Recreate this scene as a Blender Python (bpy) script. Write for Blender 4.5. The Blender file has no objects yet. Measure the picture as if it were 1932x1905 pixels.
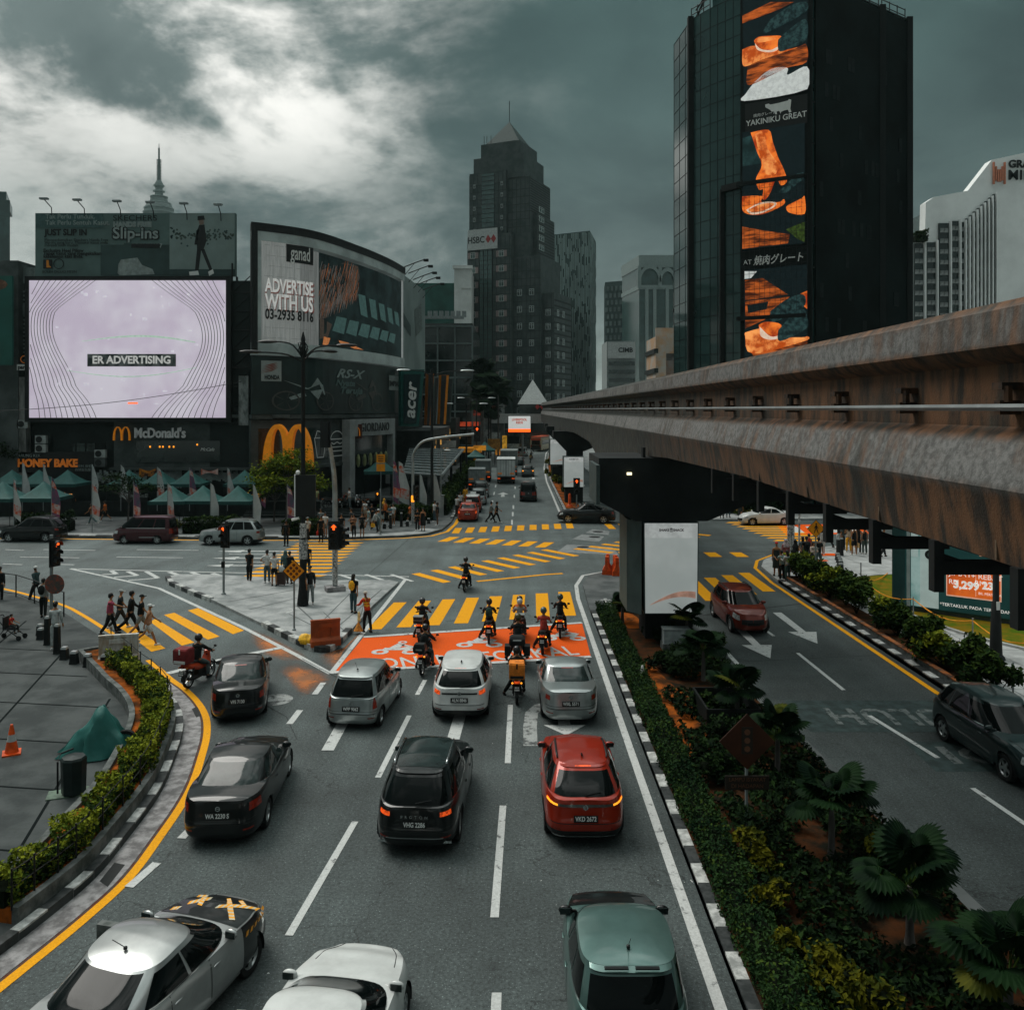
import bpy,bmesh,math,random
from mathutils import Vector,Matrix,noise
R=math.radians
rnd=random.Random(11)
SC=bpy.context.scene
COL=SC.collection
# camera (level, on a footbridge 9.4 m above the road)
F,CX,Y0,H=1600.,966.,772.,9.4
cam=bpy.data.cameras.new('camera')
cam.sensor_fit='HORIZONTAL';cam.sensor_width=36.
cam.lens=36.*F/1932.
cam.shift_y=-(952.5-Y0)/1932.
cam.clip_start=.2;cam.clip_end=6000
camo=bpy.data.objects.new('camera',cam);COL.objects.link(camo)
camo.location=(0,0,H);camo.rotation_euler=(R(90),0,0)
SC.camera=camo
SUN_AZ,SUN_EL=R(-52),R(55)
# world: storm clouds over a Nishita sky
W=bpy.data.worlds.new('World');SC.world=W;W.use_nodes=True
nt=W.node_tree;N=nt.nodes;N.clear()
def nd(tree,kind,**kw):
 n=tree.nodes.new(kind)
 for k,v in kw.items():
  if k=='inp':
   for i,val in v.items():n.inputs[i].default_value=val
  else:setattr(n,k,v)
 return n
def wmath(op,a,b=None,c=None,clamp=False):
 n=nd(nt,'ShaderNodeMath',operation=op,use_clamp=clamp)
 for i,v in enumerate((a,b,c)):
  if v is None:continue
  if isinstance(v,(int,float)):n.inputs[i].default_value=v
  else:nt.links.new(v,n.inputs[i])
 return n.outputs[0]
def wmix(f,a,b):
 n=nd(nt,'ShaderNodeMix',data_type='RGBA')
 for s,v in((0,f),(6,a),(7,b)):
  if isinstance(v,(int,float)):n.inputs[s].default_value=v
  elif isinstance(v,tuple):n.inputs[s].default_value=(*v,1)
  else:nt.links.new(v,n.inputs[s])
 return n.outputs[2]
def wramp(v,a,b):
 n=nd(nt,'ShaderNodeMapRange',interpolation_type='SMOOTHSTEP',inp={1:a,2:b})
 nt.links.new(v,n.inputs[0]);return n.outputs[0]
tc=nd(nt,'ShaderNodeTexCoord')
sp=nd(nt,'ShaderNodeSeparateXYZ');nt.links.new(tc.outputs['Generated'],sp.inputs[0])
dx,dy,dz=sp.outputs
zc=wmath('ADD',wmath('MAXIMUM',dz,.0),.34)
cb=nd(nt,'ShaderNodeCombineXYZ')
nt.links.new(wmath('DIVIDE',dx,zc),cb.inputs[0]);nt.links.new(wmath('DIVIDE',dy,zc),cb.inputs[1])
def wnoise(scale,detail,rough,dist=.0,off=(0,0,0)):
 m=nd(nt,'ShaderNodeMapping');m.inputs['Location'].default_value=off
 nt.links.new(cb.outputs[0],m.inputs[0])
 n=nd(nt,'ShaderNodeTexNoise',inp={'Scale':scale,'Detail':detail,'Roughness':rough,'Distortion':dist})
 nt.links.new(m.outputs[0],n.inputs['Vector']);return n.outputs['Fac']
big=wnoise(1.,3,.5,.4,(3.1,1.2,0));mid=wnoise(2.3,10,.6,.25,(.4,2.6,0));fine=wnoise(6.,9,.62,.15,(5,1,0))
hz=wmath('POWER',wmath('SUBTRACT',1.,wmath('MAXIMUM',dz,.0),clamp=True),7.)
base=wmix(hz,(.029,.055,.05),(.25,.295,.28))
var=wmath('ADD',wmath('MULTIPLY',wramp(big,.32,.66),.55),wmath('ADD',wmath('MULTIPLY',wramp(mid,.34,.66),.5),.42))
basev=nd(nt,'ShaderNodeVectorMath',operation='SCALE');nt.links.new(base,basev.inputs[0]);nt.links.new(var,basev.inputs[3])
def wdot(v):
 n=nd(nt,'ShaderNodeVectorMath',operation='DOT_PRODUCT');nt.links.new(tc.outputs['Generated'],n.inputs[0])
 L=Vector(v).normalized();n.inputs[1].default_value=L;return n.outputs['Value']
edge=wmath('ADD',wmath('MULTIPLY',wmath('SUBTRACT',big,.5),.3),wmath('MULTIPLY',wmath('SUBTRACT',mid,.5),.22))
brk=wramp(wmath('ADD',wdot((-.7,1,.46)),edge),.85,1.01)
low=wmath('MULTIPLY',wramp(wmath('ADD',wdot((-.36,1,.14)),edge),.91,1.03),.26)
tops=wramp(wmath('ADD',wmath('MULTIPLY',mid,.72),wmath('MULTIPLY',fine,.28)),.42,.57)
cloudc=wmix(tops,(.13,.165,.155),(.86,.85,.8))
brk=wmath('MULTIPLY',brk,wmath('ADD',wmath('MULTIPLY',wramp(dz,.19,.33),.68),.32))
lit=wmix(wmath('MAXIMUM',brk,low),basev.outputs[0],cloudc)
zen=wramp(dz,.5,.95)
over=wmix(wramp(mid,.45,.57),(.5,.6,.58),(2.,2.1,2.03))
lit=wmix(zen,lit,over)
back=wmath('MULTIPLY',wramp(dy,.0,-.5),wramp(dz,.02,.3))
lit=wmix(wmath('MULTIPLY',back,.75),lit,(.19,.22,.213))
sky=nd(nt,'ShaderNodeTexSky',sky_type='NISHITA',sun_disc=False,sun_elevation=SUN_EL,sun_rotation=SUN_AZ)
skyv=nd(nt,'ShaderNodeVectorMath',operation='SCALE');nt.links.new(sky.outputs[0],skyv.inputs[0]);skyv.inputs[3].default_value=.06
lit=wmix(.06,lit,skyv.outputs[0])
bg=nd(nt,'ShaderNodeBackground',inp={1:1.});nt.links.new(lit,bg.inputs[0])
wo=nd(nt,'ShaderNodeOutputWorld');nt.links.new(bg.outputs[0],wo.inputs[0])
# sun, filtered by cloud
sl=bpy.data.lights.new('sun','SUN');sl.energy=1.5;sl.angle=R(32);sl.color=(1.,.965,.9)
so=bpy.data.objects.new('sun',sl);COL.objects.link(so)
sd=Vector((math.sin(SUN_AZ)*math.cos(SUN_EL),math.cos(SUN_AZ)*math.cos(SUN_EL),math.sin(SUN_EL)))
so.rotation_euler=sd.to_track_quat('Z','Y').to_euler()
SC.view_settings.view_transform='Standard';SC.view_settings.look='None'
SC.view_settings.exposure=.38;SC.view_settings.gamma=1.;SC.view_settings.use_curve_mapping=False
try:
 SC.cycles.max_bounces=5;SC.cycles.diffuse_bounces=2;SC.cycles.glossy_bounces=3;SC.cycles.transparent_max_bounces=6
 SC.cycles.use_denoising=True;SC.cycles.caustics_reflective=False;SC.cycles.caustics_refractive=False
except Exception:pass
# places
def g(x,y,z=.0):
 """ground point seen at (x, y) of the photograph"""
 Y=(H-z)*F/(y-Y0);return Vector(((x-CX)/F*Y,Y,z))
def at(x,y,Y):return Vector(((x-CX)/F*Y,Y,H-(y-Y0)/F*Y))
# materials
MATS={}
def mat(name,col,rough=.6,metal=.0,var=.12,scale=2.5,bump=.0,coat=.0,emis=.0,col2=None,detail=4,stretch=None,spec=.28,bscale=None):
 if name in MATS:return MATS[name]
 m=bpy.data.materials.new(name);m.use_nodes=True;t=m.node_tree;b=t.nodes['Principled BSDF']
 c=(*col,1.)
 b.inputs['Roughness'].default_value=rough;b.inputs['Metallic'].default_value=metal
 b.inputs['Specular IOR Level'].default_value=spec
 if coat:b.inputs['Coat Weight'].default_value=coat;b.inputs['Coat Roughness'].default_value=.04
 if var or col2:
  tx=nd(t,'ShaderNodeTexCoord');mp=nd(t,'ShaderNodeMapping')
  if stretch:mp.inputs['Scale'].default_value=stretch
  t.links.new(tx.outputs['Object'],mp.inputs[0])
  nz=nd(t,'ShaderNodeTexNoise',inp={'Scale':scale,'Detail':detail,'Roughness':.62});t.links.new(mp.outputs[0],nz.inputs['Vector'])
  mr=nd(t,'ShaderNodeMapRange',interpolation_type='SMOOTHSTEP',inp={1:.36,2:.64});t.links.new(nz.outputs['Fac'],mr.inputs[0])
  a=c if col2 is not None else(*[v*(1-var)for v in col],1);d=(*col2,1)if col2 is not None else(*[min(1,v*(1+var))for v in col],1)
  mx=nd(t,'ShaderNodeMix',data_type='RGBA');mx.inputs[6].default_value=a;mx.inputs[7].default_value=d
  t.links.new(mr.outputs[0],mx.inputs[0]);t.links.new(mx.outputs[2],b.inputs['Base Color'])
  if emis:t.links.new(mx.outputs[2],b.inputs['Emission Color'])
  if bump:
   n2=nd(t,'ShaderNodeTexNoise',inp={'Scale':bscale or scale*4,'Detail':6});t.links.new(mp.outputs[0],n2.inputs['Vector'])
   bp=nd(t,'ShaderNodeBump',inp={'Strength':bump,'Distance':.02});t.links.new(n2.outputs['Fac'],bp.inputs['Height']);t.links.new(bp.outputs[0],b.inputs['Normal'])
 b.inputs['Base Color'].default_value=c
 if emis:b.inputs['Emission Color'].default_value=c;b.inputs['Emission Strength'].default_value=emis
 MATS[name]=m;return m
def paint(name,col,metal=.0,rough=.3):
 return mat('paint '+name,col,rough,metal,var=.08,scale=2,coat=.7,spec=.1)
def cloth(col):
 k='cloth %.3f %.3f %.3f'%col
 return mat(k,col,.9,var=.22,scale=9,spec=.2)
# mesh building
class MB:
 def __init__(s):s.v=[];s.f=[];s.m=[]
 def add(s,vs,fs,m=0):
  o=len(s.v);s.v+=[tuple(v)for v in vs]
  for f in fs:s.f.append([i+o for i in f]);s.m.append(m)
  return s
 def box(s,c,d,rz=.0,m=0,M=None):
  x,y,z=d[0]/2,d[1]/2,d[2]/2
  vs=[Vector(p)for p in((-x,-y,-z),(x,-y,-z),(x,y,-z),(-x,y,-z),(-x,-y,z),(x,-y,z),(x,y,z),(-x,y,z))]
  if M is None:M=Matrix.Translation(c)@Matrix.Rotation(rz,4,'Z')
  return s.add([M@v for v in vs],[(0,3,2,1),(4,5,6,7),(0,1,5,4),(1,2,6,5),(2,3,7,6),(3,0,4,7)],m)
 def prism(s,pts,z0,z1,m=0,mt=None):
  n=len(pts);a=sum(pts[i][0]*pts[(i+1)%n][1]-pts[(i+1)%n][0]*pts[i][1]for i in range(n))
  if a<0:pts=pts[::-1]
  vs=[(p[0],p[1],z0)for p in pts]+[(p[0],p[1],z1)for p in pts]
  s.add(vs,[(i,(i+1)%n,n+(i+1)%n,n+i)for i in range(n)]+[tuple(range(n))[::-1]],m)
  s.f.append([len(s.v)-n+i for i in range(n)]);s.m.append(m if mt is None else mt);return s
 def poly(s,pts,m=0):
  return s.add(pts,[tuple(range(len(pts)))],m)
 def flat(s,pts,z,m=0):
  n=len(pts);a=sum(pts[i][0]*pts[(i+1)%n][1]-pts[(i+1)%n][0]*pts[i][1]for i in range(n))
  if a<0:pts=pts[::-1]
  return s.add([(p[0],p[1],z)for p in pts],[tuple(range(n))],m)
 def tube(s,path,r,n=8,m=0,caps=True):
  P=[Vector(p)for p in path];k=len(P);rr=r if isinstance(r,(list,tuple))else[r]*k
  rings=[];up=Vector((0,0,1))
  for i in range(k):
   d=(P[min(i+1,k-1)]-P[max(i-1,0)]).normalized()
   a=d.cross(up if abs(d.z)<.93 else Vector((0,1,0))).normalized();b=a.cross(d).normalized()
   rings.append([P[i]+(a*math.cos(2*math.pi*j/n)+b*math.sin(2*math.pi*j/n))*rr[i]for j in range(n)])
  return s.loft(rings,m,caps)
 def loft(s,rings,m=0,caps=True,closed=True):
  n=len(rings[0]);vs=[p for r in rings for p in r];fs=[]
  for i in range(len(rings)-1):
   for j in range(n if closed else n-1):
    a,b=i*n+j,i*n+(j+1)%n;fs.append((a,b,b+n,a+n))
  if caps and closed:fs.append(tuple(range(n))[::-1]);fs.append(tuple((len(rings)-1)*n+j for j in range(n)))
  return s.add(vs,fs,m)
 def lathe(s,prof,c=(0,0,0),n=16,m=0,M=None,caps=True):
  M=M or Matrix.Translation(c)
  return s.loft([[M@Vector((r*math.cos(2*math.pi*j/n),r*math.sin(2*math.pi*j/n),z))for j in range(n)]for r,z in prof],m,caps)
 def ell(s,c,r,n=12,k=8,m=0,M=None,a0=-90,a1=90):
  M=M or Matrix.Translation(c);rings=[]
  for i in range(k+1):
   a=R(a0+(a1-a0)*i/k)
   rings.append([M@Vector((r[0]*max(math.cos(a),.002)*math.cos(2*math.pi*j/n),r[1]*max(math.cos(a),.002)*math.sin(2*math.pi*j/n),r[2]*math.sin(a)))for j in range(n)])
  return s.loft(rings,m,True)
 def strip(s,pts,o0,o1,z0,z1=None,m=0):
  """ribbon along a ground polyline between two sideways offsets (left is positive); with z1 a solid"""
  P=[Vector((p[0],p[1]))for p in pts];L=[];Rr=[]
  for i in range(len(P)):
   d=(P[min(i+1,len(P)-1)]-P[max(i-1,0)]).normalized();nn=Vector((-d.y,d.x))
   L.append(P[i]+nn*o0);Rr.append(P[i]+nn*o1)
  if z1 is None:
   vs=[(p.x,p.y,z0)for p in L]+[(p.x,p.y,z0)for p in Rr];n=len(P)
   fs=[(i,i+1,n+i+1,n+i)if o0<o1 else(i,n+i,n+i+1,i+1)for i in range(n-1)]
   if o0<o1:fs=[f[::-1]for f in fs]
   else:fs=[f[::-1]for f in fs]
   out=[]
   for f in fs:
    a,b,c=(Vector(vs[f[i]])for i in range(3))
    out.append(f if(b-a).cross(c-a).z>0 else f[::-1])
   return s.add(vs,out,m)
  rings=[[(L[i].x,L[i].y,z0),(L[i].x,L[i].y,z1),(Rr[i].x,Rr[i].y,z1),(Rr[i].x,Rr[i].y,z0)]for i in range(len(P))]
  return s.loft(rings,m,True)
 def mesh(s,name,smooth=False):
  me=bpy.data.meshes.new(name);me.from_pydata(s.v,[],s.f);
  me.polygons.foreach_set('material_index',s.m)
  if smooth is not False:
   bm=bmesh.new();bm.from_mesh(me);bmesh.ops.remove_doubles(bm,verts=bm.verts,dist=1e-5);bmesh.ops.recalc_face_normals(bm,faces=bm.faces);bm.to_mesh(me);bm.free()
   me.polygons.foreach_set('use_smooth',[True]*len(me.polygons))
   try:me.set_sharp_from_angle(angle=R(smooth if smooth is not True else 40))
   except Exception:pass
  me.update();return me
 def build(s,name,mats,parent=None,smooth=False):
  return link(name,s.mesh(name,smooth),mats,parent)
def link(name,me,mats,parent=None):
 o=bpy.data.objects.new(name,me);COL.objects.link(o)
 if not isinstance(mats,(list,tuple)):mats=[mats]
 if not me.materials:
  for m in mats:me.materials.append(m)
 else:
  for i,m in enumerate(mats):
   if i>=len(me.materials):me.materials.append(m)
   elif me.materials[i]!=m:o.material_slots[i].link='OBJECT';o.material_slots[i].material=m
 if parent is not None:o.parent=parent
 return o
def thing(name,label,cat,loc=(0,0,0),rz=.0,group=None):
 o=bpy.data.objects.new(name,None);COL.objects.link(o);o.location=loc;o.rotation_euler=(0,0,rz);o.empty_display_size=.2
 return tag(o,label,cat,group)
def tag(o,label,cat,group=None):
 o['label']=label;o['category']=cat
 if group:o['group']=group
 return o
def struct(name,mb,mats,smooth=False):
 o=mb.build(name,mats,None,smooth);o['kind']='structure';return o
def kids(o):return[c for c in bpy.data.objects if c.parent==o]
KIDS={}
def dup(root,loc,rz,label,group=None,scale=1.):
 if root.name not in KIDS:
  KIDS[root.name]=[(c,[k for k in c.children])for c in root.children]
 r=root.copy();COL.objects.link(r);r.location=loc;r.rotation_euler=(0,0,rz);r.scale=(scale,)*3;r['label']=label
 if group:r['group']=group
 for c,gs in KIDS[root.name]:
  d=c.copy();COL.objects.link(d);d.parent=r
  for k in gs:
   e=k.copy();COL.objects.link(e);e.parent=d
 return r
TXT={}
def text(body,size,mat_,parent=None,loc=(0,0,0),rot=(R(90),0,0),name='lettering',extrude=.01,bold=.0,align='CENTER',shear=.0,sx=1.,space=1.,M=None,fit=None):
 k=(fit,body,size,extrude,bold,align,shear,sx,space)
 if k not in TXT:
  c=bpy.data.curves.new('t','FONT');c.body=body;c.size=size;c.extrude=extrude;c.offset=bold;c.align_x=align;c.align_y='CENTER'
  c.shear=shear;c.space_character=space;c.resolution_u=3
  o=bpy.data.objects.new('t',c);me=bpy.data.meshes.new_from_object(o);bpy.data.objects.remove(o);bpy.data.curves.remove(c)
  me.materials.clear()
  if fit:xs=[v.co.x for v in me.vertices];sx=fit/(max(xs)-min(xs))
  if sx!=1.:me.transform(Matrix.Diagonal((sx,1,1,1)))
  TXT[k]=me
 o=link(name,TXT[k],mat_,parent)
 if M is not None:o.matrix_local=M
 else:o.location=loc;o.rotation_euler=rot
 return o
def smoothpath(pts,n=6):
 """Catmull-Rom through ground points"""
 P=[Vector(p)for p in pts];out=[]
 for i in range(len(P)-1):
  a,b,c,d=P[max(i-1,0)],P[i],P[i+1],P[min(i+2,len(P)-1)]
  for k in range(n):
   t=k/n;out.append(.5*((2*b)+(c-a)*t+(2*a-5*b+4*c-d)*t*t+(3*b-a-3*c+d)*t**3))
 out.append(P[-1]);return out
def resample(pts,step):
 out=[Vector(pts[0])];acc=.0
 for i in range(len(pts)-1):
  a,b=Vector(pts[i]),Vector(pts[i+1]);l=(b-a).length;t=step-acc
  while t<=l:out.append(a.lerp(b,t/l));t+=step
  acc=l-(t-step)
 return out
# shared materials
def asphalt():
 m=bpy.data.materials.new('asphalt');m.use_nodes=True;t=m.node_tree;b=t.nodes['Principled BSDF']
 tx=nd(t,'ShaderNodeTexCoord')
 def nz(scale,detail,rough=.6,st=None):
  mp=nd(t,'ShaderNodeMapping')
  if st:mp.inputs['Scale'].default_value=st
  t.links.new(tx.outputs['Object'],mp.inputs[0])
  n=nd(t,'ShaderNodeTexNoise',inp={'Scale':scale,'Detail':detail,'Roughness':rough});t.links.new(mp.outputs[0],n.inputs['Vector']);return n.outputs['Fac']
 def rng(v,a,b2,c,d):
  n=nd(t,'ShaderNodeMapRange',inp={1:a,2:b2,3:c,4:d});t.links.new(v,n.inputs[0]);return n.outputs[0]
 def mul(a,b2):
  n=nd(t,'ShaderNodeMath',operation='MULTIPLY');t.links.new(a,n.inputs[0]);t.links.new(b2,n.inputs[1]);return n.outputs[0]
 blot=mul(rng(nz(.35,5),.3,.7,.68,1.3),rng(nz(1.1,7,.7),.6,.66,1.,.7));wear=rng(nz(.5,4,.6,(2.2,.12,1)),.3,.7,.8,1.2)
 gr=rng(nz(15,4,.85),.32,.68,.3,1.75);spk=rng(nz(32,1,.5),.66,.73,1.,3.4)
 vo=nd(t,'ShaderNodeTexVoronoi',feature='DISTANCE_TO_EDGE',inp={'Scale':.22});wv=nd(t,'ShaderNodeVectorMath',operation='ADD');nn=nd(t,'ShaderNodeTexNoise',inp={'Scale':.8,'Detail':6});t.links.new(tx.outputs['Object'],nn.inputs['Vector']);sv_=nd(t,'ShaderNodeVectorMath',operation='SCALE',inp={3:2.2});t.links.new(nn.outputs['Color'],sv_.inputs[0]);t.links.new(tx.outputs['Object'],wv.inputs[0]);t.links.new(sv_.outputs[0],wv.inputs[1]);t.links.new(wv.outputs[0],vo.inputs['Vector'])
 crack=rng(vo.outputs['Distance'],.0015,.004,.45,1.)
 k=mul(mul(mul(mul(blot,wear),gr),spk),crack)
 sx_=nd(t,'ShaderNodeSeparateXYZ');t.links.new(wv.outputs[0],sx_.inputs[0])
 k=mul(mul(k,rng(sx_.outputs[1],32.5,37.5,.8,1.22)),rng(sx_.outputs[0],8.2,10.5,1.,.72))  # vignette put into the near road colour; paler junction, darker right road
 sc=nd(t,'ShaderNodeVectorMath',operation='SCALE');sc.inputs[0].default_value=(.06,.0755,.0745);t.links.new(k,sc.inputs[3])
 t.links.new(sc.outputs[0],b.inputs['Base Color'])
 b.inputs['Roughness'].default_value=.72;b.inputs['Specular IOR Level'].default_value=.35
 bp=nd(t,'ShaderNodeBump',inp={'Strength':.5,'Distance':.012});t.links.new(nz(40,3,.7),bp.inputs['Height']);t.links.new(bp.outputs[0],b.inputs['Normal'])
 return m
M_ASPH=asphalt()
def wornpaint(name,col,under=(.07,.075,.075),thr=.36,scale=3.):
 """road paint with chips through which the road shows"""
 m=bpy.data.materials.new(name);m.use_nodes=True;t=m.node_tree;b=t.nodes['Principled BSDF']
 tx=nd(t,'ShaderNodeTexCoord')
 n1=nd(t,'ShaderNodeTexNoise',inp={'Scale':scale,'Detail':10,'Roughness':.72});t.links.new(tx.outputs['Object'],n1.inputs['Vector'])
 n2=nd(t,'ShaderNodeTexNoise',inp={'Scale':26,'Detail':3,'Roughness':.7});t.links.new(tx.outputs['Object'],n2.inputs['Vector'])
 r1=nd(t,'ShaderNodeMapRange',inp={1:thr-.05,2:thr+.05});t.links.new(n1.outputs['Fac'],r1.inputs[0])
 r2=nd(t,'ShaderNodeMapRange',inp={1:.3,2:.75,3:.72,4:1.1});t.links.new(n2.outputs['Fac'],r2.inputs[0])
 sc=nd(t,'ShaderNodeVectorMath',operation='SCALE');sc.inputs[0].default_value=col;t.links.new(r2.outputs[0],sc.inputs[3])
 mx=nd(t,'ShaderNodeMix',data_type='RGBA');mx.inputs[6].default_value=(*under,1);t.links.new(r1.outputs[0],mx.inputs[0]);t.links.new(sc.outputs[0],mx.inputs[7])
 t.links.new(mx.outputs[2],b.inputs['Base Color']);b.inputs['Roughness'].default_value=.7;b.inputs['Specular IOR Level'].default_value=.15
 return m
M_WHITE=wornpaint('white road paint',(.55,.565,.55),thr=.39,scale=4)
M_WHITE2=wornpaint('worn white road paint',(.36,.375,.365),thr=.47,scale=2.4)
M_YEL=wornpaint('yellow road paint',(.86,.37,.002),thr=.345,scale=4)
M_ORZ=wornpaint('orange road paint',(.8,.1,.003),under=(.3,.06,.02),thr=.34,scale=5)
M_ORD=mat('orange paint dust',(.3,.13,.06),.8,col2=(.55,.17,.04),scale=1.6,detail=8)
M_PAVE=mat('pavement concrete',(.022,.029,.029),.8,var=.0,col2=(.056,.065,.064),scale=.8,detail=9,bump=.25,bscale=30)
M_ISL=mat('island concrete',(.2,.215,.212),.8,col2=(.36,.37,.365),scale=.9,detail=9,bump=.2,bscale=30)
M_PAVE_R=mat('pale paving',(.27,.28,.275),.8,col2=(.38,.39,.385),scale=1.2,detail=6,bump=.1)
M_GUT=mat('gutter cement',(.13,.125,.125),.85,col2=(.32,.31,.31),scale=3.2,detail=10,bump=.3,bscale=25)
M_RUST=mat('rusty silt',(.1,.03,.015),.95,col2=(.07,.065,.06),scale=5,detail=8)
M_KBLK=mat('black kerb paint',(.016,.02,.02),.6,col2=(.045,.05,.05),scale=7,detail=7)
M_KWHT=mat('white kerb paint',(.25,.26,.25),.65,col2=(.56,.57,.55),scale=5,detail=10)
M_JOINT=mat('paving joint',(.008,.011,.011),.95,spec=.04)
M_WALLC=mat('mossy concrete edging',(.05,.06,.055),.9,col2=(.14,.15,.145),scale=3,detail=9,bump=.3)
M_SOIL=mat('orange soil',(.045,.02,.008),.95,col2=(.34,.085,.012),scale=1.4,detail=10,bump=.6,bscale=18,spec=.04)
M_SOILD=mat('dark planting soil',(.012,.012,.008),.95,col2=(.06,.022,.008),scale=2.,detail=10,bump=.6,bscale=18,spec=.04)
M_GRASS=mat('lawn green',(.055,.1,.006),.95,col2=(.17,.105,.008),scale=1.1,detail=10,bump=.5,bscale=40,spec=.04)
M_STEEL=mat('galvanised steel',(.33,.36,.36),.45,.75,var=.15)
M_DSTEEL=mat('black painted steel',(.006,.008,.008),.6,.0,var=.3)
M_GREYP=mat('grey painted steel',(.2,.225,.225),.5,.2,var=.15)
M_BLK=mat('black plastic',(.008,.01,.01),.45,var=.2)
M_RUB=mat('tyre rubber',(.01,.011,.011),.85,var=.3)
M_RIM=mat('alloy rim',(.42,.44,.44),.3,.9,var=.1)
M_CHR=mat('chrome',(.62,.64,.64),.14,1.,var=.03)
M_GLASS=mat('dark car glass',(.003,.005,.005),.05,.0,var=.0,spec=.16)
M_GLASS2=mat('pale car glass',(.016,.025,.024),.06,.0,var=.3,scale=3,spec=.22)
M_TAIL=mat('red tail lamp',(.22,.018,.008),.2,var=.3,scale=14,coat=.6)
M_TAILON=mat('lit brake lamp',(.75,.075,.01),.3,var=.5,scale=16,emis=.5)
M_HEAD=mat('headlamp lens',(.45,.47,.46),.08,.3,var=.3,scale=14,coat=1)
M_PLATE=mat('black number plate',(.008,.009,.009),.4,var=.1)
M_PTXT=mat('plate lettering',(.72,.73,.71),.5,var=.0)
M_SKIN=mat('skin',(.3,.135,.06),.6,var=.12,scale=6)
M_SKIND=mat('dark skin',(.115,.05,.024),.6,var=.12,scale=6)
M_HAIR=mat('black hair',(.01,.009,.008),.5,var=.3,scale=20)
M_ORP=mat('orange plastic',(.62,.075,.008),.5,var=.25,scale=4)
M_YLS=mat('yellow sign face',(.8,.28,.006),.45,var=.12)
M_CONCW=mat('white render',(.52,.54,.525),.75,var=.1,scale=.3,detail=6)
M_LEDR=mat('lit red lamp',(1.,.11,.012),.4,var=.0,emis=1.3)
M_LEDA=mat('lit amber lamp',(1.,.32,.02),.4,var=.0,emis=1.1)
# the ground, roads and pavements
b=MB();b.flat([(-620,-40),(620,-40),(620,1010),(-620,1010)],-.06);struct('ground',b,mat('city ground',(.05,.055,.054),.9,var=.3,scale=.02))
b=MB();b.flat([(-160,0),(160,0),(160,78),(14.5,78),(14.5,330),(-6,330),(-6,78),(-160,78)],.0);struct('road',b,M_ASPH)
YL=[g(*p)for p in((-330,1062),(-140,1080),(3,1110),(60,1124),(120,1142),(157,1161),(202,1189),(232,1208),(294,1257),(322,1281),(350,1301),(375,1327),(389,1355),(390,1388),(381,1425),(364,1477),(339,1524),(294,1589),(260,1636),(224,1676),(168,1726),(112,1773),(56,1818),(0,1863),(-60,1912),(-260,2080))]
YL=smoothpath(YL,4)
def offs(path,o):
 out=[]
 for i in range(len(path)):
  d=(path[min(i+1,len(path)-1)]-path[max(i-1,0)]).normalized();out.append(Vector((path[i].x-d.y*o,path[i].y+d.x*o,0)))
 return out
def near_idx(path,p):return min(range(len(path)),key=lambda i:(path[i]-p).length)
i_pl0,i_pl1=near_idx(YL,g(262,1230)),near_idx(YL,g(118,1770))
SL=offs(YL,-.66)
b=MB();b.prism([(p.x,p.y)for p in SL]+[(-70,9),(-70,50)],-.05,.15);struct('plaza_pavement',b,M_PAVE)
b=MB()
SZ=[0]
def seg(b,p,q,w,z,m=0):
 SZ[0]+=1;b.strip([p,q],w/2,-w/2,z+(SZ[0]%29)*.0003,None,m)
from mathutils.geometry import intersect_point_line as _ipl
def inside(x,y):
 c=False;Q=[(p.x,p.y)for p in offs(YL,-2.2)]+[(-70,9),(-70,50)]
 for(x0,y0),(x1,y1)in zip(Q,Q[1:]+Q[:1]):
  if(y0>y)!=(y1>y)and x<(x1-x0)*(y-y0)/(y1-y0)+x0:c=not c
 return c
def cseg(p,q,w):
 p,q=Vector(p),Vector(q);run=[p.lerp(q,i/60)for i in range(61)];run=[v for v in run if inside(v.x,v.y)]
 if len(run)>1:seg(b,run[0],run[-1],w,.154)
for k in range(-3,6):
 x0=-13.-2.85*k;cseg((x0+2.6,18),(x0-4.4,44),.07)
for k in range(8):
 y0=17.6+2.75*k;x1=[(-8.),(-9.6),(-10.6),(-11.3),(-11.6),(-12.9),(-15.6),(-19)][k];cseg((-40,y0+4.2),(-7,y0-.3),.06)
struct('pavement_joints',b,M_JOINT)
b=MB();sub=YL[near_idx(YL,g(330,1285)):]
b.strip(sub,-.17,-.66,.006,.012);struct('gutter',b,M_GUT)
b=MB();b.strip(sub,-.1,-.24,.004,None);struct('gutter_edge',b,M_RUST)
def bwkerb(path,o0,o1,h,step=.7,name='kerb',start=0,z0=.0):
 P=resample(path,.175);n=max(2,round(step/.175));b=MB();k=start;i=0
 while i+n<len(P):
  q=P[i:i+n+1];b.strip(q,o0,o1,z0,h,k%2);i+=n;k+=1
 return struct(name,b,[M_KBLK,M_KWHT])
bwkerb(sub,-.66,-.86,.19)
pl=YL[i_pl0:i_pl1+1]
ISL=[g(*p)for p in((312,1092),(320,1103),(364,1122),(405,1138),(450,1160),(496,1182),(525,1197),(563,1216),(595,1228),(612,1230),(628,1226),(645,1211),(664,1192),(700,1150),(730,1122),(752,1102),(735,1098),(607,1099),(480,1092),(400,1088),(340,1087))]
b=MB();b.prism([(p.x,p.y)for p in ISL],-.05,.13);struct('island_pavement',b,M_ISL)
b=MB()
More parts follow.
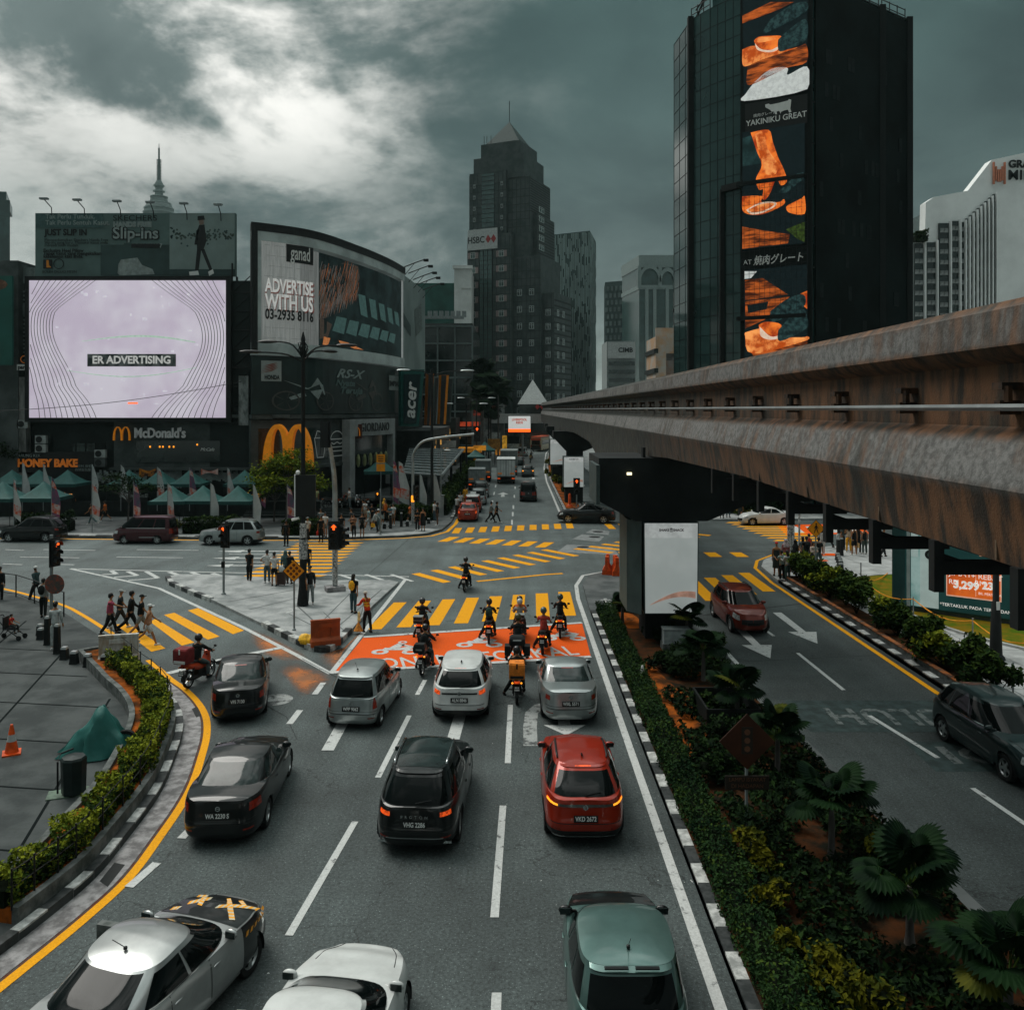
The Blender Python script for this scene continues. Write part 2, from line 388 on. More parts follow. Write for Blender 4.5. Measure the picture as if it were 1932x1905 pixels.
for p,q,w in(((560,1142),(612,1190),.07),((545,1158),(600,1185),.05),((500,1104),(690,1112),.05),((430,1135),(560,1112),.05),((640,1180),(720,1112),.05),((590,1190),(660,1120),.04),((610,1155),(655,1195),.04),((470,1150),(560,1128),.04)):
 seg(b,g(*p,.13).xy,g(*q,.13).xy,w,.134)
struct('island_joints',b,mat('island joint',(.1,.11,.11),.9))
bwkerb([g(*p)for p in((313,1093),(320,1104),(364,1123),(406,1139))],-.03,.22,.2,.8)
bwkerb(smoothpath([g(*p)for p in((494,1182),(525,1198),(563,1217),(595,1229),(614,1231),(630,1226),(646,1211),(666,1191))],5),-.03,.25,.22,.62,start=1)
M_PAVE2=mat('worn pavement',(.05,.06,.06),.8,col2=(.11,.12,.12),scale=.8,detail=9)
b=MB();b.prism([(-120,63.),(-60,62.5),(-36,62.1),(-20,61.2),(-12,61.3),(-8,62.2),(-6.3,63.3),(-5.4,65.5),(-5.,70),(-5.1,110),(-5.1,170),(-3,230),(3,300),(3,420),(-120,420)],-.05,.15);struct('far_pavement',b,M_PAVE2)
b=MB();b.strip([(-44,62.45),(-36,62.2),(-20,61.3),(-12,61.4),(-8,62.3),(-6.4,63.4),(-5.6,65.5)],.0,1.4,.154);struct('pavement_edge',b,M_ISL)
bwkerb([(-50,62.4),(-36,62.17),(-16,61.25)],-.02,.24,.2,1.25)
bwkerb([(-5.05,72),(-5.1,110),(-5.1,165)],-.02,.2,.2,.9)
MEDL=[(3.62,4),(3.62,40),(3.75,45),(4.3,47.4),(5.3,48.4),(6.5,48.3),(7.4,47),(7.75,44),(7.9,34),(8.1,26),(8.6,18),(9.,12),(9.2,4)]
b=MB();b.prism(MEDL,-.05,.15);struct('median_pavement',b,M_PAVE2)
bwkerb([(3.62,6),(3.62,39.2)],-.0,-.22,.2,.68)
b=MB();b.prism([(3.84,5),(3.84,39),(4.4,39.6),(7.3,39.2),(7.6,33),(7.8,26),(8.3,18),(8.9,5)],.1,.2);struct('median_soil',b,M_SOILD)
b=MB()
for q in([(4.7,22.5),(5.5,22.3),(6.,25.2),(5.3,28.5),(5.,31),(4.65,29)],[(4.7,35.6),(5.6,35.8),(5.4,38),(4.7,38.2)],[(5.6,29),(6.6,29.4),(6.2,31),(5.6,31)]):b.flat([(v.x,v.y)for v in smoothpath([Vector((*p,0))for p in q+q[:1]],4)[:-1]],.222)
struct('orange_soil',b,M_SOIL)
b=MB();b.prism([(5.,5),(5.,21),(6.2,27),(7.6,28),(7.8,24),(8.2,18),(8.8,5)],.12,.215);None
b=MB();b.prism([(4.75,77),(4.9,110),(5.5,135),(7.6,180),(12,230),(13.5,230),(9.,180),(7.,135),(6.7,110),(6.7,77),(5.8,76)],-.05,.15);struct('median_far_pavement',b,M_PAVE)
bwkerb([(4.75,77),(4.9,110),(5.5,135),(7.6,180)],.0,-.24,.2,.75)
bwkerb([(6.7,77),(6.7,110)],.0,.24,.2,.75)
b=MB();b.prism([(5.05,79),(5.2,110),(5.8,135),(7.8,178),(8.6,178),(6.7,135),(6.4,110),(6.4,79)],.1,.2);struct('median_far_soil',b,M_SOIL)
b=MB();b.prism([(14.42,4),(14.42,46),(14.7,50),(15.5,52.2),(17,54.2),(20,56.8),(30,60),(100,62),(100,4)],-.05,.15);struct('right_pavement',b,M_PAVE_R)
b=MB()
for k in range(26):seg(b,(15.,28+k*1.15+.02),(34,28+k*1.15),.03,.154)
for k in range(15):seg(b,(16+k*1.2,24),(16+k*1.2,54+k*.4),.03,.1545)
struct('paving_joints',b,mat('pale joint',(.2,.21,.205),.9))
bwkerb([(14.4,6),(14.4,46.5)],-.02,-.28,.2,.62)
b=MB();b.box((14.84,26,.2),(.16,41,.3));b.box((14.84,26,.37),(.2,41,.04),m=1);struct('planter_edging',b,[M_WALLC,mat('orange brick edging',(.06,.05,.04),.9,col2=(.36,.11,.025),scale=4,detail=8)])
b=MB();b.box((15.4,26,.2),(.96,41,.16));struct('right_planter_soil',b,M_SOILD)
LAWN=smoothpath([Vector((*p,0))for p in((17.75,41),(17.72,44.2),(18.1,45.7),(19.2,46.5),(21.2,47.2),(26,47.8),(34,48),(34,20),(27,24),(22.5,28.5),(19.9,32.5),(18.6,35),(17.9,38.5),(17.75,41))],5)
b=MB();b.prism([(p.x,p.y)for p in LAWN[:-1]],.1,.21);struct('lawn',b,M_GRASS)
b=MB();b.strip([(p.x,p.y)for p in LAWN],.0,.16,.12,.24);struct('lawn_edging',b,mat('pale edging',(.3,.31,.3),.8,var=.2))
b=MB();b.prism([(10.9,330),(11.5,110),(12.6,76),(14,72.6),(17,71.4),(26,71.8),(100,74),(100,330)],-.05,.15);struct('far_right_pavement',b,M_ISL)
# painted markings
wb,w2,yb,ob=MB(),MB(),MB(),MB();ZM=.008
def ppoly(b,pts,z=ZM,sc=None):
 b.flat([g(*p).xy for p in pts],z)
def c1(x,y):return((x/2.76)/1.294,(y/2.76+1300)/1.294)
def c3(x,y):return((900+x/3.22)/1.294,(1300+y/3.22)/1.294)
yb.strip(YL[:near_idx(YL,g(215,1197))+1],.1,-.1,ZM);yb.strip(YL[near_idx(YL,g(285,1249)):],.1,-.1,ZM)
yb.strip([(-60,62.),(-36,61.7),(-20,60.8),(-12,60.9),(-8,61.8),(-6.,62.9),(-5.,65.1),(-4.65,69.5),(-4.62,73)],-.16,.12,ZM)
yb.strip([(14.08,28.),(14.08,46),(14.4,50.2),(15.2,52.6),(16.7,54.6),(19.8,57.3),(30,60.5)],-.1,.1,ZM);yb.strip([(14.3,5),(14.1,28.05)],-.1,.1,ZM)
for q in(((1265,525),(1335,508),(1645,660),(1570,685)),((1105,555),(1175,540),(1480,700),(1400,722)),((1010,600),(1050,580),(1310,740),(1225,762)),((780,620),(860,610),(1115,780),(1020,803))):
 ppoly(yb,[c1(*p)for p in q])
for i in range(8):
 x=-5.9+i*1.215;y=36.2+.34*i;s=.45-.055*i
 yb.flat([(x-.3,y),(x+.32,y+.05),(x+.32+s,y+5.1),(x-.3+s,y+5.05)],ZM)
for i in range(11):
 y=47.6+i*1.16;x0,x1=-15.1,-10.6
 if y<59.6:yb.flat([(x0-.15,y),(x1-.2,y),(x1+.2,y+.58),(x0+.2,y+.58)],ZM)
for i in range(9):
 cx,cy=-5.4+i*.955,48.4+i*1.03
 dx_,dy_=2.1,-2.6;l=math.hypot(dx_,dy_);dx_/=l;dy_/=l;px,py=-dy_,dx_
 L0,L1,w=(-.2,3.,.27)
 yb.flat([(cx+dx_*L0-px*w,cy+dy_*L0-py*w),(cx+dx_*L1-px*w,cy+dy_*L1-py*w),(cx+dx_*L1+px*w,cy+dy_*L1+py*w),(cx+dx_*L0+px*w,cy+dy_*L0+py*w)],ZM)
yb.strip([g(*p).xy for p in((900,1097),(960,1091),(1030,1084),(1062,1082))],.16,-.12,ZM+.004)
for i in range(9):
 cx,cy=4.1+i*1.02,57.+i*.95
 yb.flat([(cx,cy),(cx+2.3,cy-1.7),(cx+2.65,cy-1.25),(cx+.35,cy+.45)],ZM)
for i in range(10):
 x=-4.3+i*.99;y=64.2+.3*i
 yb.flat([(x-.28,y),(x+.28,y+.05),(x+.36,y+3.),(x-.2,y+2.95)],ZM)
for i in range(4):
 x=7.9+i*1.12;y=66.6+.1*i;yb.flat([(x-.28,y),(x+.28,y),(x+.2,y+3.),(x-.36,y+3.)],ZM)
for i in range(7):
 x=-5.+i*1.14;y=60.2-.42*i;yb.flat([(x-.3,y),(x+.42,y),(x+1.15,y+2.2),(x+.42,y+2.25)],ZM)
for xr in(9.,10.15,11.3,12.45,13.6):yb.flat([(xr-.66,40.9+(xr-9)*.62),(xr,40.9+(xr-9)*.62),(xr+.05,45.9+(xr-9)*.62),(xr-.6,45.9+(xr-9)*.62)],ZM)
for i in range(9):
 y=60.5+i*1.2;x0=18.6-.12*i;yb.flat([(x0,y),(x0+3.8,y),(x0+4.3,y+.6),(x0+.5,y+.6)],ZM)
for i in range(4):x=9.2+i*1.7;yb.flat([(x,54.),(x+.8,54.),(x+.75,55.7),(x-.05,55.7)],ZM)
yb.flat([(7.,53.9),(7.9,53.9),(7.9,55.9),(7.,55.9)],ZM)
LZ=[0]
def line(b,pts,w=.15):
 LZ[0]+=1;b.strip(pts,w/2,-w/2,ZM+.003+(LZ[0]%23)*.0003)
def lg(b,pts,w=.15):line(b,[g(*p).xy for p in pts],w)
lg(wb,((133,1073),(300,1110),(459,1184),(560,1236),(624,1271)),.2);lg(wb,((624,1271),(700,1175),(765,1093)),.2)
lg(wb,((133,1073),(330,1078),(600,1084),(772,1088)),.17)
for q in(((690,283),(730,280),(790,285)),((770,303),(820,298),(925,292)),((870,325),(930,318),(1065,308))):
 pass
for(x0,y0),(xm,ym),(x1,y1)in(((860,262),(925,290),(770,302)),((985,262),(1065,307),(865,323)),((750,258),(785,280),(690,283))):
 lg(wb,(c1(x0,y0),c1(xm,ym)),.26);lg(wb,(c1(xm,ym),c1(x1,y1)),.22)
for(x0,y0),(x1,y1)in(((1140,266),(1250,303)),((1290,268),(1400,308)),((1430,275),(1555,315))):lg(wb,(c1(x0,y0),c1(x1,y1)),.3)
for x in(640,690,738):lg(wb,((x,1084),(x+40,1097)),.24)
lg(wb,(c1(1130,950),c1(1480,860),c1(1900,775)),.3)
for y,spans in((1037,((10,45),(82,180),(258,375))),(1051,((38,150),(220,345))),(1064,((5,42),(95,140))),(1045,((432,562),)),(1060,((415,550),))):
 for a,c in spans:lg(wb,((a,y),(c,y+1.5)),.15)
for y in(1040,1053,1067):
 x1=560-(y-1040)*.8;x0=x1-150
 p0,p1=g(x0+48,y),g(x1,y);wb.flat([(p0.x,p0.y-.14),(p1.x,p1.y-.14),(p1.x,p1.y+.14),(p0.x,p0.y+.14)],ZM+.003)
 q=g(x0,y);wb.flat([(q.x,q.y),(p0.x,p0.y-.5),(p0.x,p0.y+.5)],ZM+.003)
for pts in(((670,1550),(545,1765)),((772,1350),(713,1467)),((802,1283),(787,1311)),((456,1905),(380,2040))):lg(wb,pts,.15)
for pts in(((963,1330),(958,1440)),((949,1520),(933,1731)),((937,1873),(930,2060))):lg(wb,pts,.16)
for pts in(((610,1288),(594,1310)),((566,1340),(546,1366)),((358,1566),(342,1582)),((296,1628),(243,1674))):lg(wb,pts,.2)
lg(wb,((648,1362),(618,1416)),.34);lg(wb,((868,1350),(855,1395)),.36)
line(wb,[(3.27,4),(3.27,42),(3.42,45.2),(4.,47.9),(5.3,49.),(6.6,48.9)],.2)
q=g(1068,1385);wb.flat([(q.x-.18,q.y+.72),(q.x+.18,q.y+.72),(q.x+.18,q.y+1.6),(q.x-.18,q.y+1.6)],ZM+.003);wb.flat([(q.x-.62,q.y+.7),(q.x+.62,q.y+.7),(q.x,q.y-.1)],ZM+.003)
w2.strip([g(*p).xy for p in((1001,1407),(1000,1370),(1003,1345),(1018,1332),(1040,1328))],.2,-.2,ZM)
q=g(520,1320);w2.lathe([(.01,0),(.55,0)],(q.x,q.y,ZM),18,caps=False)
for pts in(((1372,1232),(1400,1262)),((1437,1318),(1478,1358)),((1515,1400),(1588,1468)),((1628,1512),(1730,1607)),((1797,1673),(1935,1795)),((1980,1840),(2100,1950))):lg(wb,pts,.17)
for pts in(((1505,1232),(1592,1302)),((1640,1350),(1770,1430)),((1835,1487),(1945,1562)),((1432,1180),(1460,1200))):lg(wb,pts,.14)
def arrow(b,x,y,l,w=.2,hw=.62,hl=1.5,s=1):
 b.flat([(x-w,y),(x+w,y),(x+w*.8,y+s*(l-hl)),(x-w*.8,y+s*(l-hl))],ZM+.003)
 b.flat([(x-hw,y+s*(l-hl)),(x+hw,y+s*(l-hl)),(x,y+s*l)],ZM+.003)
arrow(wb,12.25,39.2,5.2,.2,.6,1.8,-1);arrow(wb,9.75,37.4,5.4,.2,.6,1.8,-1)
for x in(-1.,2.2):arrow(wb,x,91,5.,.2,.62,2.4)
for x in(-.6,2.9):arrow(wb,x,114,5.,.2,.62,2.4)
arrow(wb,9.3,86,5.2,.2,.6,2.2)
for y in(69,74.5,80,90,100,118,130,142):line(wb,[(-.0+(y-69)*.012,y),(.0+(y-69)*.012,y+3)],.15)
for y in(84,93,102):line(wb,[(-2.,y),(-2.,y+3.4)],.15)
for y in(92,104,118):line(wb,[(8.9,y),(8.9,y+4)],.15)
line(wb,[(4.35,77.5),(4.5,110),(5.1,135),(7.2,180),(11.5,232)],.2);line(wb,[(7.1,78),(7.1,110)],.18)
yb.strip([(.4,150),(1.,172),(3.6,205),(8.6,240)],.3,-.3,ZM)
struct('white_markings',wb,M_WHITE);struct('yellow_crossing_bars',yb,M_YEL)
M_WHITE3=wornpaint('ghost white paint',(.17,.19,.185),(.03,.045,.044),.46,3.5)
for(x0,x1,y0,y1)in((8.7,13.7,24.7,27.4),(11.,13.7,22.,24.)):
 ob2=MB();ob2.flat([(x0,y0),(x1,y0),(x1+.1,y1),(x0+.1,y1)],.004);struct('overpainted_patch',ob2,mat('overpainted asphalt',(.028,.045,.044),.7,var=.35,scale=3,detail=8))
o=text('PULUH',1.9,M_WHITE3,None,(11.9,26.,ZM),(0,0,R(178)),'road_lettering',.0005,.03,sx=.75);o['kind']='structure'
M_WHITE3=M_WHITE3;o=text('DI',1.6,M_WHITE3,None,(12.6,23.1,ZM),(0,0,R(178)),'road_lettering',.0005,.03,sx=1.2);o['kind']='structure'
struct('worn_markings',w2,M_WHITE2)
Z4=[g(686,1202).xy,g(1098,1175).xy,g(1115,1239).xy,g(630.7,1268.6).xy]
ob.flat(Z4,.005);struct('motorcycle_zone_paint',ob,M_ORZ)
b=MB()
for i in(0,2):line(b,[Z4[i],Z4[(i+1)%4]],.26)
struct('zone_border',b,M_WHITE)
t0,t1=g(672,1257),g(1093,1228)
o=text('ZON  MOTOSIKAL',1.75,M_WHITE,None,((t0.x+t1.x)/2,(t0.y+t1.y)/2+.05,.012),(0,0,math.atan2(t1.y-t0.y,t1.x-t0.x)),'zone_lettering',.0005,.02,fit=8.3,space=1.05);o['kind']='structure'
def bikeicon(b,x,y,s,z):
 def ring(cx,cy,r):
  b.loft([[(x+s*(cx+r*k*math.cos(a*R(30))),y+s*(cy+r*k*math.sin(a*R(30))),z)for a in range(12)]for k in(.45,1.)],0,False)
 ring(-.62,0,.36);ring(.62,0,.36)
 for pl_ in(((-.6,.25),(.5,.25),(.75,.75),(.45,.8),(.1,.55),(-.5,.6)),((-.35,.55),(.1,.6),(.3,1.1),(-.05,1.25)),((.1,.9),(.6,.72),(.65,.82),(.2,1.1))):
  b.flat([(x+s*p[0],y+s*p[1])for p in pl_],z+.001)
 ring(.12,1.42,.2)
b=MB()
for p in((748,1225),(905,1212),(1062,1200)):
 q=g(*p);bikeicon(b,q.x,q.y-.35,.95,.011)
struct('zone_icons',b,M_WHITE)
FADE=[]
def _dust(b,q):
 P_=[g(*p)for p in q];P_=smoothpath(P_+P_[:1],4)[:-1];c=sum(P_,Vector())/len(P_);K=(1.25,1.,.7,.35,.02)
 b.loft([[(c.x+(p.x-c.x)*k,c.y+(p.y-c.y)*k,.003)for p in P_]for k in K],0,False)
 for k in K:FADE.extend([1-k/1.25]*len(P_))
b=MB()
for q in(((470,1185),(520,1205),(580,1240),(560,1248),(510,1240),(478,1215)),((560,1250),(624,1276),(600,1300),(572,1312),(548,1290),(530,1262)),((600,1236),(640,1232),(672,1200),(690,1185),(650,1228),(628,1262))):_dust(b,q)
me=b.mesh('paint_dust');at_=me.color_attributes.new('fade','FLOAT_COLOR','POINT')
for i,f in enumerate(FADE):at_.data[i].color=(f,f,f,1)
o=link('paint_dust',me,M_ORD);o['kind']='structure'
t=M_ORD.node_tree;bs=t.nodes['Principled BSDF'];fa=nd(t,'ShaderNodeAttribute',attribute_name='fade');n_=nd(t,'ShaderNodeTexNoise',inp={'Scale':5,'Detail':9,'Roughness':.75});tx=nd(t,'ShaderNodeTexCoord');t.links.new(tx.outputs['Object'],n_.inputs['Vector'])
ad=nd(t,'ShaderNodeMath',operation='ADD');t.links.new(fa.outputs['Fac'],ad.inputs[0]);t.links.new(n_.outputs['Fac'],ad.inputs[1]);mr=nd(t,'ShaderNodeMapRange',interpolation_type='SMOOTHSTEP',inp={1:.62,2:1.35,4:.8});t.links.new(ad.outputs[0],mr.inputs[0]);t.links.new(mr.outputs[0],bs.inputs['Alpha'])
b=MB();ppoly(b,((1070,1027),(1155,1032),(1168,1047),(1050,1041)),.004);ppoly(b,((1118,998),(1150,1002),(1148,1009),(1105,1005)),.004);ppoly(b,((1098,1008),(1140,1012),(1130,1022),(1080,1017)),.004)
struct('patched_road',b,mat('pale road patch',(.19,.205,.205),.75,var=.2,scale=2))
b=MB()
for p in((1128,1003),(1122,1013),(1100,1032)):q=g(*p);b.lathe([(.01,0),(.42,0)],(q.x,q.y,.009),16,caps=False)
b.flat([g(*p).xy for p in((188,1663),(216,1628),(236,1632),(203,1674))],.016);b.flat([g(*p).xy for p in((362,1338),(372,1333),(380,1350),(370,1354))],.016)
struct('drain_covers',b,M_DSTEEL)
b=MB()
for pts in(((570,1243),(605,1262),(650,1285)),((770,1018),(690,1088)),((500,1330),(540,1352),(560,1395))):lg(b,pts,.03)
seg(b,(8.6,31.6),(13.9,32.4),.05,.006);seg(b,(8.5,38.6),(14,41.),.12,.0055)
struct('road_seams',b,mat('road seam',(.04,.045,.045),.9))
b=MB()
for(px,py,z)in((552,1152,.138),(1472/1.-378+50,1134,.158)):
 q=g(px,py,z)
 for pl_ in(((-.05,.0),(.05,0),(.12,.5),(-.12,.5)),((-.3,.35),(.3,.3),(.3,.4),(-.3,.46)),((-.1,0),(-.3,-.5),(-.2,-.52),(.05,-.02)),((.1,0),(.3,-.42),(.2,-.46),(-.02,-.02)),((-.09,.56),(.09,.56),(.09,.76),(-.09,.76))):
  b.flat([(q.x+p[0]*.8,q.y+p[1]*.8)for p in pl_],z)
struct('walking_figure_marks',b,M_WHITE)
b=MB();b.box((0,485,154.4),(1260,1070,311));hzo=b.build('haze',bpy.data.materials.new('haze air'));hzo['kind']='stuff'
hm=hzo.data.materials[0];hm.use_nodes=True;ht=hm.node_tree;ht.nodes.clear()
pv=nd(ht,'ShaderNodeVolumePrincipled');pv.inputs['Color'].default_value=(.62,.86,.83,1);pv.inputs['Density'].default_value=.0001;pv.inputs['Anisotropy'].default_value=.2
mo=nd(ht,'ShaderNodeOutputMaterial');ht.links.new(pv.outputs[0],mo.inputs['Volume'])
# buildings and their screens
M_DKW=mat('dark wall',(.011,.017,.016),.75,var=.35,scale=.4,detail=7)
M_GRW=mat('grey cement wall',(.034,.045,.043),.8,col2=(.075,.088,.086),scale=.5,detail=8)
M_DGL=mat('dark facade glass',(.01,.02,.019),.12,var=.3,scale=.3,spec=.7)
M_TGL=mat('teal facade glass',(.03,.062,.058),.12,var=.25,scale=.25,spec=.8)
M_LED=mat('lilac screen image',(.5,.43,.53),.5,emis=.55,col2=(.6,.555,.63),scale=.16,detail=3,spec=.1)
M_INK=mat('printed black',(.01,.012,.012),.6,var=.1)
M_PWH=mat('printed white',(.62,.63,.61),.6,var=.05)
M_PGR=mat('printed grey green',(.085,.135,.127),.6,var=.12,scale=.3)
M_PDT=mat('printed dark teal',(.03,.055,.053),.6,var=.2,scale=.3)
def box_thing(name,label,cat,mats,mb,group=None):
 return tag(mb.build(name,mats),label,cat,group)
def decal(parent,pts3,m,name,off=.0):
 b=MB();b.poly(pts3);return b.build(name,m,parent)
# McDonald's block
PATH=[Vector(p)for p in((-24.,77.9,0),(-23.7,78,0),(-19.5,81.6,0),(-16.6,89,0),(-14.6,96.2,0),(-13.5,102.8,0))]
PATH=resample(smoothpath(PATH,10),.4);PLEN=sum((PATH[i+1]-PATH[i]).length for i in range(len(PATH)-1))
CUM=[.0]
for i in range(len(PATH)-1):CUM.append(CUM[-1]+(PATH[i+1]-PATH[i]).length)
def S(u,z,off=.0):
 """point on the curved corner: u metres along, height z, off metres out towards the street"""
 u=max(.0,min(u,CUM[-1]-1e-4));i=0
 while i<len(CUM)-2 and CUM[i+1]<u:i+=1
 t=(u-CUM[i])/(CUM[i+1]-CUM[i]);p=PATH[i].lerp(PATH[i+1],t);a,c=PATH[max(i-1,0)],PATH[min(i+2,len(PATH)-1)];d=(c-a).normalized()
 return Vector((p.x+d.y*off,p.y-d.x*off,z))
def u_at(x):
 """metres along the corner seen at photograph column x"""
 best=min(range(len(PATH)),key=lambda i:abs(PATH[i].x*F/PATH[i].y+CX-x));return CUM[best]
def sheet(u0,u1,z0,z1,off,th=.0,n=24,m=0,b=None):
 b=b or MB();us=[u0+(u1-u0)*i/n for i in range(n+1)]
 if not th:b.loft([[S(u,z0,off),S(u,z1,off)]for u in us],m,False,False)
 else:b.loft([[S(u,z0,off),S(u,z1,off),S(u,z1,off-th),S(u,z0,off-th)]for u in us],m)
 return b
def stext(body,size,m,parent,u,z,off,name='lettering',u0=None,**k):
 if u0 is not None:k['fit']=abs(u0-u)*2
 o=text(body,size,m,parent,name=name,**k);me=o.data.copy();o.data=me
 for v in me.vertices:p=S(u+v.co.x,z+v.co.y,off+v.co.z);v.co=p
 o.location=(0,0,0);o.rotation_euler=(0,0,0);return o
def spoly(parent,pts,m,off,name,n=1):
 b=MB()
 for q in(pts if isinstance(pts[0][0],(tuple,list))else[pts]):b.poly([S(u,z,off)for u,z in q])
 return b.build(name,m,parent)
mall=thing('shop_building','dark grey corner shop block behind the tents carrying the curved screen and burger restaurant','building',(-30,90,0))
def P(o,par):o.parent=par;o.matrix_parent_inverse=Matrix.Translation(-Vector(par.location));return o
def part(par,name,mb,mats,smooth=False):return P(mb.build(name,mats,None,smooth),par)
foot=[(-46,80),(-24.2,79.2)]+[(S(u,0,-1.2).x,S(u,0,-1.2).y)for u in(1,4,8,12,16,20,24,CUM[-1])]+[(-13.5,128),(-46,128)]
b=MB();b.prism(foot,.1,21.4);part(mall,'wall',b,M_DKW)
b=MB();b.box((-30.5,79.6,6.3),(13.5,.5,4.6));sheet(.2,u_at(662),4.,8.4,-.3,.8,b=b);part(mall,'upper_wall',b,M_GRW)
b=MB();b.box((-29.2,79.2,8.75),(17,.7,.3));sheet(.2,CUM[-1],8.5,8.9,.1,1.,b=b);b.box((-30.5,79.1,3.85),(13.8,.8,.25));sheet(.2,u_at(662),3.7,4.,.1,1.,b=b);part(mall,'ledge',b,M_GRW)
b=MB();b.box((-31.2,79.3,5.45),(7.8,.12,2.));w=part(mall,'window',b,M_DGL)
b=MB()
for x in(-33.8,-32.9,-32.6,-32.,-31.6,-29.4):b.box((x,79.2,6.1-(.2 if int(x*10)%3 else 0)),(.1,.1,.16))
part(mall,'ceiling_lamps',b,M_LEDA)
w=sheet(u_at(486),u_at(556),4.3,7.6,-.22);part(mall,'window',w,M_DGL)
w=sheet(u_at(582),u_at(622),4.5,7.6,-.22);part(mall,'window',w,M_DGL)
b=MB()
for k in range(34):
 x=-38.6+k*.2;
 if x<-29 and not(-34.2<x<-33.4):b.box((x,79.15,3.1+.16*math.sin(k*2.3)),(.21,.05,.75+.3*abs(math.sin(k*1.7))))
for k in range(26):b.box((-29.9+k*.2,79.15,3.15+.12*math.sin(k*1.9)),(.21,.05,.6+.3*abs(math.sin(k*1.3))))
b.box((-31.6,79.1,3.),(1.6,.06,1.9));part(mall,'whitewash_patches',b,mat('rough whitewash',(.16,.19,.185),.8,var=.3,scale=2))
b=MB();b.box((-33.6,79.28,1.9),(20,.2,3.2));sheet(.4,CUM[-1],.2,3.6,-.7,b=b);part(mall,'shopfront',b,mat('unlit shopfront',(.008,.012,.012),.3,var=.5,scale=1.2,detail=5))
def sign(name,label,loc,group=None,cat='sign'):return thing(name,label,cat,loc,0,group)
def arch_m(parent,x,y,z,w,h,d,m,name='arches',bar=.16):
 b=MB()
 for s in(-1,1):
  ring=[]
  for i in range(19):
   a=math.pi*i/18;px=s*w*.25+-math.cos(a)*w*.25;pz=math.sin(a)**.75*h
   k=bar*w*.5*(1+.25*abs(math.cos(a))-.3*math.sin(a));ax,az=-math.cos(a),math.sin(a)*.9
   q=Vector((x+px-ax*k*.5,y,z+pz-az*k*.6));r=Vector((x+px+ax*k*.5,y,z+pz+az*k*.35))
   dy_=.01*s
   ring.append([(q.x,y-d/2+dy_,q.z),(r.x,y-d/2+dy_,r.z),(r.x,y+d/2+dy_,r.z),(q.x,y+d/2+dy_,q.z)])
  b.loft(ring)
 return b.build(name,m,parent)
M_ARCH=mat('amber arch',(.8,.25,.008),.4,var=.08,emis=.12)
o=sign('restaurant_sign','grey restaurant name in raised letters with small amber arches under the lilac screen',(-32.8,79,7.25))
arch_m(o,-3.55,0,-.75,1.45,1.25,.2,M_ARCH);text("McDonald's",1.28,mat('grey sign letters',(.3,.32,.315),.5,var=.1,emis=.1),o,(0,0,-.1),extrude=.08,bold=.03,fit=4.75)
text('McCafe',.42,M_PWH,o,(4.4,.0,-1.6),extrude=.02,shear=.4)
o=sign('golden_arches','giant amber arches standing in front of the restaurant windows above the small tree',(-20.3,77.,4.))
arch_m(o,0,0,0,3.7,3.9,.9,M_ARCH,bar=.34)
o=sign('arches_box_sign','small dark red box sign with amber arches beside the clothes shop portal',(*S(u_at(662),7.1,.6),))
b=MB();b.box((0,0,0),(1.3,.3,1.5));b.build('box',mat('dark red box',(.05,.012,.006),.5),o);arch_m(o,0,-.2,-.45,.9,.85,.06,M_ARCH)
b=MB();uu=u_at(648)
def sline(pts,w=.09):
 for i in range(len(pts)-1):
  p,q=Vector(pts[i]),Vector(pts[i+1]);nn=Vector((-(q-p).y,(q-p).x)).normalized()*w/2
  b.poly([S(uu+v.x,v.y,.02)for v in(p+nn,p-nn,q-nn,q+nn)])
sline([(-1.2+1.2*-math.cos(R(a)),6.4+.8*math.sin(R(a)))for a in range(0,181,20)]);sline([(-2.4,6.4),(0,6.4)]);sline([(-2.4,6.1),(-1.8,5.9),(-1.2,6.1),(-.6,5.9),(0,6.1)]);sline([(-2.4,5.6),(0,5.6)]);sline([(-2.4,5.2),(-2.2,4.7),(-.2,4.7),(0,5.2),(-2.4,5.2)])
sline([(-5,6.6),(-4.6,4.7),(-3.6,4.7),(-3.2,6.6),(-5,6.6)]);sline([(-4.9,6.6),(-4.6,7.3),(-3.7,7.1),(-3.2,6.6)])
P(b.build('burger_drawing',M_PWH),mall)
uG=u_at(698);o=sign('clothes_shop_portal','pale stone portal of the clothes shop with its name over a glass front',S(uG,0,0).to_tuple(),cat='shop front')
def PP(ob):ob.matrix_parent_inverse=Matrix.Translation(-o.location);return ob
b=sheet(uG-6.2,uG+5.2,6.6,8.35,.9,.9,8);b2=sheet(uG-6.2,uG-5.1,.2,6.59,.9,.9,2,b=b);sheet(uG+4.5,uG+5.2,.9,6.59,.9,.9,2,b=b);PP(b.build('frame',mat('pale portal stone',(.25,.27,.265),.7,var=.15,scale=.8),o))
PP(sheet(uG-5.,uG+4.4,3.2,6.5,.2).build('window',M_DGL,o));b=MB()
for k in range(6):
 p=S(uG-3.6+k*1.4,4.,.45);b.ell(p,(.22,.22,.7),8,6)
PP(b.build('mannequins',mat('pale mannequin cloth',(.22,.25,.12),.8,var=.4,scale=.8),o));l=stext('GIORDANO',1.25,mat('dark sign letter',(.02,.025,.025),.5),o,uG-.4,7.45,.93,extrude=.04,bold=.015,space=1.1);l.matrix_parent_inverse=Matrix.Translation(-o.location)
o=thing('curved_screen','large curved advertising screen in a dark frame on the corner of the block','screen',S(CUM[-1]/2,14,0))
def PO(ob):ob.matrix_parent_inverse=Matrix.Translation(-o.location);return ob
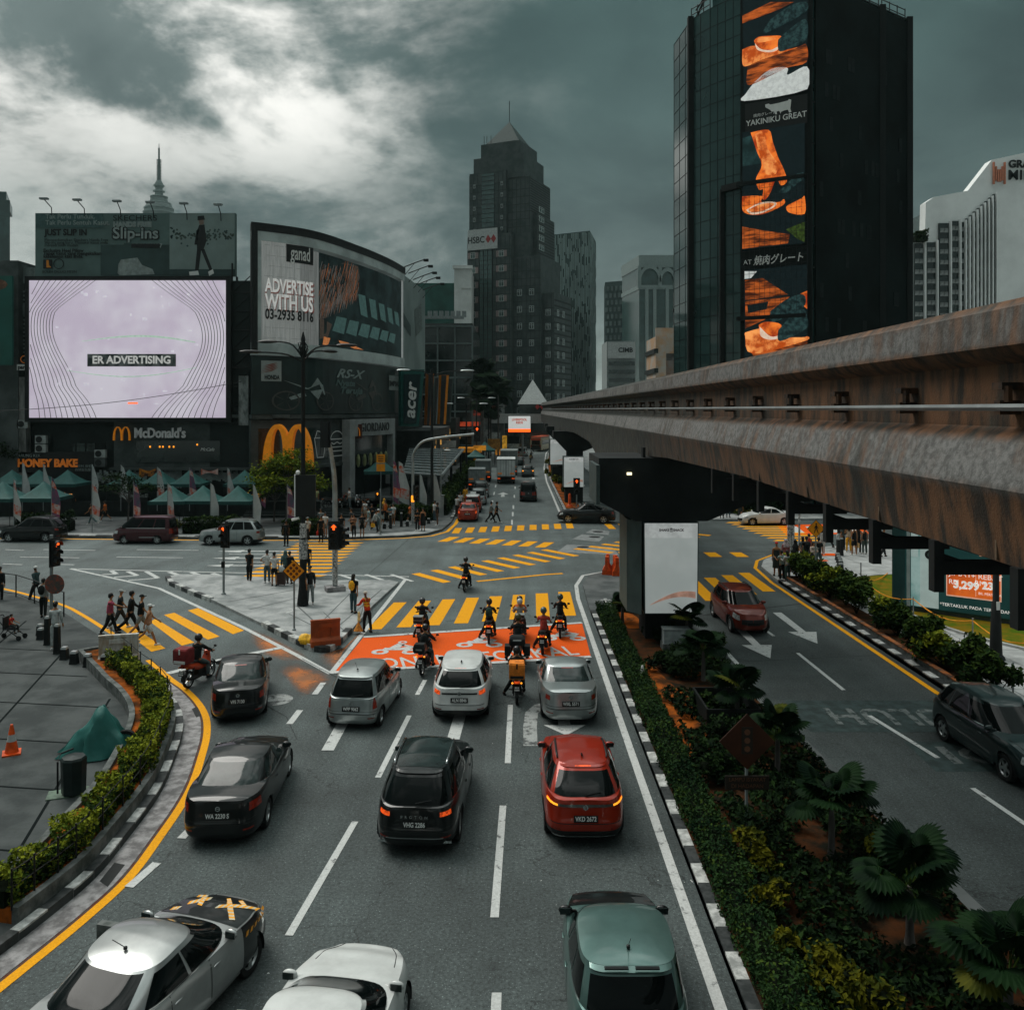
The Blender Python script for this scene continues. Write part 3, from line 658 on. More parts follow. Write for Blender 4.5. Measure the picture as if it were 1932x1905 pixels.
b=sheet(0,CUM[-1],14.4,15.55,.5,1.2,30,1);sheet(0,CUM[-1],25.75,26.5,.62,1.4,30,0,b);sheet(0,CUM[-1],24.9,25.75,.5,1.2,30,1,b);sheet(0,.55,14.5,26,.66,1.4,2,0,b);sheet(.55,.95,15.5,24.9,.5,1,2,1,b)
PO(b.build('frame',[M_DSTEEL,mat('screen mosaic margin',(.2,.245,.235),.5,var=.2,scale=.35,emis=.12)],o))
uA,uB=u_at(492),u_at(598)
def lit(name,col,e=.5,**k):return mat('lit '+name,col,.5,emis=e,spec=.1,**k)
PO(sheet(.95,uB-2.2,15.55,24.9,.35,n=16).build('pale_panel',lit('ribbed pale image',(.3,.315,.305),.35,col2=(.235,.25,.24),scale=1.2,detail=3,stretch=(5,5,.4)),o))
PO(sheet(uB-2.2,uB,15.2,24.6,.37,n=6).build('pale_panel',lit('shaded ribbed image',(.15,.16,.155),.35,col2=(.21,.22,.215),scale=1.2,detail=3,stretch=(5,5,.4)),o))
b=MB()
for k in range(46):u=1.+k*(uB-1.2)/46;b.poly([S(u,15.6,.385),S(u+.025,15.6,.385),S(u+.025,24.8,.385),S(u,24.8,.385)])
for k in range(10):
 z=16+k*.95
 for j in range(9):
  u=1.2+((j*1.31+k*.77)%(uB-2.));b.poly([S(u,z,.384),S(u+.55,z,.384),S(u+.55,z+.03,.384),S(u,z+.03,.384)])
PO(b.build('panel_grooves',lit('groove',(.13,.14,.135),.3),o))
PO(sheet(uB,CUM[-1]-.9,15.6,24.6,.34,n=20).build('dark_panel',lit('dark room image',(.006,.012,.012),.5,var=.5,scale=.4),o))
PO(sheet(CUM[-1]-.9,CUM[-1]-.1,15.5,24.9,.36,n=3).build('pale_panel',lit('pale edge image',(.3,.32,.315),.3,var=.1),o))
spoly_=lambda pts,m,off,name:PO(spoly(o,pts,m,off,name))
L_=CUM[-1]-uB
def uv(x,y):
 return(uB+.15+x*(L_-1.3),15.7+y*8.8)
rr=random.Random(3);bk=[];bo=[]
spoly_([[uv(0,.28),uv(.05,.3),uv(.13,.47),uv(.3,.6),uv(.38,.86),uv(.36,.99),uv(.2,.97),uv(0,.84)],[uv(0,.06),uv(.06,.08),uv(.1,.24),uv(0,.3)]],lit('dark fur image',(.05,.038,.03),.4),.36,'picture')
for k in range(520):
 x,y=rr.random()*.36,.25+rr.random()*.72
 if y<.27+x*.95 or y>1.-(.36-x)*.4:continue
 a=rr.uniform(-.02,.02);c=uv(x,y);s=rr.uniform(.2,.62)
 (bk if rr.random()<.75-x*.8 else bo).append([(c[0]-s*.5,c[1]-s),(c[0]-s*.42,c[1]-s),(c[0]+s*.4,c[1]+s),(c[0]+s*.25,c[1]+s)])
spoly_(bk,lit('grey fur image',(.11,.105,.1),.4),.39,'picture');spoly_(bo,lit('copper fur image',(.17,.055,.018),.5),.4,'picture')
pn=[]
for k in range(5):pn.append([uv(.36+k*.125,.66-k*.02),uv(.44+k*.125,.66-k*.02),uv(.47+k*.125,.4),uv(.39+k*.125,.42)])
for k in range(6):pn.append([uv(.14+k*.13,.34-k*.012),uv(.24+k*.13,.34-k*.012),uv(.21+k*.13,.15),uv(.1+k*.13,.17)])
spoly_(pn,lit('teal room panels',(.03,.062,.058),.6),.38,'picture');spoly_([[uv(.02,.0),uv(.42,.0),uv(.25,.06),uv(.03,.09)]],lit('copper floor image',(.42,.15,.05),.5),.392,'picture')
b=sheet(u_at(537),u_at(586),23.2,24.85,.46,.05,6);PO(b.build('name_board',M_INK,o))
uL=(u_at(537)+u_at(586))/2;UC=(u_at(496)+u_at(585))/2
for a in((('ganad',1.85,M_PWH,uL,24.05,.5),dict(bold=.02,u0=u_at(543))),(('ADVERTISE',1.75,lit('white image letters',(.6,.6,.58),.3),UC,20.8,.46),dict(bold=.05,u0=u_at(496))),(('WITH US',1.95,lit('white image letters',(.6,.6,.58)),UC,19.3,.46),dict(bold=.05,u0=u_at(496))),(('03-2935 8116',1.3,M_INK,UC,18.15,.46),dict(bold=.035,u0=u_at(497)))):
 PO(stext(a[0][0],a[0][1],a[0][2],o,*a[0][3:],extrude=.015,**a[1]))
for body,s,u,z in(('ADVERTISE',1.75,UC+.09,20.7),('WITH US',1.95,UC+.09,19.2)):PO(stext(body,s,lit('red letter edge',(.16,.06,.05),.3),o,u,z,.43,extrude=.004,bold=.07,u0=u_at(495)))
o=thing('motorcycle_billboard','dark motorcycle billboard wrapped round the corner under the curved screen','billboard',S(8,11,0))
PO(sheet(.2,CUM[-1],8.95,14.3,.2,.5,26).build('board',mat('night picture print',(.008,.016,.015),.4,col2=(.016,.034,.032),scale=.25,detail=3),o))
u0=u_at(515);b=sheet(u_at(499)-.3,u_at(527),12.,13.9,.26,n=6);PO(b.build('logo_board',mat('grey logo board',(.26,.29,.28),.5,var=.05),o))
PO(stext('HONDA',.55,M_INK,o,(u_at(499)+u_at(527))/2-.1,12.35,.3,extrude=.005,bold=.02,u0=u_at(500)));spoly_([[(u0-1.3+k*.1,12.7+k*.17),(u0-.1,12.95+k*.14),(u0+.5-k*.02,13.3+k*.11),(u0-.2,13.+k*.15)]for k in range(5)],mat('rust red print',(.22,.05,.03),.5),.31,'logo')
M_BK1,M_BK2=mat('printed pale fairing',(.22,.27,.26),.4),mat('printed wheel',(.055,.055,.05),.4)
def printed_bike(u,z,s,m1,m2):
 ws=[]
 for cx in(-1.,1.05):
  for k in range(20):
   a,c=2*math.pi*k/20,2*math.pi*(k+1)/20;ws.append([(u+s*1.5*(cx+r*math.cos(t)),z+s*r*math.sin(t))for r,t in((.52,a),(.6,a),(.6,c),(.52,c))])
  for k in range(5):a=k*1.2566;ws.append([(u+s*1.5*cx,z),(u+s*1.5*(cx+.5*math.cos(a)),z+s*.5*math.sin(a)),(u+s*1.5*(cx+.5*math.cos(a+.1)),z+s*.5*math.sin(a+.1))])
 spoly_(ws,m2,.25,'picture')
 spoly_([[(u+s*1.5*x,z+s*y)for x,y in q]for q in(((-1.15,1.25),(-.2,.75),(.1,.7),(-.4,.95)),((-.1,.75),(.75,1.1),(.5,1.45),(.1,.8)),((.1,.6),(.85,.75),(.55,.1),(.3,.35)),((.5,1.3),(.85,1.),(1.,.4),(.93,.4)),((-.9,.2),(-.2,.55),(-.1,.3),(-.8,.05)))],m1,.26,'picture')
printed_bike(u_at(578),10.2,1.55,M_BK1,M_BK2);printed_bike(u_at(688),10.2,1.7,M_BK2,M_BK2)
for body,s,u,z,sh in(('RS-X',1.25,u_at(655),13.,.45),('Nyata',.85,u_at(650)-.4,12.05,.3),('Teruja',.95,u_at(657),11.3,.3)):PO(stext(body,s,M_PGR if s<1 else M_BK1,o,u,z,.28,extrude=.006,bold=.03,shear=sh,sx=2. if s>1 else 1.9))
b=sheet(u_at(729),u_at(752)-.2,11.6,13.3,.3,n=4);PO(b.build('logo_board',mat('pale board',(.18,.21,.2),.5),o));PO(stext('IMPIAN',.85,M_INK,o,(u_at(729)+u_at(752))/2-.1,12.35,.33,extrude=.005,sx=1.6,bold=.02))
def facing(name,label,x0,y0,x1,y1,Y,cat,th=.5):
 a,c=at(x0,y1,Y),at(x1,y0,Y);o=thing(name,label,cat,((a.x+c.x)/2,Y,(a.z+c.z)/2));return o,c.x-a.x,c.z-a.z
o,w,h=facing('lilac_screen','huge flat lilac advertising screen with wavy contour lines above the burger restaurant',55,529,426,788,78.6,'screen')
b=MB();b.box((0,.3,0),(w+.9,.5,h+.8));b.build('frame',M_DSTEEL,o);b=MB();b.add([(-w/2,0,-h/2),(w/2,0,-h/2),(w/2,0,h/2),(-w/2,0,h/2)],[(0,1,2,3)]);b.build('display',M_LED,o)
b=MB()
def ribbon(pts,wd,y=-.02):
 b.loft([[(p[0]-wd/2,y,p[1]),(p[0]+wd/2,y,p[1])]for p in pts],0,False,False)
for s in(-1,1):
 for k in range(11):
  pts=[]
  for i in range(31):
   t=i/30;z=-h/2+h*t;off=1.+k*.34+(1.1+.12*k)*math.sin(t*6.2+.6+(0 if s<0 else .5))*.5+(2.6 if s<0 else 2.9)*max(0,abs(t-.5)-.28)*(.6+k*.12)*2.2
   x=s*(w/2-off+1.1)
   if abs(x)<w/2-.03:pts.append((x,z))
   elif len(pts)>1:ribbon(pts,.055);pts=[]
   else:pts=[]
  if len(pts)>1:ribbon(pts,.055)
b.build('contour_lines',M_INK,o)
b=MB();rr=random.Random(5)
for k in range(26):x,z=rr.uniform(-w*.36,w*.36),rr.uniform(-h*.45,h*.45);b.box((x,-.015,z),(rr.uniform(.15,.5),.01,rr.uniform(.12,.3)))
b.build('pale_pixels',lit('pale pixel',(.66,.62,.7),.5),o)
b=MB();b.box((.4,-.03,-h*.105+.3),(8.2,.02,1.15));b.build('caption_bar',mat('caption bar',(.035,.05,.05),.5,col2=(.2,.21,.21),scale=1.3,detail=1),o)
text('ER ADVERTISING',.98,lit('caption letters',(.52,.52,.5),.4),o,(.4,-.06,-h*.105+.3),extrude=.01,bold=.03,sx=.98)
b=MB();b.loft([[(-4.2+10.5*t,-.02,.8+.5*math.sin(t*3.1-.2)-.35*t),(-4.2+10.5*t,-.02,.86+.62*math.sin(t*3.1-.2)-.35*t)]for t in[i/20 for i in range(21)]],0,False,False)
b.loft([[(-5.6+12*t,-.02,-2.-.75*math.sin(t*3.1)+.3*t),(-5.6+12*t,-.02,-1.95-.7*math.sin(t*3.1)+.3*t)]for t in[i/20 for i in range(21)]],0,False,False);b.build('green_swoosh',lit('pale green line',(.42,.56,.46),.5),o)
b=MB();b.box((.5,-.02,-h/2+1.35),(.9,.02,.13));b.build('red_dash',M_LEDR,o)
o,w,h=facing('shoe_billboard','grey green shoe billboard on top of the block above the lilac screen',66,402,444,521,79.5,'billboard')
b=MB();b.box((0,.25,0),(w,.4,h));b.build('board',M_PGR,o)
def fx(x):return(x-255)/378*w
def fz(y):return(461.5-y)/119*h
def fpoly(pts,m,y,name='picture',dup_=None):
 b=MB()
 for q in pts:b.poly([(fx(p[0]),-y,fz(p[1]))for p in q])
 return b.build(name,m,o)
M_SH1=mat('printed pale grey',(.17,.225,.215),.6,var=.08,scale=.5)
def fp(pts,m,off):return fpoly(pts,m,off-.05+.05)
fp([((67,403),(195,403),(195,430),(67,430))],mat('printed teal',(.045,.09,.088),.6),.02);fp([((190,462),(320,462),(320,520),(190,520))],mat('printed dusk',(.03,.055,.053),.6,var=.3,scale=.2),.02)
fp([((320,403),(443,403),(443,508),(320,508))],M_SH1,.02);fp([((320,508),(443,508),(443,520),(320,520))],M_PDT,.02)
fp([((222,515),(224,498),(232,484),(258,484),(268,500),(288,508),(292,518),(226,520))],mat('printed shoe',(.24,.28,.27),.6,var=.2,scale=1.5),.03);fp([((229,490),(234,459),(268,461),(262,486)),],M_PDT,.035)
hd=[];rr=random.Random(9)
for k in range(110):
 x,y=rr.uniform(322,441),443+rr.gauss(0,6);hd.append(((x,y-2.2),(x+2.4,y),(x,y+2.2),(x-2.4,y)))
fp(hd[::2],M_PDT,.03);fp(hd[1::2],mat('printed leaf',(.06,.085,.07),.6),.033)
fp([((376,425),(386,424),(390,455),(384,472),(372,470),(371,440)),((372,470),(380,471),(375,510),(368,512)),((379,470),(386,470),(396,496),(402,512),(397,514)),((371,436),(376,428),(372,462),(367,462))],M_INK,.04);fp([((374,412),(384,411),(385,423),(377,425))],mat('printed face',(.15,.11,.09),.6),.042);fp([((373,408),(385,407),(387,415),(373,416))],M_INK,.044);fp([((357,513),(374,511),(376,519),(358,520)),((393,513),(402,508),(404,516),(395,521))],M_PWH,.045)
M_PTX=mat('printed pale lettering',(.2,.245,.235),.6)
for body,s,x,y,m,kw in(('Tak Perlu Tunduk.',.62,86,409,M_PTX,dict(bold=.01)),('Tak Perlu Sentuh Kasut.',.62,86,420.5,M_PTX,dict(bold=.01)),('JUST SLIP IN',.8,85,439,M_INK,dict(bold=.03,fit=4.)),('Memperkenalkan Skechers Hands Free',.38,84,453,M_INK,{}),('Slip-ins yang baru. Memakai kasut anda',.38,84,458,M_INK,{}),('menjadi lebih mudah.',.38,84,463,M_INK,{}),('Exclusive Heel Pillow',.44,82,473,M_INK,dict(bold=.012)),('Tapak kasut yang mengekalkan',.44,82,478.5,M_INK,dict(bold=.012)),('keselesaan kaki anda.',.44,82,484,M_INK,dict(bold=.012)),('BOLEH DICUCI MESIN',.33,80,513,M_INK,{}),('SKECHERS',.75,213,412,M_INK,dict(fit=4.1)),('HANDS FREE',.62,214,424,M_PTX,dict(bold=.05))):
 text(body,s,m,o,(fx(x),-.03,fz(y)),align='LEFT',extrude=.004,**kw)
text('Slip-ins',1.5,M_INK,o,(fx(256),-.02,fz(441)),extrude=.004,bold=.12,fit=4.5);text('Slip-ins',1.5,mat('printed light letters',(.23,.275,.265),.6),o,(fx(256),-.05,fz(441)),extrude=.004,bold=.03,fit=4.25)
fp([((248,460),(302,460),(302,468),(248,468))],M_INK,.045);text('GO WALK 7',.55,M_PTX,o,(fx(276),-.03,fz(464)),extrude=.004,bold=.02)
fp([((82,490),(99,490),(99,507),(82,507))],M_INK,.03);fp([((88,491),(92,491),(93,500),(97,505),(88,505))],mat('printed orange',(.55,.19,.02),.6),.035)
b=MB();b.lathe([(.42,0),(.5,0)],n=18,caps=False,M=Matrix.Translation((fx(111),-.03,fz(498)))@Matrix.Rotation(R(90),4,'X'));b.build('round_mark',M_INK,o)
b=MB()
for k in range(30):b.box((-w/2+w*k/29,.5,-h/2-.4),(.12,.3,.8))
b.box((0,.7,-h/2-.75),(w,.3,.25));b.build('support_frame',M_DSTEEL,o)
for k,x in enumerate((98,160,228,290,353,417)):
 q=at(x,402+(x-66)*.035,79.2);lp=thing('billboard_lamp','small floodlight on a bent stalk along the top of the shoe billboard, number','lamp',(q.x,q.y,q.z-.15),0,'floodlights on the shoe billboard')
 lp['label']=['floodlight stalk above the left end of the shoe billboard, farthest from the tower','floodlight stalk on the shoe billboard next to the left end one','floodlight stalk on the shoe billboard just left of the communications tower','floodlight stalk standing against the pod of the communications tower','floodlight stalk on the shoe billboard just right of the communications tower','floodlight stalk above the right end of the shoe billboard'][k]
 b=MB();b.tube([(0,0,0),(0,-.1,.7),(-.3 if k<2 else 0,-.7,1.25)],.045,6);b.build('stalk',M_DSTEEL,lp);b=MB();b.box((-.3 if k<2 else 0,-.8,1.35),(.75,.35,.16));b.build('lamp_head',M_GREYP,lp)
o=thing('screen_truss','dark steel truss filling the gap between the lilac and the curved screens','truss',(-25.2,79.6,8))
b=MB()
for k in range(8):
 z=k*1.75;b.tube([(-.9,-.5,z),(1.,-.5,z)],.06,5);b.tube([(-.9,-.5,z),(1.,-.5,z+1.75)],.05,5)
for x in(-.9,1.):b.tube([(x,-.5,0),(x,-.5,15)],.08,6)
b.build('steelwork',M_DSTEEL,o)
b=MB();b.box((.25,-.75,2.2),(.9,.1,4.6));b.build('weathered_panel',mat('weathered panel',(.1,.115,.11),.8,col2=(.26,.28,.275),scale=3,detail=9,stretch=(1,1,.4)),o)
lb=thing('old_shophouse','weathered concrete shophouse at the left edge with louvres and air conditioners','building',(-44,84,0))
b=MB();b.box((-47,90,10.5),(18,18,21));b.box((-52,88,12),(12,18,22.5));part(lb,'wall',b,M_GRW)
b=MB()
for k in range(18):b.box((-45.,79.9,14+k*.38),(4.2,.25,.14))
part(lb,'louvres',b,mat('pale louvre',(.16,.2,.195),.6,var=.2))
b=MB();b.box((-45.9,79.5,6.2),(1.1,.8,12.4));part(lb,'pillar',b,mat('stained pillar',(.06,.065,.06),.9,col2=(.22,.22,.21),scale=1,detail=10,stretch=(1,1,.35)))
b=MB();b.box((-46.5,80.4,22),(18,1.2,1.5));b.box((-47.5,80.2,18.8),(16,1,1.));part(lb,'parapet',b,mat('grey parapet',(.12,.15,.145),.7,var=.2))
b=MB();b.box((-38.8,80.2,5.4),(7.5,.5,6.5));part(lb,'shop_wall',b,M_DKW)
b=MB();b.box((-37.6,79.85,5.4),(7.4,.2,1.6));part(lb,'window',b,mat('grimy window',(.045,.065,.06),.25,var=.5,scale=1))
b=MB()
for k in range(9):b.box((-41+k*.92,79.7,5.4),(.06,.1,1.7))
for z in(4.8,5.4,6.):b.box((-37.6,79.7,z),(7.4,.1,.05))
part(lb,'window_grille',b,M_DSTEEL)
for k,(x,y)in enumerate(((42,800),(76,829),(76,846),(188,856),(188,873))):
 q=at(x,y,79.);ac=thing('air_conditioner',['air conditioner alone on the wall under the left corner of the lilac screen','upper air conditioner of the pair above the bakery sign','lower air conditioner of the pair above the bakery sign','white air conditioner on the pillar right of the bakery sign','grimy air conditioner low on the pillar right of the bakery sign'][k],'air conditioner',(q.x,79.2,q.z),0,'air conditioners on the old wall')
 b=MB();b.box((0,0,0),(1.,.4,.75));b.build('casing',mat('dirty casing %d'%(k==4),(.3,.32,.31)if k<4 else(.07,.08,.08),.6,var=.2),ac);b=MB();b.lathe([(.01,0),(.3,0),(.3,.03)],n=14,M=Matrix.Translation((-.12,-.21,0))@Matrix.Rotation(R(90),4,'X'));b.build('fan_grille',M_BLK,ac)
o=sign('bakery_sign','dark bakery signboard with orange capital letters above the tents',(-43.3,79.1,4.35))
b=MB();b.box((.7,.1,.1),(7.3,.2,1.9));b.build('board',M_INK,o);M_OT=mat('orange sign letters',(.62,.17,.02),.5,emis=.12);text('HONEY BAKE',1.,M_OT,o,(0,-.05,.0),extrude=.05,bold=.04,fit=5.6);text('WARUNG KEK',.38,M_PTX,o,(-1.9,-.05,.72),extrude=.02);text('SDN. BHD.',.3,M_PTX,o,(3.5,-.05,-.25),extrude=.02)
text('西饼面包屋',.3,M_PTX,o,(3.3,-.05,-.6),extrude=.01)
o=sign('green_billboard','teal green billboard cut off by the left edge of the view',(at(-10,600,78).x,78,at(0,605,78).z));b=MB();b.box((0,0,0),(3.3,.3,8.2));b.build('board',mat('teal board',(.012,.085,.068),.5,var=.2,scale=.2),o);b=MB();b.ell((-.3,-.16,3.3),(1.6,.03,.6),14,6);b.build('picture',mat('printed hand',(.16,.08,.05),.6,var=.4),o)
o=sign('cafe_sign','small white cafe sign plate with rounded letters on the stained pillar',at(46,693,78.9).to_tuple());b=MB();b.box((.2,.05,0),(1.8,.1,.55));b.build('board',M_PWH,o);text('paradiso',.5,M_INK,o,(.25,-.02,0),extrude=.01,bold=.02);b=MB();b.lathe([(.3,0),(.36,0)],n=16,caps=False,M=Matrix.Translation((0,-.02,.75))@Matrix.Rotation(R(90),4,'X'));b.build('cup_mark',M_OT,o)
def quad_board(name,label,pts,th,m,cat='billboard',frame=None):
 c=sum(pts,Vector())/len(pts);o=thing(name,label,cat,c);n=(pts[1]-pts[0]).cross(pts[2]-pts[0]).normalized()
 b=MB();q=[p-c for p in pts];b.loft([q,[p-n*th for p in q]]);ob=b.build('board',m,o)
 return o,n,c
def on_quad(o,pts,c,n,body,size,m,fxy,off=.04,name='lettering',**k):
 ex=(pts[1]-pts[0]).normalized();ez=n.cross(ex).normalized();p=pts[0]+(pts[1]-pts[0])*fxy[0]+(pts[3]-pts[0])*fxy[1]-c+n*off
 M=Matrix((ex,ez,n)).transposed().to_4x4();M.translation=p
 if k.pop('vert',False):M=M@Matrix.Rotation(R(90),4,'Z')
 return text(body,size,m,o,name=name,M=M,**k)
pts=[at(757,692,103.2),at(802,704,121),at(802,549,121),at(757,515,103.2)]
o,n,c=quad_board('side_billboard','pale grey advertising panel facing the main road right of the curved screen',pts,.6,mat('pale ad print',(.2,.25,.24),.6,col2=(.13,.17,.165),scale=.12,detail=3))
q=[pts[0].lerp(pts[1],t)+Vector((0,0,z))-c+n*.05 for t,z in((.55,4.5),(.85,6),(.8,9.5),(.5,8))];b=MB();b.poly(q);b.build('picture',mat('printed mid grey',(.09,.115,.11),.6,var=.3),o)
q=[pts[0].lerp(pts[1],t)+Vector((0,0,z))-c+n*.05 for t,z in((.05,5.2),(.35,4.2),(.35,5.6),(.05,6.8))];b=MB();b.poly(q);b.build('picture',M_PDT,o)
lamp_lb=['lowest of the lamp arms over the pale side billboard','second lamp arm up over the pale side billboard','middle lamp arm over the pale side billboard','upper lamp arm over the pale side billboard','topmost lamp arm over the pale side billboard, nearest the curved screen']
for k,(x,y)in enumerate(((796,548),(787,537),(779,528),(770,516),(760,505))):
 Y_=119-k*3.6;q=at(x,y,Y_);la=thing('billboard_lamp',lamp_lb[k],'lamp',q,0,'lamp arms over the side billboard');b=MB();b.tube([(0,0,0),(1.5,-.2,.55),(2.7,-.3,.95)],.07,6);b.tube([(0,0,-1.2),(1.5,-.2,.55)],.04,5);b.build('arm',M_DSTEEL,la);b=MB();b.box((2.9,-.3,.85),(.6,.4,.3));b.build('lamp_head',M_DSTEEL,la)
M_ACER=mat('teal sign frame',(.018,.095,.082),.45,var=.15)
pts=[at(757,804,100),at(790,804,102),at(801,697,102),at(757,697,100)]
o,n,c=quad_board('blade_sign','tall dark computer shop sign with teal frame and vertical white name',pts,.5,M_ACER,'sign')
q=[p-c+n*.03 for p in(at(761,799,100),at(785,799,101.5),at(794,706,101.5),at(761,706,100))];b=MB();b.poly(q);b.build('panel',mat('deep teal panel',(.006,.022,.024),.4),o);on_quad(o,pts,c,n,'acer',2.4,M_PWH,(.42,.45),.4,vert=True,extrude=.02,bold=.05,shear=.2)
for k,(x0,x1,y0,y1,Y_,col,lb_)in enumerate(((805,817,705,802,112,(.3,.1,.02),'rust orange'),(818,828,712,800,120,(.16,.2,.195),'pale grey'),(829,845,708,800,116,(.62,.2,.01),'bright orange'),(846,854,714,796,126,(.03,.06,.055),'dark teal'))):
 pts=[at(x0,y1,Y_),at(x1-4,y1,Y_+1),at(x1+2,y0,Y_+1),at(x0+3,y0,Y_)]
 o,n,c=quad_board('blade_sign','narrow slanting shop sign with %s edge hanging over the main road pavement'%lb_,pts,.4,mat('blade edge '+lb_,col,.5),'sign')
 o['group']='slanting blade signs';q=[p-c+n*.03 for p in(pts[0].lerp(pts[1],.02),pts[0].lerp(pts[1],.62),pts[3].lerp(pts[2],.68),pts[3].lerp(pts[2],.02))];b=MB();b.poly(q);b.build('panel',M_INK,o)
pts=[at(760,892,79),at(833,897,79),at(874,848,104),at(772,847,104)]
aw=thing('glass_canopy','sloping glass canopy over the pavement beside the main road taxis','canopy',(pts[0]+pts[2])/2)
c=(pts[0]+pts[2])/2;b=MB();b.loft([[p-c for p in pts],[p-c-Vector((0,0,.12))for p in pts]]);b.build('roof',mat('canopy glass',(.04,.062,.06),.15,col2=(.09,.12,.118),scale=.3,stretch=(.3,3,1),spec=.8),aw)
b=MB()
for i in range(11):t=i/10;b.tube([pts[0].lerp(pts[3],t)-c+Vector((0,0,.05)),pts[1].lerp(pts[2],t)-c+Vector((0,0,.05))],.05,4)
b.tube([pts[1]-c,pts[2]-c],.14,6);b.build('glazing_bars',M_GREYP,aw);b=MB()
for t in(0,.5,1):p=pts[1].lerp(pts[2],t)-c;b.tube([(p.x-.3,p.y,-c.z),p-Vector((.3,0,0))],.13,8)
b.build('posts',M_DSTEEL,aw);b=MB();b.box((-3.,11.5,-2.2),(4,24,3));b.build('shop_glass',M_DGL,aw)
# buildings up the left side of the main road
def tower(name,label,verts,z0,z1,m,cat='building'):
 xs=sum(v[0]for v in verts)/len(verts);ys=sum(v[1]for v in verts)/len(verts)
 o=thing(name,label,cat,(xs,ys,0));b=MB();b.prism([(v[0]-xs,v[1]-ys)for v in verts],z0,z1);b.build('wall',m,o);o['cx']=xs;o['cy']=ys;return o
def face_grid(o,p,q,z0,z1,nu,nv,m,name,w=.08,off=.06,vert=True,horiz=True,dv=None):
 """thin bars on the wall running from ground point p to q"""
 p,q=Vector((p[0]-o.location.x,p[1]-o.location.y,0)),Vector((q[0]-o.location.x,q[1]-o.location.y,0));d=(q-p).normalized();n=Vector((d.y,-d.x,0));rz=math.atan2(d.y,d.x);L=(q-p).length;b=MB()
 if vert:
  for i in range(nu+1):c=p+d*L*i/nu+n*off*.5;b.box((c.x,c.y,(z0+z1)/2),(w,off,z1-z0),rz)
 if horiz:
  for j in range(nv+1):c=(p+q)/2+n*(off*.5+.004);b.box((c.x,c.y,z0+(z1-z0)*j/nv),(L,off,dv or w),rz)
 return b.build(name,m,o)
o=tower('terraced_building','dark glass building with pale floor bands left of the bank tower',[(-16.2,150),(-7.,150),(-7.,185),(-22,185),(-22,150)],0,24.6,M_DGL)
face_grid(o,(-16.2,149.95),(-7.,149.95),3,24,3,7,mat('pale floor band',(.12,.15,.147),.6),'floor_bands',.25,.5,dv=.28);b=MB();b.box((3,-17,25.3),(7,.4,.5));
for k in range(7):b.box((.5+k*1.,-16,26),(.7,.8,1.))
b.build('roof_plant',M_GREYP,o)
o=tower('white_building','plain white rendered block rising behind the dark glass building',[(-15,220),(-10.6,220),(-10.6,240),(-15,240)],0,46,M_CONCW);b=MB();b.box((0,-10.2,46.2),(5.2,1,.8));b.box((1.,-10.1,41),(2.6,.4,.5));b.build('cornice',M_CONCW,o)
o=tower('scaffolded_building','green netted building between the side billboard and the white block',[(-26,226),(-15.3,226),(-15.3,245),(-26,245)],0,43,mat('green netting',(.02,.075,.062),.8,var=.25,scale=.15,detail=6));b=MB()
text('NAL',3.,M_PTX,o,(2.5,-9.9,17),extrude=.03,bold=.06)
o=tower('shop_row','low white and red shop row beyond the palms at the end of the street',[(-16,195),(-2,205),(-2,230),(-16,230)],0,12.5,mat('shop row render',(.2,.22,.215),.8,col2=(.05,.06,.06),scale=.35,detail=5));b=MB();b.box((-1,-14,12.8),(11,9,.5));b.build('roof',M_GREYP,o);b=MB();b.box((3,-14.5,9),(5,.3,2.2),.45);b.box((-2,-16,6.1),(8,.3,.7));b.build('red_fascia',mat('red fascia',(.42,.05,.02),.5,emis=.15),o);text('250',2.,M_INK,o,(0,-15.6,10.6),extrude=.03,bold=.05)
kt=thing('communications_tower','slender communications tower with a ringed pod showing above the shoe billboard','tower',(at(300,400,900).x,900,0))
b=MB();b.lathe([(9,0),(6,120),(5.5,195),(6,205),(14.5,213),(15.5,216),(15,219),(14,222),(13,226),(9,229),(8.5,233),(4.2,236),(3.6,244),(4.6,245),(4.4,248),(2.4,252)],n=28);b.build('shaft',mat('tower concrete',(.13,.16,.157),.7,var=.1,scale=.05),kt,40)
b=MB()
for z,r in((212,15.2),(217,16.2),(221.5,15.2),(227,12.5),(234,9),(240,6.2),(246,5.6)):b.lathe([(r-.6,z),(r,z),(r,z+.9),(r-.6,z+.9)],n=28)
b.build('gallery_rings',mat('pale ring',(.22,.26,.255),.6),kt,40)
b=MB();b.lathe([(2.,252),(1.8,268),(1.,269),(1.,286),(.4,287),(.3,291)],n=8)
for k in range(14):b.box((0,0,253+k*1.6),(4.2,4.2,.35))
b.build('antenna',mat('tower antenna',(.09,.11,.108),.6),kt)
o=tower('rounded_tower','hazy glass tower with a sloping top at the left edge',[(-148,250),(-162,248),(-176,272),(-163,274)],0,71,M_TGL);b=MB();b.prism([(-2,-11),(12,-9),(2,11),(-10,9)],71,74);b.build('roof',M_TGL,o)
M_GRAN=mat('grey pink granite',(.024,.038,.037),.5,col2=(.05,.062,.061),scale=.35,detail=3,stretch=(1,1,1.2))
gb_=MB()
M_GRAND=mat('pink granite panel',(.2,.155,.15),.6,var=.15)
bt=thing('bank_tower','tall stepped granite office tower with a pyramid top and a bank signboard','tower',(.1,240,0),R(-24));bt.scale=(.85,.85,1)
def tb(x0,x1,y0,y1,z0,z1,m,name):b=MB();b.box(((x0+x1)/2,(y0+y1)/2,(z0+z1)/2),(x1-x0,y1-y0,z1-z0));return b.build(name,m,bt)
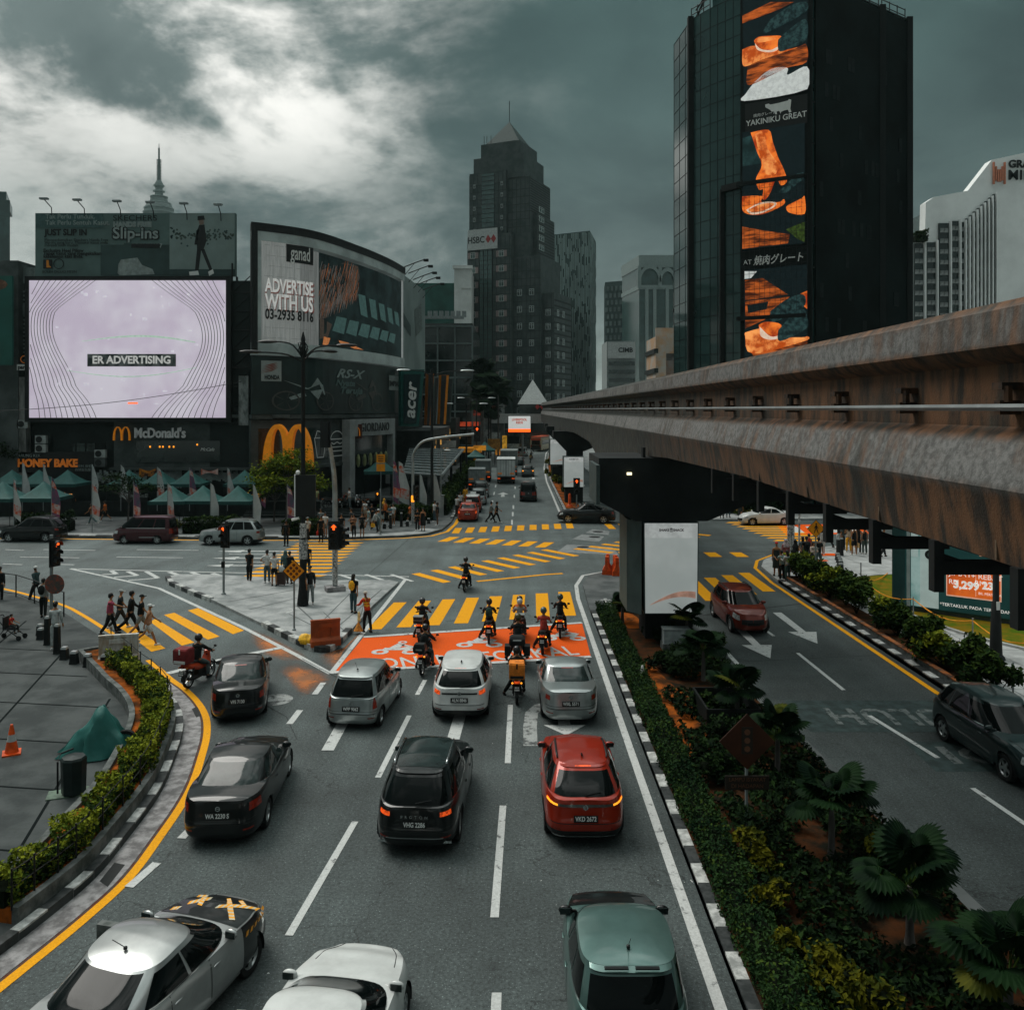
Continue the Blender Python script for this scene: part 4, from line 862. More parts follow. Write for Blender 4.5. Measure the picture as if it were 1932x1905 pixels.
tb(-11.4,1.8,-9,10,0,75,M_GRAN,'wall');tb(1.8,9.6,-7.5,10,0,73,M_GRAN,'wall');tb(1.9,11.2,-5,9.8,0,63,M_GRAN,'wall');tb(1.9,13.5,-8.2,9.5,0,51,M_GRAN,'wall');tb(3,17.5,-6.5,9,0,41,M_GRAN,'wall');tb(-11.6,4.,-10,9.6,0,57.5,M_GRAN,'wall')
tb(-10.4,7.6,-8,9,72.9,79.3,M_GRAN,'wall');tb(-8.4,5.6,-6.6,8,79.3,83.4,M_GRAN,'wall');b=MB();b.lathe([(8.8,83.4),(.1,91)],(-1.5,1,0),n=4,M=Matrix.Translation((-1.5,1,0))@Matrix.Rotation(R(45),4,'Z'));b.build('roof',mat('slate roof',(.03,.05,.048),.7,spec=.2),bt);b=MB();b.tube([(-1.5,1,90),(-1.5,1,97)],.12,6)
for x in(-8,-7,-5.5):b.tube([(x,-5,83),(x,-5,86.2)],.1,5)
b.build('masts',M_DSTEEL,bt)
b=MB()
for x0,x1,y,z1 in((-11.6,4,-10,57),(4,13.5,-8.2,50.5),(13.5,17.5,-6.5,40.5),(-11.4,1.8,-9,74.5),(1.8,9.6,-7.5,72.5)):
 for k in range(int((z1-6)/2.05)):z=6+k*2.05;(z>57.5 or y<-9.5 or x0>3)and b.box(((x0+x1)/2,y,z),(x1-x0+.1,.12,.14))
 for k in range(int((x1-x0)/1.5)+1):b.box((x0+k*1.5,y-.005,(z1+(57.5 if y>-9.3 and x0<3 else 6))/2),(.12,.12,z1-(57.5 if y>-9.3 and x0<3 else 6)))
for k in range(24):b.box((17.5,1.2,4+k*1.52),(.12,15.4,.5))
for k in range(14):b.box((11.2,2.4,51.5+k*.8),(.12,14.4,.3));b.box((9.6,1.2,63.5+k*.68),(.12,17,.3))
b.build('panel_joints',mat('granite joint',(.016,.022,.022),.7),bt)
b=MB();b.box((-4.9,-10.12,34),(4.6,.25,46));gs=b.build('glass_strip',M_TGL,bt);b=MB();b.box((-4.6,-9.12,66),(4.4,.25,17));b.build('glass_strip',M_TGL,bt)
b=MB()
for k in range(36):b.box((-4.9,-10.28,12+k*1.28),(4.6,.1,.12))
for x in(-7.2,-5.7,-4.2,-2.6):b.box((x,-10.3,34),(.14,.1,46))
for k in range(13):b.box((-4.6,-9.28,58.4+k*1.28),(4.4,.1,.12))
b.build('glazing_bars',M_DSTEEL,bt)
wm=MB();wm.box((0,0,0),(1.45,.16,1.5),m=0);wm.box((0,-.1,0),(.12,.1,1.5),m=1);wm.box((0,-.1,.35),(1.45,.1,.1),m=1)
for x in(-.78,.78):wm.box((x,-.05,0),(.12,.2,1.7),m=1)
for z in(-.8,.8):wm.box((0,-.052,z),(1.6,.2,.12),m=1)
None;wmesh=wm.mesh('tower_window')
pm=MB();pm.box((0,0,0),(1.1,.14,1.7));pmesh=pm.mesh('pink_panel')
M_WFR=mat('pale window frame',(.34,.38,.37),.5)
nwin=0
for k in range(11):
 for x in(-9.6,.6):
  o=link('window',wmesh,[M_TGL,M_WFR],bt);o.location=(x,-10.05,11+k*4.1);nwin+=1
  for s in(-1.35,1.35):q=link('panel',pmesh,[M_GRAND],bt);q.location=(x+s,-10.04,11+k*4.1)
for k in range(8):
 for x in(6.2,10.4):o=link('window',wmesh,[M_DGL,M_WFR],bt);o.location=(x,-8.25,9+k*4.6)
 o=link('window',wmesh,[M_DGL,M_WFR],bt);o.location=(15.4,-6.55,9+k*3.8)
 for y in(-3.5,1.5):o=link('window',wmesh,[M_TGL,M_WFR],bt);o.location=(17.55,y,9+k*3.8);o.rotation_euler=(0,0,R(90))
for k in range(5):
 for x in(-9.6,.3):o=link('window',wmesh,[M_DGL,M_WFR],bt);o.location=(x,-9.05,59+k*3.1);o.scale=(.45,1,.6)
 o=link('window',wmesh,[M_TGL,M_WFR],bt);o.location=(11.25,-2,54+k*2.6);o.rotation_euler=(0,0,R(90));o.scale=(2.5,1,.9)
b=MB();b.box((-5.8,-10.7,56.2),(10.6,.5,5.6));b.build('sign_board',mat('grey bank board',(.34,.36,.355),.5),bt);text('HSBC',2.5,M_INK,bt,(-8.,-11,56),extrude=.03,bold=.03);b=MB()
for s in(-1,1):b.poly([(-2.7,-11.02,56.1),(-2.7+s*1.,-11.02,57.3),(-2.7+s*1.9,-11.02,56.1),(-2.7+s*1.,-11.02,54.9)])
b.build('sign_mark',mat('dark red mark',(.25,.03,.03),.5),bt)
bh=thing('bank_entrance','low bank entrance with a pale pyramid roof at the foot of the granite tower','building',(6.,205,0));b=MB();b.box((-1,0,4.5),(6.5,6,12));b.box((-2,-2,7.2),(18,3,2.2),m=1);b.build('wall',[M_DGL,mat('pale fascia',(.33,.35,.345),.6)],bh);b=MB();b.lathe([(5.2,10.6),(.05,16.5)],n=4,M=Matrix.Translation((-1,0,0))@Matrix.Rotation(R(45),4,'Z'));b.build('roof',mat('pale metal roof',(.4,.42,.41),.4),bh);text('HSBC',1.3,M_INK,bh,(5.5,-3.6,7.2),extrude=.02,bold=.02);b=MB()
for cx_,cz_,k in((2.2,7.2,1.1),(.6,10.,1.)):
 for s in(-1,1):b.poly([(cx_,-3.62,cz_),(cx_+s*k*.6,-3.62,cz_+k*.7),(cx_+s*k*1.1,-3.62,cz_),(cx_+s*k*.6,-3.62,cz_-k*.7)])
b.build('sign_mark',mat('red mark',(.45,.03,.03),.5),bh)
rt=tower('ribbed_tower','dark tower clad in staggered pale vertical ribs behind the bank tower',[(18,405),(36.3,395),(41.5,420),(23,430)],0,92.5,mat('ribbed tower wall',(.02,.042,.04),.4,var=.2,scale=.05));rr=random.Random(2);b=MB()
for p,q,n_ in(((18,405),(36.3,395),30),((36.3,395),(41.5,420),12)):
 p,q=Vector((p[0]-rt['cx'],p[1]-rt['cy'],0)),Vector((q[0]-rt['cx'],q[1]-rt['cy'],0));d=(q-p).normalized();nn=Vector((d.y,-d.x,0))
 for i in range(n_):
  z=rr.uniform(0,8)
  while z<90:
   l=rr.uniform(5,16);z1=min(z+l,92);c=p+(q-p)*(i+.5+rr.uniform(-.12,.12))/n_+nn*.12;b.box((c.x,c.y,(z+z1)/2),(.26,.3,z1-z),math.atan2(d.y,d.x));z=z1+rr.uniform(.3,6)
b.build('ribs',mat('pale rib',(.24,.31,.3),.5,var=.25,scale=.06),rt)
o=tower('ribbed_annex','lower dark slab with a vertical name strip against the ribbed tower',[(19,380),(25.5,378),(28,395),(20,398)],0,58,M_TGL)
o=tower('checkered_building','mid rise block with a checkered pattern of pale and dark windows',[(52.5,370),(60,366),(70,385),(54,392)],0,68,mat('checker wall',(.055,.085,.082),.5));b=MB();rr=random.Random(4)
p0,p1=Vector((52.5,370,0)),Vector((60,366,0));c0=Vector((o['cx'],o['cy'],0));d=(p1-p0).normalized();nn=Vector((d.y,-d.x,0))
p2=Vector((39.5,374,0))
for j in range(22):
 for i in range(5):
  if(i+j)%2:c=p0+(p1-p0)*(i+.5)/5-c0+nn*.1;b.box((c.x,c.y,3+j*3),(1.55,.3,2.4),math.atan2(d.y,d.x))
b.build('pale_panels',mat('pale checker',(.15,.19,.185),.5,var=.2),o)
o=tower('checkered_wing','wing of the checkered block with rows of small square bays',[(41.5,378),(52.2,372),(53,390),(43,396)],0,66,mat('checker wing wall',(.045,.07,.068),.5));b=MB();p0,p1=Vector((41.5,378,0)),Vector((52.2,372,0));c0=Vector((o['cx'],o['cy'],0));d=(p1-p0).normalized();nn=Vector((d.y,-d.x,0))
for j in range(20):
 for i in range(6):
  c=p0+(p1-p0)*(i+.5+(.25 if j%2 else-.1))/6-c0+nn*.25;b.box((c.x,c.y,4+j*3.1),(1.1,.6,1.9),math.atan2(d.y,d.x))
b.build('bays',mat('pale bay',(.12,.155,.15),.5,var=.25,scale=.2),o)
o=tower('striped_building','white banded office block with a small bank name at the top',[(30.2,270),(39,268),(39,285),(30.2,285)],0,31,mat('grey block wall',(.24,.27,.265),.6));b=MB()
for k in range(9):b.box((0,-9.2,3+k*2.6),(8.4,.3,1.25))
b.build('window_bands',M_DGL,o);b=MB();b.box((0,-9.3,28),(8.6,.3,5));b.build('sign_board',mat('pale board 2',(.36,.38,.375),.6),o);text('CIMB',2.,M_INK,o,(1.2,-9.6,28),extrude=.03,bold=.06)
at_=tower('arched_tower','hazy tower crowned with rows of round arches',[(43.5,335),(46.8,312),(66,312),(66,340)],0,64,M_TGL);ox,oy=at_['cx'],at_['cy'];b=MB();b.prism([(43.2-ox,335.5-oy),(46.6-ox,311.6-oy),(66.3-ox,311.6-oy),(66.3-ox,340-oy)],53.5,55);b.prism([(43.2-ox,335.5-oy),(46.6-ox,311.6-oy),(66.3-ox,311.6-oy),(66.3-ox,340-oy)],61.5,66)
for x in(46.8,54.4,59.8,65.2):b.box((x-ox,311.5-oy,58),(1.3,.6,8))
for x in(49.5,52.4,57):b.box((x-ox,311.6-oy,27),(1.2,.8,54))
b.build('pale_bands',mat('pale arch stone',(.2,.25,.243),.6,var=.1),at_);b=MB()
for cx_,r in((50.6,3.3),(57.1,2.2),(62.5,2.2)):
 for k in range(12):
  a,a2=math.pi*k/12,math.pi*(k+1)/12;b.loft([[(cx_-ox+math.cos(t)*r*f_,311.3-oy,56.3+math.sin(t)*(r+1.4)*f_),(cx_-ox+math.cos(t)*r*f_,310.9-oy,56.3+math.sin(t)*(r+1.4)*f_)]for t in(a,a2)for f_ in(1,)],0,False,False)
  b.poly([(cx_-ox+math.cos(t)*rr_,310.9-oy,56.3+math.sin(t)*(rr_+1.4*rr_/r))for t,rr_ in((a,r),(a2,r),(a2,r+.9),(a,r+.9))])
b.build('arches',mat('pale arch stone',(.2,.25,.243)),at_)
wb_=thing('weathered_building','old building with a peeling stained gable and orange painted edge left of the black tower','building',(28,150,0));b=MB();b.box((3.2,6,11.5),(8.5,12,23));b.build('wall',mat('peeling wall',(.21,.215,.205),.9,col2=(.035,.04,.04),scale=.32,detail=10,stretch=(1,1,.7)),wb_);b=MB();b.box((.6,-.2,11),(3.4,.3,14));b.build('rust_stain',mat('rust stain',(.22,.1,.045),.9,col2=(.2,.19,.18),scale=.5,detail=9,stretch=(1,1,.4)),wb_);b=MB();b.box((-2.2,2,11),(1.8,10,22));b.box((-.4,-.1,21.5),(4.4,.5,4.5));b.build('orange_edge',mat('cream orange paint',(.45,.27,.15),.8,col2=(.4,.37,.33),scale=.4,detail=4),wb_);b=MB()
for k in range(6):b.box((-3.,2,2.5+k*3.4),(.7,10.2,.8))
b.build('balcony_slots',M_DKW,wb_)
mastlb=thing('roof_antennas','cluster of phone masts and dishes on the roof of the weathered building','antennas',(31,150,23));b=MB();rr=random.Random(6)
for k in range(9):
 x=-2.4+k*.75;h_=rr.uniform(3,8);b.tube([(x,0,0),(x,0,h_)],.07,5);
 if k%2:b.box((x+.25,-.1,h_-1.2),(.28,.2,1.9))
 for j in range(3):b.lathe([(.02,0),(rr.uniform(.2,.4),.12)],n=9,M=Matrix.Translation((x,-.2,rr.uniform(1,h_)))@Matrix.Rotation(R(90),4,'X'))
b.build('masts',mat('antenna grey',(.25,.27,.265),.5,var=.3,scale=1),mastlb);b=MB();b.lathe([(.02,0),(.55,.2)],n=14,M=Matrix.Translation((3.4,-.3,9.2))@Matrix.Rotation(R(90),4,'X'));b.build('dish',mat('cream dish',(.55,.36,.16),.6),mastlb)
b=MB();b.box((4.,.4,4.6),(1.6,.6,3));b.build('tank',mat('cream orange paint',(.45,.27,.15)),mastlb)
BT=[(17.,89),(17.6,83.2),(18.9,80.9),(21.1,78.1),(26.4,75),(38.9,83.4),(34,96),(20,99)]
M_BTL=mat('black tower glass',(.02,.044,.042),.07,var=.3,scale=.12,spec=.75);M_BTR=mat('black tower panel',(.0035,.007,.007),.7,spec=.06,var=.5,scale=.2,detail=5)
bk=thing('black_tower','black glass tower right of the junction with a column of advertising screens','tower',(26,86,0))
def loc(pts):return[(p[0]-26,p[1]-86)for p in pts]
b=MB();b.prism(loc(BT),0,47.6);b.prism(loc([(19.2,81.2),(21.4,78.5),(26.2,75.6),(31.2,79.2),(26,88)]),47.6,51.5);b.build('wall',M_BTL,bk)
b=MB();b.prism(loc([(26.9,75.05),(38.95,83.2),(38.6,84),(26.5,76)]),0,47.3);b.build('shadow_side',M_BTR,bk)  # right face near black, its shadow put into the panel colour
def bgrid(p,q,z0,z1,nu,nv,m,name,w=.035,off=.03,dv=None):
 return face_grid(bk,p,q,z0,z1,nu,nv,m,name,w,off,dv=dv)
M_MUL=mat('black mullion',(.006,.009,.009),.7,spec=.15)
bgrid((17.,89),(17.6,83.2),0,47.6,3,26,M_MUL,'mullions');bgrid((17.6,83.2),(18.9,80.9),0,47.6,2,26,M_MUL,'mullions');bgrid((18.9,80.9),(21.1,78.1),0,47.6,4,26,M_MUL,'mullions');bgrid((26.4,75),(38.9,83.4),0,47.6,12,13,mat('black rib',(.007,.012,.012),.7,spec=.15),'mullions',.12,.12)
rr=random.Random(8);b=MB();d=Vector((12.5,8.4,0)).normalized();nn=Vector((d.y,-d.x,0))
for k in range(45):
 t,z=rr.uniform(.8,14.2),rr.choice([8+i*3. for i in range(12)]);c=Vector((26.4-26,75-86,0))+d*t+nn*.22;b.box((c.x,c.y,z),(.5,.06,1.3),math.atan2(d.y,d.x))
b.build('dim_windows',mat('dim window',(.0045,.009,.009),.6,spec=.1,var=.4),bk)['kind']='stuff'
b=MB();d=Vector((17.6,83.2,0));
for(x,y)in((17.5,83.15),(38.95,83.2),(35.2,80.7)):b.box((x-26,y-86,23.9),(.55,.55,47.8))
b.box((19.7-26,79.6-86,15),(.4,.4,30));b.box((20.5-26,78.6-86,30),(2.4,.5,.6),R(-52));b.build('corner_piers',M_MUL,bk)
b=MB()
for p,q in(((17.6,83.2),(18.9,80.9)),((31.5,78.6),(35,81)),((35.4,81.2),(38.6,83.3))):
 for j in range(2):b.tube([(p[0]-26,p[1]-86,48.+.6*j),(q[0]-26,q[1]-86,48.+.6*j)],.05,5)
 for t in(0,.33,.66,1):x,y=p[0]+(q[0]-p[0])*t-26,p[1]+(q[1]-p[1])*t-86;b.tube([(x,y,47.6),(x,y,48.7)],.05,5)
b.tube([(-8,-3,47.6),(-7.2,-4.4,49.4)],.12,5);b.tube([(-8,-3,48.4),(-7.2,-4.4,49.4)],.08,5);b.build('roof_railing',M_DSTEEL,bk)
sp0,sp1=Vector((21.15,78.,0)),Vector((26.35,74.95,0));sdx=(sp1-sp0).normalized();SW=(sp1-sp0).length
vs=thing('vertical_screen','tall column of food pictures on advertising screens up the corner of the black tower','screen',(sp0+sp1)/2,math.atan2(sdx.y,sdx.x))
def vz(x,y):
 """photograph point on the screen plane -> local"""
 k=(x-CX)/F;n=Vector((sdx.y,-sdx.x));p0=sp0.xy;Y_=(p0.dot(n))/(k*n.x+n.y);X_=k*Y_;t=(Vector((X_,Y_))-(sp0.xy+sp1.xy)/2).dot(sdx.xy);return t,H-(y-Y0)/F*Y_
def vpoly(pts,m,off,name='picture'):
 if len(pts)>5:Q=[Vector((*p,0))for p in pts];pts=[(p.x,p.y)for p in smoothpath(Q+Q[:1],4)[:-1]]
 b=MB();b.poly([(max(-SW/2,min(SW/2,p[0])),-off,p[1])for p in(vz(*q)for q in pts)]);return b.build(name,m,vs)
b=MB();b.box((0,.15,24),(SW+.3,.3,48.5));b.build('housing',M_MUL,vs)
L=lambda n,c,e=.75,**k:mat('screen '+n,c,.4,emis=e,spec=.15,**k)
LD,LW,LO,LO2,LB,LG,LT,LX=L('black',(.003,.007,.008)),L('white cloth',(.6,.62,.6),.4,var=.12,scale=2.5),L('orange',(.42,.06,.006),.6,col2=(.95,.34,.09),scale=.9,detail=3),L('red orange',(.3,.028,.004),.6,col2=(.9,.2,.025),scale=.7,detail=3),L('wood brown',(.035,.008,.003),.8,col2=(.36,.075,.012),scale=.5,stretch=(1,1,5)),L('glove',(.003,.008,.009),.8,col2=(.016,.038,.038),scale=2.5),L('teal blur',(.008,.022,.022),.8,var=.5,scale=.7),L('pale dish',(.75,.55,.42),.5)
C4=lambda x,y:((1600+x/2.117)/1.294,(y/2.117)/1.294)
def v4(pts,m,off):return vpoly([C4(*p)for p in pts],m,off)
v4(((455,-60),(790,-60),(790,470),(462,530)),LD,.32)
v4(((455,130),(640,60),(720,20),(600,20),(455,90)),LB,.34);v4(((600,110),(700,40),(782,20),(782,70),(640,150),(560,180)),LG,.35)
v4(((455,265),(520,245),(640,270),(745,250),(785,240),(785,330),(680,360),(560,420),(480,445),(482,350),(457,340)),LB,.36);v4(((455,265),(520,245),(640,270),(740,255),(560,315),(480,350),(456,338)),LO,.37)
v4(((515,220),(540,200),(600,195),(660,200),(640,265),(600,278),(540,265)),LO2,.38);v4(((520,232),(550,262),(600,268),(640,250),(635,268),(595,280),(535,268)),LX,.39);v4(((520,222),(545,203),(600,202),(630,210),(590,222),(545,230)),LO,.395)
v4(((640,215),(700,160),(782,110),(788,210),(700,260),(650,275),(638,250)),LG,.4)
v4(((470,495),(520,430),(590,372),(650,355),(690,362),(690,395),(788,352),(790,468),(466,530)),LW,.36)
v4(((468,545),(790,490),(790,640),(470,690)),M_INK,.33)
cow=((573,548),(590,543),(600,548),(640,540),(690,527),(695,520),(707,523),(705,545),(702,570),(708,585),(696,590),(690,574),(672,578),(655,585),(652,595),(645,580),(632,584),(634,598),(624,598),(618,582),(606,585),(598,575),(574,562))
b=MB();b.poly([(p[0],-.36,p[1])for p in(vz(*C4(*q))for q in cow)]);b.build('bull_mark',M_PWH,vs)
def vtext(body,size,px,py,m=M_PWH,ang=0,**k):t,z=vz(*C4(px,py));return text(body,size,m,vs,(t,-.38,z),extrude=.005,**k)
vtext('YAKINIKU GREAT',.72,628,622,bold=.01,sx=.93);vtext('焼肉グレート',.34,570,598);vtext('焼肉グレート',.92,640,1344,bold=.015,shear=.2,sx=.8);vtext('AT',.6,482,1360)
v4(((455,690),(776,640),(776,1260),(455,1295)),LD,.33);v4(((456,720),(520,700),(555,850),(456,865)),LT,.34)
v4(((498,692),(590,678),(612,740),(640,820),(668,880),(685,940),(655,965),(630,930),(600,1000),(575,1035),(558,1030),(562,985),(540,985),(525,930),(555,860),(530,790)),LO2,.36);v4(((520,700),(560,690),(590,780),(640,860),(620,910),(570,900),(560,850),(540,790)),LO,.37)
v4(((455,1020),(555,1018),(555,1050),(640,1050),(670,1035),(665,1065),(560,1112),(480,1110),(455,1085)),LO2,.37);v4(((475,1090),(540,1055),(620,1048),(625,1070),(560,1105),(500,1112)),LX,.375);v4(((487,1088),(545,1062),(612,1054),(612,1070),(555,1097),(505,1102)),LO,.38)
v4(((690,1065),(760,1030),(776,1022),(776,1110),(700,1105),(680,1080)),LO2,.37);v4(((455,1175),(560,1195),(700,1215),(690,1262),(455,1290)),LB,.36);v4(((640,1000),(740,900),(770,895),(770,930),(680,1005)),LG,.38);v4(((680,1190),(776,1150),(776,1255),(740,1240)),L('herb',(.02,.035,.006),.8,var=.5,scale=3),.37)
b=MB();t0_,z0_=vz(*C4(440,1300));t1_,z1_=vz(*C4(792,640));b.box(((t0_+t1_)/2-.2,-.25,30.),(SW+.1,.5,.35));b.build('ledge',M_MUL,vs);b=MB();b.box(((t0_+t1_)/2-.2,-.25,17.7),(SW+.1,.5,.35));b.build('ledge',M_MUL,vs)
b=MB()
for k in range(13):b.box((-SW/2+.3+k*SW/13,-.39,23.9),(.025,.02,12.2))
for k in range(18):b.box((-.05,-.39,18.2+k*.7),(SW-.2,.02,.025))
b.build('screen_joints',M_INK,vs)
v4(((466,1400),(790,1370),(790,1790),(466,1880)),LD,.33);v4(((466,1405),(530,1405),(500,1440),(466,1445)),LW,.34);v4(((468,1450),(560,1440),(690,1525),(470,1555)),LB,.35);v4(((470,1560),(700,1535),(600,1640),(470,1700)),LB,.345);v4(((480,1580),(590,1560),(580,1600),(485,1620)),LD,.36)
v4(((755,1520),(790,1505),(790,1600),(765,1580)),LO2,.36);v4(((600,1610),(690,1545),(770,1525),(770,1590),(640,1660),(600,1660)),LG,.365);v4(((470,1720),(560,1700),(640,1740),(760,1745),(790,1740),(790,1760),(510,1830),(470,1740)),LO,.37);v4(((480,1760),(520,1780),(790,1745),(790,1790),(510,1840)),LB,.368);v4(((540,1680),(580,1665),(655,1680),(650,1740),(600,1755),(550,1735)),LO2,.38);v4(((545,1690),(600,1740),(650,1735),(640,1752),(590,1757),(550,1738)),LX,.39);v4(((640,1710),(720,1620),(770,1600),(788,1640),(785,1700),(650,1765)),LG,.4)
b=MB();b.box((10,-3,3),(34,14,6));b.build('podium',M_BTR,bk)
ho=thing('hotel','white stepped hotel with dark window bays at the right edge','hotel',(88,140,0));M_HW=mat('hotel white',(.78,.8,.785),.7,var=.08,scale=.15)
def hx(x,Y=140):return(x-CX)/F*Y-88
def hz(y,Y=140):return H-(y-Y0)/F*Y
b=MB();outl=[(hx(1722),0),(hx(1722),hz(455)),(hx(1745),hz(449)),(hx(1747),hz(382)),(hx(1762),hz(372)),(hx(1826),hz(360)),(hx(1871),hz(302)),(hx(1950),hz(285)),(hx(2080),hz(262)),(hx(2080),0)]
b.loft([[(p[0],0,p[1])for p in outl],[(p[0],2.,p[1])for p in outl]]);b.build('wall',M_HW,ho)
bays=[(1722,1742,460),(1745,1765,458),(1768,1790,422),(1792,1808,418)]+[(1811+i*7.2,1818.2+i*7.2,420-i*6.5)for i in range(9)]
hb=MB();fr=MB()
for i,(x0,x1,y)in enumerate(bays):
 z1=hz(y);hb.box(((hx(x0)+hx(x1))/2,-.15-i*.02,z1/2),(hx(x1)-hx(x0)-.25,.3,z1));fr.box((hx(x1)-.05,-.5,z1/2),(.16,1.,z1+.5))
hb.build('window_bays',M_DGL,ho);fr.build('bay_fins',M_HW,ho)
wmm=MB();wmm.box((0,0,0),(.62,.1,.7));wme=wmm.mesh('hotel_window');cnt=0;M_CUR=mat('pale curtain window',(.2,.215,.21),.3,var=.4,scale=1.5);rest=MB()
for i,(x0,x1,y)in enumerate(bays):
 zt=hz(y)-1.2;k=0
 while zt-k*1.75>19:
  z=zt-k*1.75;xc=(hx(x0)+hx(x1))/2
  for s in((-.35,.35)if x1-x0>10 else(0,)):
   if cnt<95:o=link('window',wme,M_CUR,ho);o.location=(xc+s,-.42,z);cnt+=1
   else:rest.box((xc+s,-.42,z),(.62,.1,.7))
  k+=1
if rest.v:o=rest.build('windows',M_CUR,ho);o['kind']='stuff'
text('GRAND',1.75,M_INK,ho,(hx(1901),-.25,hz(311)),extrude=.1,bold=.04,align='LEFT');text('MILLENNIUM',2.3,M_INK,ho,(hx(1900),-.25,hz(332)),extrude=.1,bold=.02,align='LEFT',space=1.08);b=MB()
for k,(h0,h1)in enumerate(((.0,3.),(.6,2.3),(.4,1.8),(.4,1.8),(.6,2.3),(0,3.))):b.box((hx(1873)+k*.36,-.3,hz(345)+(h0+h1)/2+.0),(.24,.3,h1-h0+.6))
b.build('logo_bars',mat('salmon bars',(.55,.2,.12),.5),ho)
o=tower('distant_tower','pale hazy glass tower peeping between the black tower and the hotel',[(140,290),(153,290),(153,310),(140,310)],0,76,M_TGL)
gs=thing('street_screen','white and orange advertising screen on a pole over the far main road','screen',(at(980,800,165).x,165,at(980,800,165).z));b=MB();b.box((0,.2,0),(4.5,.4,3.3));b.build('board',M_DSTEEL,gs);b=MB();b.box((0,-.03,.3),(4.3,.04,2.5));b.build('display',lit('white display',(.68,.7,.68),.45,var=.03),gs);b=MB();b.box((0,-.03,-1.25),(4.3,.05,.6));b.build('orange_strip',M_LEDR,gs);text('LIVERPOOL\nREDS',.58,mat('red display letters',(.55,.06,.02),.5,emis=.3),gs,(0,-.08,.55),extrude=.01,bold=.02);b=MB();b.tube([(.6,.4,-5.6),(.6,.4,-1.6)],.22,8);b.build('pole',M_GREYP,gs)
# monorail guideway over the median
def guideway_mat():
 m=bpy.data.materials.new('stained guideway concrete');m.use_nodes=True;t=m.node_tree;b=t.nodes['Principled BSDF'];tx=nd(t,'ShaderNodeTexCoord')
 def nz(scale,st,detail=8,rough=.65):
  mp=nd(t,'ShaderNodeMapping');mp.inputs['Scale'].default_value=st;t.links.new(tx.outputs['Object'],mp.inputs[0]);n=nd(t,'ShaderNodeTexNoise',inp={'Scale':scale,'Detail':detail,'Roughness':rough});t.links.new(mp.outputs[0],n.inputs['Vector']);return n.outputs['Fac']
 def ss(v,a,c,d=.0,e=1.):n=nd(t,'ShaderNodeMapRange',interpolation_type='SMOOTHSTEP',inp={1:a,2:c,3:d,4:e});t.links.new(v,n.inputs[0]);return n.outputs[0]
 def mix(f,a,c):
  n=nd(t,'ShaderNodeMix',data_type='RGBA');t.links.new(f,n.inputs[0])
  for i,v in((6,a),(7,c)):
   if isinstance(v,tuple):n.inputs[i].default_value=(*v,1)
   else:t.links.new(v,n.inputs[i])
  return n.outputs[2]
 def mul(a,c):n=nd(t,'ShaderNodeMath',operation='MULTIPLY',use_clamp=True);t.links.new(a,n.inputs[0]);t.links.new(c,n.inputs[1]);return n.outputs[0]
 sp=nd(t,'ShaderNodeSeparateXYZ');t.links.new(tx.outputs['Object'],sp.inputs[0])
 fine=nz(9,(1,1,1));base=mix(ss(fine,.35,.65),(.075,.074,.07),(.175,.172,.165))
 speck=nz(60,(1,1,1),2);base=mix(ss(speck,.62,.7),base,(.06,.065,.065))
 streak=nz(1.,(3,2.6,.22),7,.6);mossy=ss(streak,.38,.6);blot=ss(nz(.35,(1,1,1.6),6),.38,.62)
 side=ss(sp.outputs[2],8.62,8.4);top=ss(sp.outputs[2],10.42,10.6);web=mul(ss(sp.outputs[2],8.98,9.12),ss(sp.outputs[2],10.22,10.08))
 rust=mix(ss(nz(2.2,(1,1.3,.35),9),.38,.62),(.02,.014,.008),(.15,.066,.026));moss=mix(ss(nz(3.5,(2,1,.5),9),.4,.65),(.006,.01,.008),(.04,.046,.037))
 near=ss(sp.outputs[1],42,12);st=mix(mul(near,ss(nz(.5,(1,1,.5),5),.3,.5)),moss,rust)
 def mx(a,c):n=nd(t,'ShaderNodeMath',operation='MAXIMUM');t.links.new(a,n.inputs[0]);t.links.new(c,n.inputs[1]);return n.outputs[0]
 f=mx(mx(mul(side,ss(streak,.12,.36)),top),mx(web,mul(mossy,ss(blot,0,1,0,.75))))
 col=mix(f,base,st);t.links.new(col,b.inputs['Base Color']);b.inputs['Roughness'].default_value=.85
 bp=nd(t,'ShaderNodeBump',inp={'Strength':.45,'Distance':.02});t.links.new(nz(30,(1,1,1),4),bp.inputs['Height']);t.links.new(bp.outputs[0],b.inputs['Normal']);return m
M_GUIDE=guideway_mat()
def zbot(y):
 K=((-20,7.72),(9,7.68),(20,7.82),(30,7.68),(37,7.4),(44,6.9),(49.5,6.2),(52,6.),(54,6.3),(60,7.1),(74,7.35),(100,7.),(112,6.1),(117,5.8),(122,6.3),(140,7.),(400,7.2))
 for(a,p),(c,q)in zip(K,K[1:]):
  if y<=c:t=(y-a)/(c-a);return p+(q-p)*t
 return 7.2
def xoff(y):return .0 if y<150 else(y-150)**2*.001
